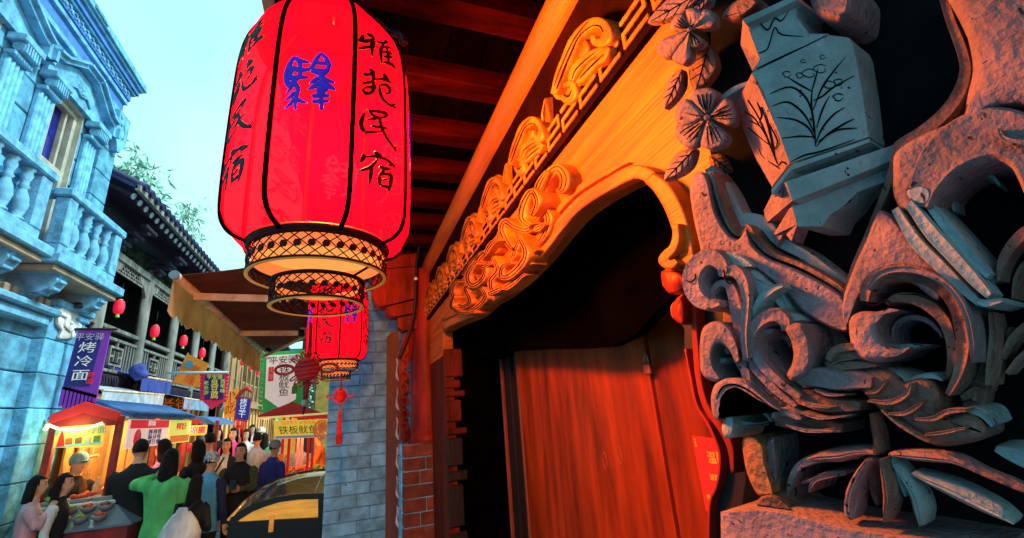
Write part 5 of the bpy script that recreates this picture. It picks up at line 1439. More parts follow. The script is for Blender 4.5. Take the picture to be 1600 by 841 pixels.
# small red lanterns on the gallery
M_sl = mat('small_lantern_cloth', (0.7, 0.02, 0.06), rough=.5, var=.1, bump=0, emit=(1, .01, .05), estr=.55)
M_lime = mat('lime_tassel', (0.45, 0.75, 0.15), rough=.7, bump=0, emit=(.4, .8, .1), estr=.15)
def small_lantern(c, label, s=.62):
    T = thing('small_lantern', label, 'lantern', c, 'small red lanterns along the gallery', world=False)
    mb = MB(); mb.lathe([(.05 * s, -.17 * s), (.085 * s, -.15 * s), (.105 * s, -.08 * s), (.11 * s, 0), (.105 * s, .08 * s), (.085 * s, .15 * s), (.05 * s, .17 * s)], seg=14); mb.build('shade', M_sl, T)
    mb = MB(); mb.lathe([(.052 * s, .165 * s), (.052 * s, .19 * s), (.02 * s, .20 * s)], seg=10); mb.build('cap', M_gilt, T)
    mb = MB(); mb.lathe([(.03 * s, -.16 * s), (.045 * s, -.25 * s), (.04 * s, -.255 * s)], seg=9); mb.build('tassel', M_lime, T)
    mb = MB(); mb.tube([(0, 0, .19 * s), (0, 0, .6 * s)], .006, 5); mb.build('cord', M_chain, T)
    return T
for (px, py, y, lab) in ((186, 480, 8.15, 'nearest small red lantern hanging on the grey gallery, close to the stone house'), (242, 518, 9.6, 'second small red lantern on the gallery, between grey posts'), (287, 533, 11.0, 'small red lantern on the gallery just above the orange flag'), (316, 552, 12.3, 'darker small red lantern right of the orange flag'),
                         (379, 566, 15.6, 'small red lantern at the tan shutters under the valance'), (393, 573, 17.0, 'farthest but one small red lantern on the tan gallery'), (403, 582, 18.6, 'farthest small red lantern at the end of the tan gallery')):
    small_lantern(at(px, py, y=y), lab)

# tan timber house beyond, lit from below
T2 = thing('tan_timber_house', 'tan timber house with shutters and amber lit shop front far down the street', 'timber house', (-3.6, 20, 0))
mb = MB(); mb.bbox((-7, 15.02, 0), (-3.55, 26, 5.2)); mb.build('wall', M_bk, T2)
for k in range(14):
    y = 15.1 + .75 * k
    mb = MB(); mb.bevbox((-3.54, y, 0), (-3.42, y + .12, 4.9), .01); mb.build('post', M_tanw, T2)
    if k < 3:
        for q in range(4):
            mb = MB(); mb.bevbox((-3.53, y + .13 + q * .15, 2.8), (-3.47, y + .265 + q * .15, 4.6), .008); mb.build('shutter', M_tanw, T2)
    mb = MB()
    for q in range(6): mb.bbox((-3.5, y + .14 + q * .1, 2.7), (-3.47, y + .17 + q * .1, 3.2))
    mb.bbox((-3.51, y + .121, 3.2), (-3.46, y + .749, 3.26)); mb.bbox((-3.51, y + .121, 2.64), (-3.46, y + .749, 2.70))
    mb.build('railing', M_tanw, T2)
mb = MB(); mb.bbox((-3.7, 15.02, 2.4), (-3.3, 26, 2.6)); mb.build('floor_beam', M_tanw, T2)
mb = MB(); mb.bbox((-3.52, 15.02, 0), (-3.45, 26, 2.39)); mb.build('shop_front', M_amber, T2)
for k in range(18):
    y = 15.1 + .58 * k
    mb = MB(); mb.bevbox((-3.44, y, 0.1), (-3.38, y + .08, 2.35), .005); mb.build('shop_post', M_tanw, T2)
    mb = MB(); mb.bevbox((-3.44, y + .1, 1.1), (-3.42, y + .5, 2.2), .005); mb.build('shop_window', mat('lit_window', (.7, .4, .1), bump=0, emit=(1, .42, .06), estr=.5), T2)
mb = MB(); mb.prism([V((-2.6, 15.02, 4.95)), V((-2.6, 15.02, 5.05)), V((-7, 15.02, 7.0)), V((-7, 15.02, 6.9))], (0, 11, 0)); mb.build('roof', M_tile, T2)
# houses closing the street
for i, (x0, x1, y0, h, m, lab) in enumerate(((-3.2, -1.2, 27.0, 4.6, M_amber, 'amber lit timber house closing the left end of the street'), (-1.15, 1.5, 24.0, 3.4, mat('green_dark_wood', (.05, .09, .07), var=.4), 'dark green timber shop behind the green fringed banner'))):
    T3 = thing('end_house', lab, 'house', (x0, y0, 0))
    mb = MB(); mb.bbox((x0, y0, 0), (x1, y0 + 4, h)); mb.build('wall', m, T3)
    mb = MB(); mb.prism([V((x0 - .4, y0 - .6, h)), V((x1 + .4, y0 - .6, h)), V((x1 + .4, y0 + 2, h + 1.3)), V((x0 - .4, y0 + 2, h + 1.3))], (0, .1, .15)); mb.build('roof', M_tile, T3)
    for k in range(6):
        xx = x0 + (x1 - x0) * (k + .5) / 6
        mb = MB(); mb.bevbox((xx - .12, y0 - .03, .3), (xx + .12, y0 - .001, 2.3), .01); mb.build('door_panel', MATS['lit_window'] if i == 0 or k % 3 == 0 else M_tanw, T3)
        mb = MB(); mb.bevbox((xx - .12, y0 - .03, 2.6), (xx + .12, y0 - .001, h - .3), .01); mb.build('window', M_bk if k % 2 else M_tanw, T3)
# yellow pillar right of the street, at the brick wall's edge
PIL = thing('yellow_pillar', 'sunny yellow plastered pillar standing beyond the edge of the grey brick wall', 'pillar', at(499, 640, y=11.0))
p0 = at(491, 640, y=11.0); p1 = at(516, 640, y=11.0)
mb = MB(); mb.bevbox((p0.x, 11.0, 0), (p1.x, 11.35, 3.2), .02); mb.build('shaft', mat('ochre_plaster', (.62, .42, .10), var=.2), PIL)
mb = MB(); mb.bevbox((p0.x - .03, 10.97, 0), (p1.x + .03, 11.38, .25), .02); mb.build('pillar_base', M_tanw, PIL)
DS = thing('dark_shop', 'dark shop front with hanging green goods between banner and yellow pillar', 'shop', at(475, 640, y=13.0))
p0 = at(466, 640, y=13.0); p1 = at(500, 640, y=13.0)
mb = MB(); mb.bbox((p0.x, 13.0, 0), (p1.x + .5, 14.5, 4.0)); mb.build('wall', mat('deep_green_front', (.012, .022, .022), bump=0), DS)
for k in range(3):
    q = at(473 + 8 * k, 600, y=12.96); mb = MB(); mb.bevbox((q.x - .05, 12.93, 1.9), (q.x + .05, 12.99, 3.3), .01); mb.build('shutter', mat('green_shutter', (.03, .10, .09), var=.4), DS)
mb = MB()
for k in range(26):
    q = at(484 + 3 * math.sin(k), 600, y=12.9); mb.ball((q.x + .05 * math.sin(k * 2.1), 12.9, 1.9 + .045 * k), (.045, .03, .035), 6, 4)
mb.build('hanging_goods', mat('pale_green_goods', (.35, .6, .45), var=.4, scale=30), DS)

# ================================================================== bamboo behind the roof
M_bam = mat('bamboo_leaf', (0.26, 0.58, 0.48), rough=.6, var=.35, scale=2, bump=0)
M_culm = mat('bamboo_culm', (0.20, 0.30, 0.15), rough=.5, bump=0)
def bamboo(base, h, lab, seed, lean):
    rnd = random.Random(seed)
    T = thing('bamboo', lab, 'bamboo', base, 'bamboo behind the tiled roof', world=False)
    cul = MB(); lf = MB()
    for c in range(7):
        bx, by = rnd.uniform(-.5, .5), rnd.uniform(-.6, .6)
        lx, ly = lean[0] + rnd.uniform(-.5, .5), lean[1] + rnd.uniform(-.5, .5)
        hh = h * rnd.uniform(.8, 1.05)
        pts = [V((bx + lx * t ** 2.4, by + ly * t ** 2.4, hh * (t - .10 * t ** 4))) for t in [i / 10 for i in range(11)]]
        cul.tube(pts, [.035 * (1 - .8 * i / 10) for i in range(11)], 6)
        for i in range(330):
            t = rnd.uniform(.45, 1.0); k = min(9, int(t * 10)); p = pts[k].lerp(pts[k + 1], t * 10 - k)
            br = V((rnd.gauss(0, 1), rnd.gauss(0, 1), rnd.gauss(0, .5))).normalized() * rnd.uniform(.05, .75) * (1.25 - .6 * t)
            q = p + br - V((0, 0, .25 * br.length))
            for s_ in range(3):
                d = (br.normalized() + V((rnd.gauss(0, .6), rnd.gauss(0, .6), rnd.gauss(-.5, .5)))).normalized()
                L_ = rnd.uniform(.15, .32); wv = d.orthogonal().normalized() * .022
                lf.add([q, q + d * L_ * .45 + wv, q + d * L_, q + d * L_ * .45 - wv], [(0, 1, 2, 3)])
    cul.build('culm', M_culm, T); o = lf.build('crown', M_bam, T); o['kind'] = 'stuff'
for i, (px, py, y, lab) in enumerate(((200, 232, 11.5, 'pale feathery bamboo clump rising tallest behind the stone house corner'), (245, 290, 13.0, 'pale bamboo clump arching right over the dark tiled roof'), (222, 262, 12.2, 'middle bamboo clump between two others behind the roof'))):
    top = at(px, py, y=y)
    bamboo(V((top.x - .35, y, 0)), top.z * 1.03, lab, 11 + i, (.55, -.2))

# ================================================================== brown retractable awning
M_awn = mat('awning_brown', (0.22, 0.055, 0.03), rough=.8, var=.2, scale=3, bump=.15, transl=.4)
M_val = mat('valance_tan', (1.0, 0.56, 0.26), rough=.8, var=.12, scale=4, bump=.2, transl=.75)
M_alu = mat('awning_frame', (0.72, 0.62, 0.40), rough=.45, bump=0)
AW = thing('awning', 'brown retractable awning with tan scalloped valance and pale folding arms', 'awning', (-.7, 6.0, 2.8))
ya, yb = 4.05, 7.95
def fz(x): return 2.87 + (x + 1.32) * .27
rows = []
for i in range(14):
    y = ya + (yb - ya) * i / 13
    rows.append([V((x, y, fz(x) - .05 * math.sin(math.pi * (x + 1.32) / 1.12) * (0.5 + .5 * math.cos(i * 2 * math.pi / 3.25)))) for x in [-1.32 + 1.12 * j / 8 for j in range(9)]])
mb = MB(); mb.grid(rows); mb.grid([[q + V((0, 0, .006)) for q in r] for r in rows]); mb.build('canopy', M_awn, AW)
mb = MB(); mb.tube([(-1.33, ya - .04, 2.86), (-1.33, yb + .04, 2.80)], .035, 12); mb.build('front_bar', M_alu, AW)
mb = MB(); mb.tube([(-1.33, ya - .055, 2.86), (-1.33, ya - .041, 2.86)], .037, 14); mb.build('bar_cap', mat('cap_blue', (.14, .26, .34), bump=0), AW)
def arm(y, x1, y1):
    mb = MB(); mb.box(((-1.31 + x1) / 2, (y + y1) / 2, 2.80), (math.hypot(x1 + 1.31, y1 - y), .035, .06), Matrix.Rotation(math.atan2(y1 - y, x1 + 1.31), 3, 'Z')); mb.build('arm', M_alu, AW)
    mb = MB(); mb.lathe([(.04, -.045), (.04, .045)], (x1, y1, 2.80), 10); mb.build('elbow', M_chain, AW)
    mb = MB(); mb.box(((x1 - .19) / 2, (y1 + y + .0) / 2 + .3, 2.84), (math.hypot(x1 + .19, .6), .035, .06), Matrix.Rotation(math.atan2(.6, -.19 - x1), 3, 'Z')); mb.build('arm', M_alu, AW)
arm(4.45, -.50, 4.52); arm(6.25, -.62, 6.3)
mb = MB(); mb.tube([(-1.28, 7.9, 2.74), (-.2, 6.3, 2.95)], .025, 8); mb.build('stay', M_alu, AW)
rows = []
N = 104
for i in range(N + 1):
    t = i / N; y = ya + (yb - ya) * t
    zt = 2.85 - .06 * t
    dz = .27 + .035 * abs(math.sin(math.pi * t * 26)) 
    xo = .012 * math.sin(t * 40)
    rows.append([V((-1.35 + xo * 0, y, zt)), V((-1.352 + xo, y, zt - dz * .5)), V((-1.355 + xo * 1.5, y, zt - dz))])
mb = MB(); mb.grid(rows); mb.grid([[q + V((.006, 0, 0)) for q in r] for r in rows]); mb.build('valance', M_val, AW)
# ================================================================== signs and banners
def sign(name, label, cat, px4, y, m, thick=.02, group=None, lift=None):
    """flat sign standing at distance y, facing the viewer's side of the street; px4: corners tl tr br bl"""
    P = [at(a, b, y=y) for a, b in px4]
    c = sum(P, V((0, 0, 0))) / len(P)
    T = thing(name, label, cat, c, group)
    mb = MB(); mb.prism(P, (0, thick, 0)); mb.build('board', m, T)
    return T, P
def face_text(T, P, body, u, v, size, m, y, sx=1.0, line=1.0, bold=0.0):
    """writing on a sign: u,v in 0..1 over its first, second and last corners"""
    r, d = P[1] - P[0], P[-1] - P[0]
    o = P[0] + r * u + d * v; o.y = y - .004
    M_ = Matrix((V((r.x, 0, r.z)).normalized(), V((-d.x, 0, -d.z)).normalized(), V((0, -1, 0)))).transposed().to_4x4(); M_.translation = o
    text(body, size, M_, m, 'lettering', T, .002, sx, line, bold=bold)
def inset(T, P, u0, v0, u1, v1, m, nm, y, t=.004, off=.0):
    r, d = P[1] - P[0], P[-1] - P[0]
    q = [P[0] + r * a + d * b for a, b in ((u0, v0), (u1, v0), (u1, v1), (u0, v1))]
    q = [V((p.x, y - off, p.z)) for p in q]
    mb = MB(); mb.prism(q, (0, -t, 0)); return mb.build(nm, m, T)
def C(name, col, e=0.0, rough=.7):
    return mat(name, col, rough=rough, var=.08, bump=.1, emit=col if e else None, estr=e)
Wt = C('white_paint', (.8, .85, .85)); Wl = C('white_print_lit', (.85, .9, .85), .35); Bk = C('black_print', (.012, .012, .015)); Yl = C('yellow_print', (.85, .62, .06), .3)
Rd = C('red_print', (.75, .02, .02), .25); Og = C('orange_print', (.85, .22, .03), .3); Bl = C('navy_cloth', (.018, .022, .20)); Pu = C('purple_cloth', (.22, .04, .48)); Gn = C('green_fringe', (.05, .52, .12), .15); Pk = C('pink_print', (.8, .3, .3), .15)

# purple banner with white writing
y = 6.05
T, P = sign('purple_banner', 'purple hanging banner with large white characters beside the stone house', 'banner', [(122, 516), (173, 516), (150, 622), (97, 608)], y, Pu)
inset(T, P, .03, .06, .78, .97, Bl, 'inner_field', y, .004)
for i, ch in enumerate('烤冷面'): face_text(T, P, ch, .43, .32 + .235 * i, .125, Wt, y - .004, 1.25)
face_text(T, P, '平安驿', .42, .13, .085, C('lilac_print', (.5, .45, .75)), y - .004)
face_text(T, P, '烤\n面', .76, .84, .065, Rd, y - .004)
for k in range(9):
    a = P[3].lerp(P[2], (k + .5) / 9); mb = MB(); mb.prism([a + V((-.022, 0, .03)), a + V((.022, 0, .03)), a + V((.02, 0, -.16 - .03 * (k % 2))), a + V((-.02, 0, -.17))], (0, .012, 0)); mb.build('fringe', Pu, T)
mb = MB(); mb.tube([P[0] + V((-.03, 0, .01)), P[1] + V((.06, 0, .01))], .014, 6); mb.build('rod', M_chain, T)

# orange flag
y = 9.2
T, P = sign('orange_flag', 'tilted orange flag with a pale blue badge hanging from the gallery', 'flag', [(293, 553), (326, 568), (310, 606), (270, 598)], y, C('orange_cloth', (.75, .25, .02), .12))
face_text(T, P, '老\n味', .6, .55, .17, C('deep_orange_print', (.75, .1, .02)), y)
mb = MB(); q = P[0].lerp(P[2], .32); mb.tube([V((q.x - .03, y - .012, q.z)), V((q.x - .03, y - .002, q.z))], .07, 18); mb.build('badge', C('badge_blue', (.10, .32, .45)), T)
mb = MB(); mb.tube([P[0] + V((0, .03, .02)), P[3] + V((-.02, .03, -.05))], .014, 6); mb.build('flag_staff', M_tanw, T)
# navy banner with red border
y = 8.6
T, P = sign('navy_banner', 'navy banner with scalloped red border and yellow characters', 'banner', [(317, 583), (354, 583), (349, 628), (330, 640), (316, 626)], y, C('crimson_border', (.72, .02, .10), .1))
P = [P[0], P[1], P[2], P[4]]
inset(T, P, .09, .08, .88, .98, Bl, 'inner_field', y)
for i, ch in enumerate('臭豆腐'): face_text(T, P, ch, .5, .38 + .23 * i, .115, Yl, y - .004)
face_text(T, P, '平安驿', .5, .16, .085, C('lime_print', (.5, .8, .1), .3), y - .004, .9); face_text(T, P, '老\n长\n沙', .16, .55, .075, C('lime_print', (.5, .8, .1), .3), y - .004); face_text(T, P, '百\n年\n味', .84, .5, .075, C('lime_print', (.5, .8, .1), .3), y - .004)
for k in range(8):
    for s_, (a, b) in enumerate(((P[0], P[3]), (P[1], P[2]))):
        q = a.lerp(b, (k + .5) / 8); mb = MB(); mb.ball(q + V((-.012 if s_ == 0 else .012, .01, 0)), (.03, .008, .03), 8, 5); mb.build('scallop', MATS['crimson_border'], T)
mb = MB(); a = at(258, 583, y=8.55); b = at(357, 582, y=8.55); mb.tube([a, b], .02, 8); mb.build('pole', C('pale_pole', (.45, .65, .7)), T)
# small blue sign with wavy red frame
y = 11.5
T, P = sign('blue_sign', 'small blue shop sign in a wavy red frame hung from a bracket', 'sign', [(370, 619), (394, 622), (386, 660), (365, 657)], y, C('sign_red', (.5, .04, .05), .15))
inset(T, P, .08, .05, .92, .92, C('royal_blue', (.03, .035, .42), .12), 'inner_field', y)
for i, ch in enumerate('烤豆干'): face_text(T, P, ch, .48, .22 + .26 * i, .15, Wl, y - .004)
mb = MB(); a = at(380, 622, y=11.5); mb.tube([at(368, 624, y=11.5), at(378, 612, y=11.5), at(386, 606, y=11.5), at(394, 613, y=11.5)], [.03, .05, .06, .03], 8); mb.build('sign_crest', C('sign_red', (.5, .04, .05)), T)
for k in range(6):
    q = P[3].lerp(P[2], (k + .5) / 6); mb = MB(); mb.tube([q, q + V((0, 0, -.28))], .018, 5); mb.build('tassel', Rd, T)
# orange shop sign behind it
y = 13
T, P = sign('orange_sign', 'orange lit shop sign behind the small blue sign', 'sign', [(350, 620), (372, 604), (372, 650), (350, 655)], y, C('amber_sign', (.8, .28, .03), .35))
face_text(T, P, '小\n吃', .45, .5, .28, C('dark_red_print', (.4, .03, .01)), y)
# banner with green fringe
y = 8.2
T, P = sign('green_fringed_banner', 'white pointed banner with green fringe and black calligraphy about squid', 'banner', [(412, 551), (480, 546), (478, 640), (447, 662), (410, 645)], y, Gn)
for k in range(13):
    for s_, (a, b) in enumerate((((412, 553), (409, 642)), ((480, 548), (478, 640)))):
        q = at(a[0], a[1], y=y).lerp(at(b[0], b[1], y=y), (k + .5) / 13); sg = -1 if s_ == 0 else 1
        mb = MB(); mb.prism([q + V((0, 0, .035)), q + V((sg * .06, 0, .045)), q + V((sg * .045, 0, .0)), q + V((0, 0, -.02))], (0, .015, 0)); mb.build('fringe', Gn, T)
q5 = [at(a, b, y=y) for a, b in ((417, 556), (468, 553), (462, 624), (437, 638), (414, 622))]
mb = MB(); mb.prism([V((p.x, y - .001, p.z)) for p in q5], (0, -.005, 0)); mb.build('field', C('glowing_cream_cloth', (.85, .76, .70), .40), T)  # cloth given a glow of its own to brighten the banner
P = [q5[0], q5[1], q5[2], q5[4]]
for i, ch in enumerate('铁板鱿鱼'): face_text(T, P, ch, .55, .38 + .18 * i, .135, Bk, y - .006, 1.2)
face_text(T, P, '平安驿', .5, .14, .14, Bk, y - .006)
inset(T, P, .07, .28, .23, .62, Rd, 'red_label', y, .003, .006); face_text(T, P, '火\n爆', .15, .45, .10, Pk, y - .010)
mb = MB()
r_ = P[1] - P[0]; d_ = P[3] - P[0]; o_ = P[0] + r_ * .88 + d_ * .86; o_.y = y - .008
mb.prism([o_ + V((a * .001, 0, b * .001)) for a, b in ((-42, -70), (42, -70), (42, 40), (22, 75), (12, 100), (-12, 100), (-22, 75), (-42, 40))], (0, -.004, 0)); mb.build('bottle_print', C('bottle_green', (.12, .42, .10)), T)
for u in (.06, .92): inset(T, P, u - .05, .03, u + .05, .09, Pk, 'corner_print', y, .003, .006)
mb = MB(); mb.ball(at(459, 559, y=8.1), .03, 10, 8); mb.build('finial', Wt, T)

# ================================================================== food stalls
M_rr = C('red_roof_cloth', (.62, .02, .02), .12); M_blr = mat('blue_tile_sheet', (0.05, 0.16, 0.42), rough=.5, var=.2, bump=.2); M_ba = mat('blue_awning_cloth', (0.20, 0.36, 0.55), rough=.8, var=.2)
M_cart = mat('cart_red_wood', (0.30, 0.025, 0.02), rough=.5, var=.3); M_poster = C('pole_red', (.35, .04, .02))
M_tray = C('steel_tray', (.22, .26, .30), 0, .3)
M_ybd = C('lit_yellow_board', (.82, .58, .07), .55)
food_m = [C('food_red', (.5, .08, .04)), C('food_brown', (.25, .10, .03)), C('food_cream', (.7, .55, .35)), C('food_green', (.2, .35, .08))]
def warm(root, loc, e, col=(1.0, .55, .16), r=.05):
    ld = bpy.data.lights.new('stall_bulb', 'POINT'); ld.energy = e; ld.color = col; ld.shadow_soft_size = r
    o = bpy.data.objects.new('stall_bulb', ld); COL.objects.link(o); o.parent = root
    o.location = V(loc) - V(root.location)
def trays(T, x0, x1, y0, y1, z, nx, ny, sx):
    for i in range(nx):
        for j in range(ny):
            ax, ay = x0 + (x1 - x0) * (i + .5) / nx, y0 + (y1 - y0) * (j + .5) / ny
            tw_, th_ = (x1 - x0) / nx * .44, (y1 - y0) / ny * .44
            mb = MB(); mb.bevbox((ax - tw_, ay - th_, z), (ax + tw_, ay + th_, z + .035), .005)
            fm_ = random.choice(food_m); fk = {'food_red': 'red', 'food_brown': 'brown', 'food_cream': 'cream', 'food_green': 'green'}[fm_.name]
            od = ['first', 'second', 'third', 'fourth', 'fifth', 'sixth']
            tr = mb.build('tray', M_tray); tag(tr, 'tray of %s snacks, %s from left in the %s row, on the %s' % (fk, od[i], od[j], sx), 'food tray', 'trays of snacks set out on the stalls')
            mb = MB()
            for q in range(9): mb.ball((ax + random.uniform(-.7, .7) * tw_, ay + random.uniform(-.7, .7) * th_, z + .04 + random.uniform(0, .02)), (.03, .03, .024), 6, 4)
            f = mb.build('food', fm_, tr)
            f['kind'] = 'stuff'
# --- first stall, gable end towards us
y0, y1 = 6.0, 8.25
xl, xr_ = -2.82, -2.26
S1 = thing('food_stall', 'nearest food stall with red gabled front, lit yellow sign and dark red counter', 'stall', (-2.5, 7.0, 0))
ap = at(133, 634, y=y0); gl = at(78, 660, y=y0); gr_ = at(185, 655, y=y0)
mb = MB(); mb.prism([gl + V((0, -.02, -.02)), gl + V((0, -.02, .07)), ap + V((0, -.02, .04)), gr_ + V((0, -.02, .07)), gr_ + V((0, -.02, -.02)), ap + V((0, -.02, -.07))], (0, .06, 0)); mb.build('gable_board', M_rr, S1)
mb = MB(); mb.prism([gl, ap, gr_, gr_ + V((0, 0, -.06)), gl + V((0, 0, -.06))], (0, .02, 0)); mb.build('gable_infill', C('dull_red', (.35, .015, .015)), S1)
# roof slopes of blue sheet with tile rolls
for (e_, nm) in ((gr_, 1), (gl, -1)):
    a, b = ap + V((0, .05, .05)), e_ + V((nm * .09, .05, .03))
    mb = MB(); mb.prism([a, b, b + V((0, 0, -.025)), a + V((0, 0, -.025))], (0, y1 - y0, 0)); mb.build('roof_slope', M_blr, S1)
    rm = MB().tube([a + V((0, 0, .008)), b + V((nm * .01, 0, .008))], .022, 6)
    for k in range(22):
        mb = MB(); mb.v = [q + V((0, .06 + k * .1, 0)) for q in rm.v]; mb.f = [list(f) for f in rm.f]; mb.s = rm.s[:]; mb.m = rm.m[:]
        mb.build('roof_tile', M_blr, S1)
for (x, y) in ((xl, y0 + .05), (xr_ - .02, y0 + .05), (xl, y1), (xr_ - .02, y1), (xr_ - .02, 7.1)):
    mb = MB(); mb.bevbox((x - .03, y - .03, 0), (x + .03, y + .03, 1.9), .006); mb.build('post', M_cart, S1)
P = [at(a, b, y=y0 - .01) for a, b in ((88, 668), (164, 662), (160, 699), (84, 700))]
mb = MB(); mb.prism(P, (0, .02, 0)); mb.build('sign_board', M_ybd, S1)
face_text(S1, P, '韩式烤冷面', .52, .30, .085, C('teal_print', (.12, .42, .40), .2), y0 - .01)
for k in range(4): inset(S1, P, .22 + .19 * k, .58, .36 + .19 * k, .90, food_m[k], 'printed_dish', y0 - .01, .003)
inset(S1, P, .04, .90, .97, .99, C('aqua_strip', (.25, .6, .6), .25), 'sign_edge', y0 - .01, .003, .001); 
mb = MB(); mb.prism([P[3].lerp(P[0], .05) + V((.02, -.005, 0)), P[3].lerp(P[0], .05) + V((.085, -.005, 0)), P[3].lerp(P[0], .6) + V((.07, -.005, 0)), P[3].lerp(P[0], .8) + V((.055, -.005, 0)), P[3].lerp(P[0], .6) + V((.04, -.005, 0))], (0, -.004, 0)); mb.build('printed_bottle', Rd, S1)
# neon tube under the gable
mb = MB(); mb.tube(catmull([tuple(at(a, b, y=y0 - .05)) for a, b in ((76, 664), (92, 670), (120, 671), (140, 668), (160, 661))], 4), .013, 8); mb.build('neon_tube', mat('neon_green_white', (.7, .9, .6), bump=0, emit=(.75, 1.0, .45), estr=2.2), S1)
mb = MB(); mb.tube([at(70, 672, y=y0 - .03), at(76, 664, y=y0 - .04)], .02, 8); mb.build('neon_tube', MATS['neon_green_white'], S1)
# street side sign, red and white menu
def street_sign(T, y0_, y1_, z0, z1, x, m, nm='side_sign'):
    mb = MB(); mb.bbox((x, y0_, z0), (x + .02, y1_, z1)); mb.build(nm, m, T)
    return frame_mat(V((x + .0215, (y0_ + y1_) / 2, (z0 + z1) / 2)), (0, 1, 0), (0, 0, 1))
Mr = street_sign(S1, 6.12, 7.3, 1.56, 1.86, xr_ + .02, C('menu_white', (.85, .62, .55), .6))
mb = MB(); mb.bbox((xr_ + .0415, 6.14, 1.765), (xr_ + .044, 7.28, 1.855)); mb.build('menu_header', C('menu_red', (.8, .03, .05), .5), S1)
text('烤冷面', .07, Mr @ Matrix.Translation((0, .105, .006)), Wl, 'lettering', S1)
text('原味 香辣 孜然\n番茄 五香 鸡蛋\n火腿 芝士 肉松', .06, Mr @ Matrix.Translation((.14, -.045, .003)), C('menu_blue', (.10, .13, .40)), 'lettering', S1, line=.95)
mb = MB(); mb.lathe([(.0, 0), (.075, .0), (.10, .005), (0, .012)], Mr @ V((-.36, -.05, .003)), 16, M=Matrix.Rotation(rad(90), 3, 'Y'), caps=False); mb.build('printed_bowl', C('bowl_red', (.75, .04, .05), .35), S1)
Mr2 = street_sign(S1, 7.36, 8.2, 1.56, 1.86, xr_ + .02, C('menu_lime', (.7, .75, .15), .55))
text('鲜榨果汁', .10, Mr2 @ Matrix.Translation((0, .06, .003)), Rd, 'lettering', S1); 
mb = MB(); mb.bbox((xr_ + .0415, 7.4, 1.575), (xr_ + .044, 8.16, 1.66)); mb.build('menu_strip', Og, S1)
# counter
mb = MB(); mb.bevbox((xl + .02, y0 + .02, .12), (xr_ + .05, y1, 1.06), .012); mb.build('counter', M_cart, S1)
mb = MB(); mb.bevbox((xl - .02, y0 - .08, 1.061), (xr_ + .12, y1 + .02, 1.10), .01); mb.build('counter_top', C('counter_steel', (.4, .55, .65), 0, .35), S1)
for k in range(8):
    for j in range(4):
        mb = MB(); mb.ball((xr_ + .053, 6.15 + .25 * k, .3 + .2 * j), (.01, .016, .016), 7, 5); mb.build('stud', M_gilt, S1)
mb = MB()
for k in range(14):
    a = k * .45; mb.ball((xr_ + .06, 6.7 + .18 * math.cos(a) * (1 - k / 20), .55 + .22 * math.sin(a)), (.02, .06, .05), 7, 5)
mb.build('dragon_relief', M_gilt, S1)
mb = MB(); mb.bbox((xl + .05, y0 - .09, .90), (xr_ + .10, y0 - .07, 1.059)); mb.build('counter_apron', C('apron_steel', (.13, .20, .26), 0, .3), S1)
trays(S1, xl, xr_ + .1, y0 - .05, 7.6, 1.102, 3, 6, 'nearest stall')
for k in range(5):
    mb = MB(); bx = (xl + .12 + .11 * k, y0 + .30, 1.103)
    mb.lathe([(.03, 0), (.032, .12), (.012, .17), (.012, .2)], bx, 10); o = mb.build('sauce_bottle', food_m[k % 3]); tag(o, 'sauce bottle among the nearest stall trays, %s from the left' % ['first', 'second', 'third', 'fourth', 'fifth'][k], 'bottle', 'sauce bottles on the nearest stall')
mb = MB(); mb.bbox((xl - .02, y0 + .35, 1.1), (xl, y1, 1.9)); mb.build('back_panel', C('amber_panel', (.55, .25, .06), .15), S1)
for k in range(5):
    mb = MB(); mb.bevbox((xl + .03 + .02 * k, y0 + .5 + .25 * k, 1.06), (xl + .055 + .02 * k, y0 + .53 + .25 * k, 1.86), .004); mb.build('slat', M_tanw, S1)
warm(S1, (-2.5, 6.5, 1.78), 30); warm(S1, (-2.5, 7.6, 1.78), 24); warm(S1, (-2.62, 5.9, 1.80), 3, (.8, 1.0, .35))
# sloping display along the front and the street side, with bowls set in rows
mb = MB(); mb.prism([V((xl - .02, y0 - .30, .90)), V((xr_ + .34, y0 - .30, .90)), V((xr_ + .125, y0 - .09, 1.055)), V((xl - .02, y0 - .09, 1.055))], (0, 0, -.02)); mb.build('display_slope', MATS['apron_steel'], S1)
mb = MB(); mb.prism([V((xr_ + .342, y0 - .298, .90)), V((xr_ + .342, 7.9, .90)), V((xr_ + .13, 7.9, 1.055)), V((xr_ + .13, y0 - .088, 1.055))], (0, 0, -.02)); mb.build('display_slope', MATS['apron_steel'], S1)
mb = MB(); mb.bbox((xr_ + .06, y0 - .28, .12), (xr_ + .31, 7.88, .88)); mb.build('counter', M_cart, S1)
mb = MB(); mb.bbox((xl, y0 - .28, .12), (xr_ + .059, y0 - .1, .87)); mb.build('counter', M_cart, S1)
def bowl(x, y, z, lab, k):
    mb = MB(); mb.lathe([(.02, -.005), (.05, .02), (.062, .05), (.056, .048)], (x, y, z), 12, caps=True); o = mb.build('bowl', M_tray); tag(o, lab, 'bowl', 'bowls on the sloping stall display')
    mb = MB()
    for q in range(8): mb.ball((x + random.uniform(-.035, .035), y + random.uniform(-.035, .035), z + .05 + random.uniform(0, .015)), (.02, .02, .016), 6, 4)
    f = mb.build('food', food_m[k % 4], o); f['kind'] = 'stuff'
_od = ['first', 'second', 'third', 'fourth', 'fifth', 'sixth', 'seventh', 'eighth']
for i in range(5):
    for j in range(2): bowl(xl + .06 + .14 * i, y0 - .245 + .105 * j, .945 + .075 * j, 'food bowl on the stall front slope, %s from left in the %s row' % (_od[i], ['lower', 'upper'][j]), i + j)
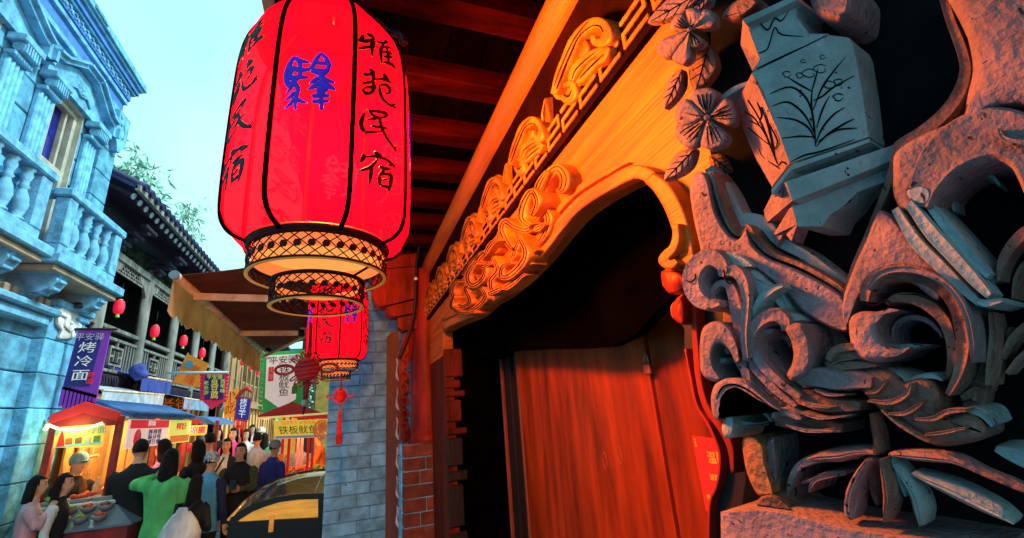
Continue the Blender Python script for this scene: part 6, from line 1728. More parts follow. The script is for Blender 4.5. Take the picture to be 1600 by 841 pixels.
for i in range(8):
    for j in range(2): bowl(xr_ + .285 - .11 * j, 6.05 + .22 * i, .945 + .075 * j, 'food bowl on the street side slope, %s from us in the %s row' % (_od[i], ['outer', 'inner'][j]), i * 3 + j)
# bamboo rack beside the stall
RK = thing('bamboo_rack', 'rack of upright bamboo poles between the stone house and the nearest stall', 'rack', at(95, 700, y=6.6))
for i, (a, b) in enumerate((((104, 708), (76, 770)), ((118, 705), (88, 775)), ((128, 702), (100, 778)), ((96, 705), (70, 760)))):
    p, q = at(*a, y=6.55), at(*b, y=6.5); q.z = .5; q.x = p.x
    mb = MB(); mb.tube([p + V((0, 0, .3)), q], .02, 7); mb.build('pole', M_tanw, RK)
mb = MB(); p = at(100, 720, y=6.56); mb.tube([p + V((-.3, 0, 0)), p + V((.3, 0, .02))], .016, 6); mb.build('cross_bar', M_tanw, RK)
CH2 = thing('hanging_stools', 'pale wooden stools stacked behind the purple banner', 'stool', at(120, 610, y=6.7))
for k in range(2):
    p = at(112 + 26 * k, 612, y=6.7)
    mb = MB(); mb.bevbox((p.x - .12, 6.62, p.z - .1), (p.x + .1, 6.8, p.z - .06), .008); mb.build('seat', M_tanw, CH2)
    for dx in (-.1, .08):
        mb = MB(); mb.tube([(p.x + dx, 6.65, p.z - .06), (p.x + dx * 1.1, 6.65, p.z + .3)], .016, 6); mb.build('leg', M_tanw, CH2)
    mb = MB(); mb.tube([(p.x - .1, 6.65, p.z + .12), (p.x + .08, 6.65, p.z + .12)], .012, 6); mb.build('rung', M_tanw, CH2)

# --- blue shop awnings above the stalls
def shop_awning(label, pts, drop, depth, m):
    """pts: two ends of the front edge as pixels with distances"""
    a, b = at(*pts[0][:2], y=pts[0][2]), at(*pts[1][:2], y=pts[1][2])
    T = thing('shop_awning', label, 'awning', (a + b) / 2, 'blue shop awnings')
    up = V((-depth, 0, depth * .35))
    rows = [[a.lerp(b, t) + up * s_ + V((0, 0, -.03 * math.sin(math.pi * s_))) for s_ in (0, .5, 1)] for t in [i / 12 for i in range(13)]]
    mb = MB(); mb.grid(rows); mb.grid([[q + V((0, 0, .006)) for q in r] for r in rows]); mb.build('canopy', m, T)
    rows = [[a.lerp(b, t), a.lerp(b, t) + V((.004 * math.sin(t * 60), 0, -drop - .02 * abs(math.sin(t * 9 * math.pi))))] for t in [i / 54 for i in range(55)]]
    mb = MB(); mb.grid(rows); mb.grid([[q + V((.005, 0, 0)) for q in r] for r in rows]); mb.build('valance', m, T)
    mb = MB(); mb.tube([a, b], .016, 7); mb.build('front_rod', M_alu, T)
shop_awning('pale blue awning with white valance over the nearest stall', ((160, 610, 7.0), (256, 617, 9.0)), .34, .9, mat('pale_blue_cloth', (.42, .55, .62), rough=.8, var=.2))
shop_awning('mid blue awning in front of the dark shop, right of the pale one', ((288, 622, 10.0), (326, 628, 11.6)), .18, .8, M_ba)
shop_awning('deep blue sagging awning below the gallery railing', ((222, 588, 8.3), (268, 596, 9.5)), .20, .5, C('deep_blue_cloth', (.03, .07, .35)))
BC = thing('blue_tarp', 'bunched blue tarpaulin tied to the gallery post', 'tarpaulin', at(219, 580, y=8.1))
mb = MB(); p = at(219, 580, y=8.1)
mb.ball(p, (.12, .07, .11), 22, 16)
for q_ in range(len(mb.v)):
    d_ = mb.v[q_] - p; mb.v[q_] = p + d_ * (1 + .55 * noise.noise(d_ * 11)) + V((0, 0, -.05 * abs(noise.noise(d_ * 25))))
mb.build('cloth', MATS['deep_blue_cloth'], BC)
SH2 = thing('carved_sign', 'dark carved shop board with gold strokes under the gallery', 'sign', at(277, 630, y=9.8))
P = [at(a, b, y=10.2) for a, b in ((256, 620), (290, 622), (290, 646), (258, 646))]
mb = MB(); mb.prism(P, (0, .05, 0)); mb.build('board', C('dark_board', (.03, .012, .01)), SH2)
face_text(SH2, P, '老街', .5, .5, .26, C('dull_gold_print', (.5, .22, .04)), 10.2)
# --- second stall of the left row: red and blue roof
S3 = thing('middle_stall', 'middle stall with red and blue roof and pictured yellow menu boards', 'stall', (-2.5, 9.6, 0))
a, b = at(284, 652, y=9.0), at(342, 664, y=9.2)
mb = MB(); mb.prism([at(287, 650, y=9.0), at(300, 650, y=9.0), at(318, 662, y=9.0), at(284, 662, y=9.0)], (0, 1.4, 0)); mb.build('roof_slope', M_rr, S3)
mb = MB(); mb.prism([at(300, 650, y=9.0), at(322, 653, y=9.0), at(340, 664, y=9.0), at(318, 662, y=9.0)], (0, 1.4, 0)); mb.build('roof_slope', M_blr, S3)
P = [at(a_, b_, y=8.98) for a_, b_ in ((268, 666), (324, 664), (322, 680), (266, 682))]
mb = MB(); mb.prism(P, (0, .02, 0)); mb.build('menu_board', M_ybd, S3)
for k in range(4): inset(S3, P, .05 + .24 * k, .15, .22 + .24 * k, .80, [Wl, Og, Wl, Pk][k], 'printed_dish', 8.98, .003)
face_text(S3, P, '煎饼 凉皮', .5, .5, .11, Rd, 8.974)
mb = MB(); mb.bevbox((-2.95, 9.0, .1), (-2.0, 10.3, 1.0), .01); mb.build('counter', M_cart, S3)
for x in (-2.9, -2.1):
    mb = MB(); mb.bevbox((x, 9.02, 0), (x + .05, 9.07, 1.85), .005); mb.build('post', M_poster, S3)
warm(S3, (-2.5, 9.3, 1.6), 26)
for k in range(3):
    p = at(286 + 9 * k, 700, y=8.9); mb = MB(); mb.lathe([(.04, -.06), (.06, 0), (.04, .06)], p, 10); mb.build('red_gourd', Rd, S3)
# --- squid stall on the right
y0 = 7.5
S2 = thing('squid_stall', 'squid stall with red hipped roof and glowing yellow sign in the street', 'stall', (-.75, 7.9, 0))
el, er_, ap = at(402, 652, y=y0), at(522, 654, y=y0), at(457, 630, y=y0 + .35)
e2l, e2r = el + V((-.02, .8, .0)), er_ + V((0, .8, .0))
for q in ([el, er_, ap], [er_, e2r, ap], [e2r, e2l, ap], [e2l, el, ap]):
    mb = MB(); mb.prism(q, (0, 0, .02)); mb.build('roof_slope', M_rr, S2)
mb = MB(); mb.bevbox((el.x, y0 - .02, el.z - .03), (er_.x, y0 + .03, el.z - .002), .005); mb.bevbox((el.x, y0 + .031, el.z - .03), (el.x + .05, y0 + .8, el.z - .003), .005); mb.build('eave_board', C('lit_eave', (.85, .7, .25), .5), S2)
P = [at(a_, b_, y=y0 - .03) for a_, b_ in ((427, 657), (512, 655), (512, 683), (429, 686))]
mb = MB(); mb.prism(P, (0, .02, 0)); mb.build('sign_board', M_ybd, S2)
face_text(S2, P, '铁板鱿鱼', .44, .58, .125, Bk, y0 - .03, 1.05)
face_text(S2, P, '现烤现卖 鲜香味美', .45, .17, .055, Og, y0 - .03)
inset(S2, P, .02, .86, .98, .98, C('blue_wave', (.25, .38, .75), .2), 'sign_edge', y0 - .03, .003)
mb = MB()
q0 = P[0] + (P[1] - P[0]) * .88 + (P[3] - P[0]) * .45
for k in range(22):
    a_ = k * 1.1; mb.tube([V((q0.x, y0 - .04, q0.z)) + V((.0, 0, .02 * math.sin(k))), V((q0.x + .09 * math.cos(a_), y0 - .045, q0.z + .10 * math.sin(a_))), V((q0.x + .12 * math.cos(a_ + .4), y0 - .04, q0.z - .04 + .14 * math.sin(a_ + .3)))], .010, 5)
mb.build('squid_print', C('squid_orange', (.8, .22, .06), .3), S2)
for (px, py) in ((442, 690), (452, 690), (482, 690), (489, 690)):
    p = at(px, py, y=y0); mb = MB(); mb.bevbox((p.x - .018, y0 - .01, .1), (p.x + .018, y0 + .03, 1.8), .004); mb.build('post', Rd, S2)
for px in (466, 472):
    p = at(px, 690, y=7.9); mb = MB(); mb.bevbox((p.x - .02, 7.9, 1.0), (p.x + .02, 7.93, 1.7), .004); mb.build('hanging_strip', Pk, S2)
p0, p1 = at(424, 735, y=7.45), at(520, 735, y=7.45)
mb = MB(); mb.bevbox((p0.x, 7.45, .1), (p1.x + .1, 8.2, .96), .01); mb.build('counter', C('counter_cream', (.5, .38, .15)), S2)
mb = MB(); mb.bevbox((p0.x - .03, 7.40, .961), (p1.x + .12, 8.25, 1.0), .01); mb.build('griddle_top', C('griddle_lit', (.75, .7, .35), .12), S2)
for k in range(4):
    mb = MB(); p = at(432 + 3 * k, 700, y=7.4); mb.tube([(p.x, 7.4, .95), (p.x + .02, 7.4, 1.3)], .02, 6); mb.build('skewer_bundle', Og, S2)
trays(S2, p0.x + .1, p1.x, 7.5, 8.0, 1.002, 4, 2, 'squid stall')
warm(S2, ((p0.x + p1.x) / 2, 7.75, 1.75), 24)

# --- glass cabinet with arched top in the foreground
M_cab = mat('cabinet_black', (0.006, 0.006, 0.007), rough=.28, bump=0, spec=.35)
M_cgl = mat('cabinet_glass', (0.22, 0.20, 0.05), rough=.05, bump=0, spec=1.0, coat=1.0, transp=.55)
M_cgla = mat('cabinet_lit_pane', (0.45, 0.22, 0.03), rough=.2, var=.5, scale=5, bump=0, stretch=(1, 1, 6), emit=(1.0, .50, .06), estr=.45)
CB = thing('glass_cabinet', 'black framed display cabinet with an arched glossy top reflecting the stall', 'cabinet', (-.5, 4.7, 0))
yf, yk = 4.42, 4.95
top = [at(a_, b_, y=yf) for a_, b_ in ((357, 812), (376, 798), (400, 786), (430, 777), (465, 772), (500, 771), (530, 773))]
bot = [at(a_, b_, y=yf) for a_, b_ in ((372, 813), (392, 800), (412, 792), (436, 785), (466, 781), (496, 780))]
top[0].z += .0
back_t = [V((p.x + .01, yk, p.z + .05 + .10 * i / 6)) for i, p in enumerate(top)]
mb = MB(); mb.grid([[top[i] + V((0, .02, .004)), top[i].lerp(back_t[i], .5) + V((0, 0, .03)), back_t[i]] for i in range(7)]); mb.build('glass_top', M_cgl, CB)
def arch_strip(f0, f1, y_, d, m, nm):
    for i in range(len(f0) - 1):
        mb = MB(); mb.prism([f0[i], f0[i + 1], f1[i + 1], f1[i]], (0, d, 0)); mb.build(nm, m, CB)
mb = MB()
n_ = len(top)
lowz = [at(a_, b_, y=yf) for a_, b_ in ((372, 814), (394, 800), (414, 792), (436, 785), (466, 781), (498, 780), (530, 780))]
frame = [V((p.x, yf, p.z)) for p in top] + [V((p.x, yf, p.z)) for p in lowz[::-1]]
mb.prism(frame, (0, .05, 0)); mb.build('arched_rim', M_cab, CB)
win = [at(a_, b_, y=yf + .03) for a_, b_ in ((372, 813), (394, 800), (414, 792), (436, 785), (466, 781), (497, 780), (497, 808), (420, 812), (375, 815))]
mb = MB(); mb.prism([V((p.x, yf + .03, p.z)) for p in win], (0, .01, 0)); mb.build('lit_pane', M_cgla, CB)
low = [at(a_, b_, y=yf) for a_, b_ in ((357, 812), (372, 816), (420, 813), (497, 809), (497, 779), (530, 779))]
mb = MB(); mb.prism([V((p.x, yf + .001, p.z)) for p in low] + [V((low[-1].x, yf + .001, .05)), V((low[0].x, yf + .001, .05))], (0, .05, 0)); mb.build('front_panel', M_cab, CB)
p = at(425, 818, y=yf); mb = MB(); mb.bevbox((p.x - .02, yf - .02, p.z - .06), (p.x + .015, yf - .001, p.z + .06), .004); mb.build('clasp', M_gilt, CB)
mb = MB(); mb.bbox((top[0].x + .01, yf + .06, .05), (top[-1].x, yk, .9)); mb.build('cabinet_body', M_cab, CB)
mb = MB(); mb.bbox((top[0].x + .03, yf + .07, .9005), (top[-1].x - .01, yk - .02, .915)); mb.build('shelf', C('shelf_cream', (.7, .5, .12)), CB)
for i in range(7):
    for j in range(3):
        q = V((top[0].x + .12 + .105 * i, yf + .13 + .14 * j, .935))
        mb = MB(); mb.bevbox(q - V((.042, .055, .02)), q + V((.042, .055, .015 + .02 * ((i + j) % 2))), .008); o = mb.build('pastry_box', [food_m[0], Yl, Og, Wl, food_m[2]][(i * 2 + j) % 5])
        tag(o, 'small packet inside the arched glass cabinet, %s from the left in its %s row' % (['first', 'second', 'third', 'fourth', 'fifth', 'sixth', 'seventh'][i], ['front', 'middle', 'back'][j]), 'packet', 'packets inside the glass cabinet')
warm(CB, (-.35, yf + .25, 1.06), 14.0, (1, .62, .2), .03)
for i in range(n_ - 1):
    mb = MB(); mb.tube([back_t[i], back_t[i + 1]], .012, 6); mb.build('rear_rim', M_cab, CB)
mb = MB(); mb.tube([top[0], back_t[0]], .012, 6); mb.build('side_rim', M_gilt, CB)
# poster on the gate door, and the padlock
PO_ = thing('red_notice', 'red paper notice with golden characters pasted on the gate door', 'notice', at(1100, 740, x=.945))
def dpt(px, py): return at(px, py, x=.947)
q = [dpt(*c) for c in ((1081, 681), (1190, 694), (1200, 812), (1103, 798))]
mb = MB(); mb.prism(q, (.0015, 0, 0)); mb.build('paper', C('notice_red', (.72, .018, .015), .04), PO_)
def ptxt(s_, px, py, size, line=1.0):
    o = dpt(px, py); o.x -= .0015
    text(s_, size, frame_mat(o, (0, -1, 0), (0, 0, 1)), C('notice_gold', (.8, .5, .04)), 'lettering', PO_, .0006, line=line, align='LEFT')
ptxt('温馨提示', 1106, 716, .034); ptxt('请游客朋友', 1110, 746, .017); ptxt('电话同微信', 1105, 777, .017); ptxt('平\n安\n驿', 1086, 692, .008)
PD = thing('padlock', 'small brass padlock hanging from a dark latch on the door', 'padlock', at(1012, 572, x=.92))
p = at(1012, 575, x=.93); s_ = .5
mb = MB(); mb.bevbox((p.x - .008, p.y - .016, p.z - .022), (p.x + .008, p.y + .016, p.z + .014), .004); mb.build('lock_body', mat('lock_brass', (.30, .07, .03), rough=.35, metal=.5, bump=0), PD)
mb = MB(); mb.tube([p + V((0, .011 * math.cos(a_), .014 + .03 * math.sin(a_) )) for a_ in [math.pi * i / 8 for i in range(9)]], .0032, 6); mb.build('shackle', M_steel, PD)
# ================================================================== people
M_skin = mat('skin', (0.62, 0.36, 0.24), rough=.55, var=.08, bump=.05)
M_hair = mat('black_hair', (0.008, 0.006, 0.007), rough=.6, var=.5, scale=20, bump=.8, bscale=60, stretch=(6, 6, .35), spec=.2)
M_eye = mat('eye_dark', (.01, .008, .008), rough=.2, bump=0)
M_lip = mat('lips', (.45, .10, .09), rough=.5, bump=0)
def cloth(name, col, e=0.0): return mat('cloth_' + name, col, rough=.85, var=.2, scale=9, bump=.9, bscale=14, stretch=(1, 1, .45))
BLK = cloth('black', (.010, .010, .014)); WHT = cloth('white', (.72, .78, .80)); PNK = cloth('pale_pink', (.66, .42, .50)); GRN = cloth('grass_green', (.10, .55, .16)); JEAN = cloth('denim', (.03, .10, .36))
SKY_ = cloth('sky_blue', (.08, .38, .72)); NAVY = cloth('navy', (.015, .02, .09)); MAG = cloth('magenta', (.62, .06, .32)); LIL = cloth('lilac', (.55, .25, .62)); CAMO = mat('cloth_camo', (.10, .12, .05), rough=.9, var=.8, scale=30, col2=(.012, .012, .010), bump=.2); ORA = cloth('orange', (.75, .18, .05)); LBL = cloth('light_blue', (.40, .62, .72)); GRY = cloth('grey', (.35, .37, .38)); PAT = mat('cloth_patterned', (.75, .8, .9), rough=.8, scale=45, col2=(.01, .01, .06), bump=.1)

def person(label, px, py, y, H, face, top, bottom, hair='long', arms=(None, None), hem=.52, sleeve=True, inner=None, wide=1.0, lean=0.0, walk=.0, vox=.0105, haircol=None, turn=0.0, skirt=False, sleevemat=None, eyes=True, cap=None):
    """px, py: top of the head in the photograph, y: distance; face: heading in degrees, 0 = looking up the street (away), 90 = to the left, 180 = towards us"""
    head = at(px, py, y=y)
    base = V((head.x, y, 0.0))
    H = head.z if H is None else H
    drop = head.z - H                      # small step of the ground is never more than a hand
    T = thing('person', label, 'person', base, world=False)
    T.rotation_euler = (0, 0, rad(face))
    slim = .80 if H < 1.45 else .88
    T.scale = (slim, slim, 1.0)
    S = H
    # ---- body: overlapping limbs, fused by a voxel remesh into one skin
    B = MB(); bones = []
    def limb(pts, rr, kind, seg=12, flat=None):
        B.tube([V(p) * S for p in pts], [r * S for r in rr], seg, flat=flat)
        for i in range(len(pts) - 1): bones.append((V(pts[i]) * S, V(pts[i + 1]) * S, rr[i] * S, rr[i + 1] * S, kind))
    ln = V((0, lean, 0))
    sh = .108 * wide
    def ring_torso(levels, kind):
        vs = []; seg = 20
        for (z, rx, ry, oy) in levels:
            for k in range(seg):
                a = 2 * math.pi * k / seg
                vs.append(V((rx * math.cos(a), ry * math.sin(a) + oy + lean * max(0, (z - .5)) / .35, z)) * S)
        fs = [(i * seg + k, i * seg + (k + 1) % seg, (i + 1) * seg + (k + 1) % seg, (i + 1) * seg + k) for i in range(len(levels) - 1) for k in range(seg)]
        fs += [list(range(seg))[::-1], [(len(levels) - 1) * seg + k for k in range(seg)]]
        B.add(vs, fs, True)
    lv = [(.47, .088 * wide, .070, 0), (.53, .094 * wide, .072, 0), (.60, .084 * wide, .062, .002), (.68, .094 * wide, .068, .004), (.755, .106 * wide, .068, .002), (.80, .100 * wide, .055, -.004), (.828, .062, .042, -.004), (.86, .034, .034, .004)]
    if hem < .52: lv = [(hem, .104 * wide, .082, 0)] + [(z, rx * 1.06, ry * 1.08, o) for z, rx, ry, o in lv if z > hem + .02]
    if skirt: lv = [(.30, .135 * wide, .115, 0), (.42, .115 * wide, .092, 0)] + [l for l in lv if l[0] >= .52]
    ring_torso(lv, 'top')
    hz = .93; hp = V((0, .012 + lean * 1.15, hz))
    limb([(0, lean, .83), (0, .006 + lean, .885)], [.031, .029], 'skin')
    B.ball(hp * S + V((0, -.002, .012)) * S, (.0435 * S, .054 * S, .053 * S), 16, 12)
    B.ball(hp * S + V((0, .018, -.026)) * S, (.0345 * S, .036 * S, .040 * S), 14, 10)
    B.ball(hp * S + V((0, .0535, -.008)) * S, (.0075 * S, .013 * S, .013 * S), 8, 6)
    for s_ in (-1, 1): B.ball(hp * S + V((s_ * .0445, -.002, -.006)) * S, (.007 * S, .013 * S, .018 * S), 8, 6)
    for i, s_ in enumerate((-1, 1)):
        st = walk * s_
        hip, knee, ank = V((s_ * .046, 0, .50)), V((s_ * .050, .02 + st * .10, .28)), V((s_ * .052, st * .16 - .01, .045))
        limb([hip, hip.lerp(knee, .5), knee, knee.lerp(ank, .4), ank], [.058, .052, .040, .038, .026], 'bottom')
        limb([ank + V((0, -.02, -.02)), ank + V((0, .03, -.026)), ank + V((0, .075, -.030))], [.022, .025, .018], 'shoe', flat=(V((0, 0, 1)), .8))
        A = arms[i]
        sp = V((s_ * sh, lean * .95, .795))
        el, hd = (V((s_ * (sh + .035), -.01, .635)), V((s_ * (sh + .045), .035, .475))) if A is None else (V(A[0]), V(A[1]))
        limb([sp - V((s_ * .02, 0, 0)), sp.lerp(el, .15), sp.lerp(el, .6), el], [.036, .040, .034, .030], 'sleeve')
        wr = el.lerp(hd, .82)
        limb([el, el.lerp(wr, .4), wr], [.030, .030, .021], 'sleeve' if sleeve else 'skin')
    tmp = bpy.data.objects.new('tmp', B.mesh('tmp', M_skin)); COL.objects.link(tmp)
    md = tmp.modifiers.new('r', 'REMESH'); md.mode = 'VOXEL'; md.voxel_size = vox * S
    ms = tmp.modifiers.new('s', 'SMOOTH'); ms.factor = .5; ms.iterations = 3
    dg = bpy.context.evaluated_depsgraph_get(); dg.update()
    me = bpy.data.meshes.new_from_object(tmp.evaluated_get(dg))
    bpy.data.objects.remove(tmp)
    me.name = 'body'; me.materials.clear()
    smat = sleevemat or top
    for m in (M_skin, top, bottom, BLK, smat, inner or top): me.materials.append(m)
    kinds = {'skin': 0, 'top': 1, 'bottom': 2, 'shoe': 3, 'sleeve': 4}
    idx = []
    neckz = .852 * S
    for p in me.polygons:
        c = p.center
        best, bk = 1e9, 'top'
        for a, b, ra, rb, k in bones:
            ab = b - a; t = max(0, min(1, (c - a).dot(ab) / ab.length_squared))
            d = (c - a - ab * t).length - (ra + (rb - ra) * t)
            if d < best: best, bk = d, k
        in_torso = abs(c.x) < sh * S * .98 and c.z > hem * S and c.z < neckz and abs(c.y - lean * S * max(0, (c.z / S - .5)) / .35) < .095 * S
        if c.z > neckz and bk != 'sleeve': k = 0
        elif in_torso and not (bk == 'sleeve' and best < .004 * S and abs(c.x) > sh * S * .8): k = 1
        elif bk == 'sleeve': k = 4
        elif bk == 'skin' and c.z < .8 * S: k = 0
        elif skirt and c.z > .295 * S: k = 2
        elif bk == 'top': k = 1 if c.z > hem * S else 2
        else: k = kinds[bk]
        if k == 0 and bk == 'skin' and c.z < neckz and c.z > .8 * S: k = 1
        if k == 1 and inner and abs(c.x) < .032 * S and c.y > 0.02 * S and c.z > .6 * S: k = 5
        idx.append(k)
    me.polygons.foreach_set('material_index', idx)
    me.polygons.foreach_set('use_smooth', [True] * len(me.polygons))
    body = bpy.data.objects.new('body', me); COL.objects.link(body); body.parent = T
    # ---- hands: palm, four bent fingers of different length and a thumb
    for i, s_ in enumerate((-1, 1)):
        A = arms[i]
        el, hd = (V((s_ * (sh + .035), -.01, .635)), V((s_ * (sh + .045), .035, .475))) if A is None else (V(A[0]), V(A[1]))
        wr = el.lerp(hd, .80); d = (hd - el).normalized()
        sd = V((0, 1, 0)) if abs(d.z) > .7 else V((0, 0, 1))
        sd = (sd - d * sd.dot(d)).normalized(); pn = d.cross(sd) * s_
        hm = MB()
        q0, q1 = wr, wr + d * .052
        hm.tube([q0 * S, (q0 + d * .012) * S, (q0 + d * .034) * S, q1 * S], [.014 * S, .021 * S, .024 * S, .022 * S], 10, flat=(pn, .5))
        for f, L_ in enumerate((.036, .042, .040, .032)):
            b = q1 + sd * (.0165 - .011 * f) - d * .006
            hm.tube([b * S, (b + d * L_ * .45 + pn * .003) * S, (b + d * L_ * .8 + pn * .012) * S, (b + d * L_ * .92 + pn * .020) * S], [.0056 * S, .0054 * S, .0048 * S, .0036 * S], 6)
        b = q0 + d * .014 + sd * .016
        hm.tube([b * S, (b + d * .018 + sd * .014 + pn * .004) * S, (b + d * .034 + sd * .018 + pn * .009) * S], [.0068 * S, .006 * S, .0042 * S], 6)
        hm.build('hand', M_skin, T)
    # ---- face
    if eyes:
        for s_ in (-1, 1):
            m = MB(); m.ball(hp * S + V((s_ * .0175, .0475, .006)) * S, (.0066 * S, .004 * S, .0036 * S), 8, 6); m.build('eye', M_eye, T)
            m = MB(); m.tube([hp * S + V((s_ * .009, .051, .018)) * S, hp * S + V((s_ * .018, .0503, .021)) * S, hp * S + V((s_ * .027, .045, .018)) * S], .002 * S, 5); m.build('eyebrow', M_hair, T)
        m = MB(); m.ball(hp * S + V((0, .051, -.032)) * S, (.011 * S, .004 * S, .0045 * S), 8, 6); m.build('mouth', M_lip, T)
    # ---- hair or cap: a shell cut open for the face
    hm = MB(); seg, rings = 22, 14; c = hp + V((0, -.004, .012)); R_ = (.0472, .0585, .0565)
    rnd = random.Random(int(px * 7 + py))
    vs = []; keep = {}
    for i in range(rings + 1):
        th = -math.pi / 2 + math.pi * i / rings
        for k in range(seg):
            a = 2 * math.pi * k / seg
            n_ = 1 + rnd.uniform(-.02, .03)
            vs.append((c + V((R_[0] * math.cos(th) * math.cos(a), R_[1] * math.cos(th) * math.sin(a), R_[2] * math.sin(th))) * n_) * S)
    fs = []
    for i in range(rings):
        for k in range(seg):
            th = -math.pi / 2 + math.pi * (i + .5) / rings; a = 2 * math.pi * (k + .5) / seg
            fy, fz = math.cos(th) * math.sin(a), math.sin(th)
            low = -.35 if hair == 'short' else -.75
            if fy > .30 and fz < .42: continue
            if fz < low: continue
            if hair == 'short' and fy > .05 and fz < .15: continue
            fs.append((i * seg + k, i * seg + (k + 1) % seg, (i + 1) * seg + (k + 1) % seg, (i + 1) * seg + k))
    hm.add(vs, fs, True)
    if hair in ('long', 'bob', 'vlong'):
        zl = {'bob': .835, 'long': .74, 'vlong': .64}[hair]
        rows = []
        for i in range(7):
            t = i / 6; z = .955 + (zl - .955) * t
            row = []
            for k in range(13):
                a = math.pi + math.pi * (k / 12) * 1.16 - .08 * math.pi
                rx = .0485 + .015 * math.sin(t * 2.6); ry = .058 - .004 * t
                row.append(V(((rx) * math.cos(a) * (1 - .1 * t), .004 + lean * 1.1 + ry * math.sin(a) - .014 * t + rnd.uniform(-.002, .002), z + rnd.uniform(-.012, .012) * (t > .9))) * S)
            rows.append(row)
        hm.grid(rows)
        hm.grid([[q + (V((0, 0, 0)) - V((q.x, q.y, 0))) * .14 for q in r] for r in rows])
    if hair == 'tail':
        hm.tube([V((0, -.06, .95)) * S, V((0, -.095, .93)) * S, V((0, -.10, .86)) * S, V((0, -.085, .79)) * S], [.018 * S, .024 * S, .022 * S, .006 * S], 8)
    hm.build('hair', haircol or M_hair, T)
    if cap:
        cm = MB(); vs = []
        prof_ = [(.0515, -.004), (.0545, .012), (.053, .034), (.043, .054), (.025, .066), (.004, .070)]
        cm.lathe([(r * S, z * S) for r, z in prof_], hp * S, 18, sy=1.15, caps=False); cm.ball(hp * S + V((0, .055, .010)) * S, (.038 * S, .032 * S, .006 * S), 12, 6)
        cm.build('cap', cap, T)
    return T

def A_(e, h): return (e, h)
UP = lambda s_: ((s_ * .14, .07, .69), (s_ * .05, .12, .80))
FWD = lambda s_: ((s_ * .14, .06, .66), (s_ * .07, .20, .68))
HOLD = lambda s_: ((s_ * .15, .02, .65), (s_ * .035, .13, .66))
person('child in a loose pale pink shirt and blue jeans raising hands at the stall', 60, 741, 5.6, None, -70, PNK, JEAN, 'bob', (UP(-1), UP(1)), .40, wide=1.06)
person('girl in a black pinafore with puffed white sleeves standing beside the stall', 102, 738, 5.7, None, -85, BLK, BLK, 'long', (None, ((.155, .0, .645), (.15, .05, .49))), .40, sleevemat=WHT, skirt=True, wide=1.0)
MAN = person('man in a long black coat seen from behind, left of the green sweater', 222, 685, 6.0, None, 8, BLK, BLK, 'short', (FWD(-1), FWD(1)), .36, wide=1.12)
GW = person('woman in a bright green sweater with long black hair, one elbow raised', 268, 700, 5.5, None, -8, GRN, BLK, 'vlong', (((-.24, .06, .80), (-.12, .16, .84)), ((.16, .05, .65), (.08, .16, .66))), .46, wide=1.18)
KID = person('dark haired person with a big white bag on the back', 308, 741, 5.2, None, -28, BLK, BLK, 'long', (HOLD(-1), HOLD(1)), .44, wide=1.05)
person('boy in a sky blue vest with a black and white patterned cap', 331, 705, 6.0, None, -20, SKY_, BLK, 'short', (FWD(-1), None), .47, sleevemat=NAVY, cap=PAT)
FW = person('woman in black jacket facing us with hair tied back, holding a phone', 378, 691, 6.7, None, 172, BLK, BLK, 'tail', (HOLD(-1), HOLD(1)), .44, sleevemat=CAMO, wide=1.1)
person('woman in lilac with dark hair looking left between the black coat and the green sweater', 259, 685, 6.9, None, 70, LIL, BLK, 'bob', vox=.014)
person('woman in black blazer and white collar with shoulder length black hair', 312, 686, 6.8, None, 60, BLK, BLK, 'bob', inner=WHT, vox=.014)
MG = person('man in a white shirt and dark glasses looking left toward the stalls', 330, 675, 7.4, None, 62, WHT, NAVY, 'short', (FWD(-1), None), vox=.014)
person('long haired woman in an open dark coat over white, walking toward us', 356, 684, 8.4, None, 178, BLK, BLK, 'long', inner=WHT, walk=.4, hem=.40, vox=.015)
person('woman in a magenta jacket walking toward us behind the long haired woman', 366, 668, 10.0, None, 170, MAG, BLK, 'bob', walk=.4, vox=.016)
person('person in pale blue shirt and black trousers walking away up the street', 403, 675, 8.6, None, 5, LBL, BLK, 'short', walk=.5, wide=1.15, vox=.015)
person('person in white top deep in the crowd, left of the pale blue shirt', 386, 670, 11.0, None, 170, WHT, NAVY, 'bob', vox=.017)
person('person in a white cap standing behind the pale blue shirt', 409, 667, 12.0, None, 175, GRY, BLK, 'short', cap=WHT, vox=.017)
person('person in a green top beyond the crowd near the squid stall', 414, 676, 10.6, None, 0, cloth('moss', (.05, .32, .10)), BLK, 'long', vox=.017)
person('shopper in a deep blue hooded coat at the squid stall', 429, 687, 7.35, None, -40, cloth('deep_blue', (.02, .04, .28)), BLK, 'short', hem=.38, wide=1.1, vox=.015, cap=cloth('hood_grey', (.3, .33, .36)))
person('customer in a pale blue shirt standing behind the squid stall posts', 470, 682, 8.6, None, 10, LBL, JEAN, 'short', wide=1.1, vox=.016)
person('squid seller in an orange shirt reaching over the griddle', 506, 672, 8.35, None, 95, ORA, BLK, 'short', (((-.13, .10, .68), (-.06, .26, .60)), ((.13, .12, .68), (.05, .28, .61))), sleeve=False, lean=.04, vox=.014)
person('stall keeper in dark clothes and a blue cap behind the nearest counter', 124, 706, 6.35, None, -120, BLK, BLK, 'short', (FWD(-1), FWD(1)), cap=cloth('cap_blue', (.15, .4, .6)), vox=.014)
for px, py, y, lab, m in ((128 + 214, 668, 11.5, 'distant person in dark clothes left of the magenta jacket', BLK), (373, 664, 12.5, 'distant person in red among the amber shop fronts', cloth('dull_red', (.5, .05, .04))), (395, 663, 13.0, 'most distant person, in white, at the street end', WHT)):
    person(lab, px, py, y, None, 178, m, BLK, 'bob', vox=.02)
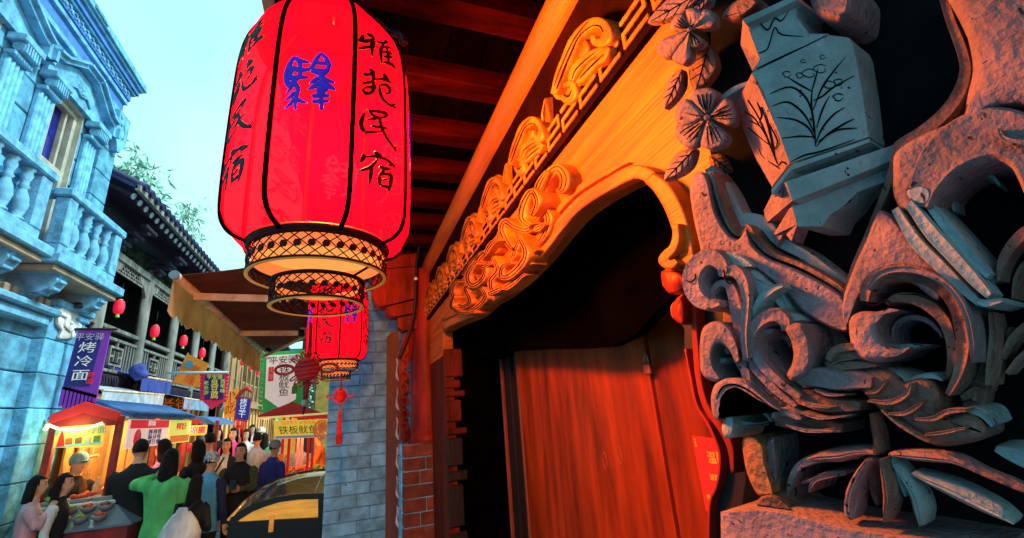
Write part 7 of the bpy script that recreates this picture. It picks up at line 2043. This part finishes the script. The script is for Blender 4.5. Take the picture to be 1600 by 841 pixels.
# white bag on a back, glasses, phone, shoulder bag
hd = KID.location
BG = thing('white_bag', 'large white drawstring backpack with black straps worn by the person in front', 'bag', hd + V((-.04, -.14, .68)), world=False)
BG.rotation_euler = (0, 0, rad(-12))
mb = MB(); mb.lathe([(.02, -.02), (.13, .0), (.17, .06), (.165, .16), (.13, .25), (.07, .33), (.03, .37)], seg=20, sy=.55)
for q in range(len(mb.v)): mb.v[q] = mb.v[q] * (1 + .05 * noise.noise(mb.v[q] * 14))
mb.build('bag_body', cloth('bag_white', (.66, .70, .72)), BG)
for s_ in (-1, 1):
    mb = MB(); mb.tube([(s_ * .05, -.02, .33), (s_ * .075, .04, .39), (s_ * .075, .11, .38)], .014, 6, flat=(V((0, 1, 0)), .5)); mb.build('strap', BLK, BG)
PH = thing('phone', 'phone held by the woman in black facing us', 'phone', FW.location + V((0, -.24, 1.06)), world=False)
PH.rotation_euler = (rad(-50), 0, rad(10))
mb = MB(); mb.bevbox((-.038, -.005, -.075), (.038, .005, .075), .004); mb.build('phone_body', MATS['cabinet_black'], PH)
GL = thing('glasses', 'dark framed glasses worn by the man in the white shirt', 'glasses', MG.location + V((0, 0, 0)), world=False)
GL.rotation_euler = MG.rotation_euler
S_ = at(330, 675, y=7.4).z
for s_ in (-1, 1):
    mb = MB(); mb.tube([V((s_ * .021 + .015 * math.cos(a), .078, .938 + .011 * math.sin(a))) * S_ for a in [k * .7854 for k in range(8)]], .003, 5, closed=True); mb.build('lens_rim', MATS['cabinet_black'], GL)
    mb = MB(); mb.tube([V((s_ * .036, .076, .94)) * S_, V((s_ * .054, .02, .936)) * S_], .0025, 5); mb.build('temple', MATS['cabinet_black'], GL)
SB = thing('shoulder_bag', 'dark shoulder bag with pale stitching carried by the woman facing us', 'bag', FW.location + V((-.24, -.10, .80)), world=False)
mb = MB(); mb.bevbox((-.13, -.06, -.12), (.13, .06, .12), .03); mb.build('bag_body', NAVY, SB)
mb = MB(); mb.tube([(-.1, 0, .11), (-.02, .02, .35), (.08, .03, .56)], .011, 6); mb.build('strap', BLK, SB)
for o in list(bpy.data.objects):
    if '_world' in o: del o['_world']
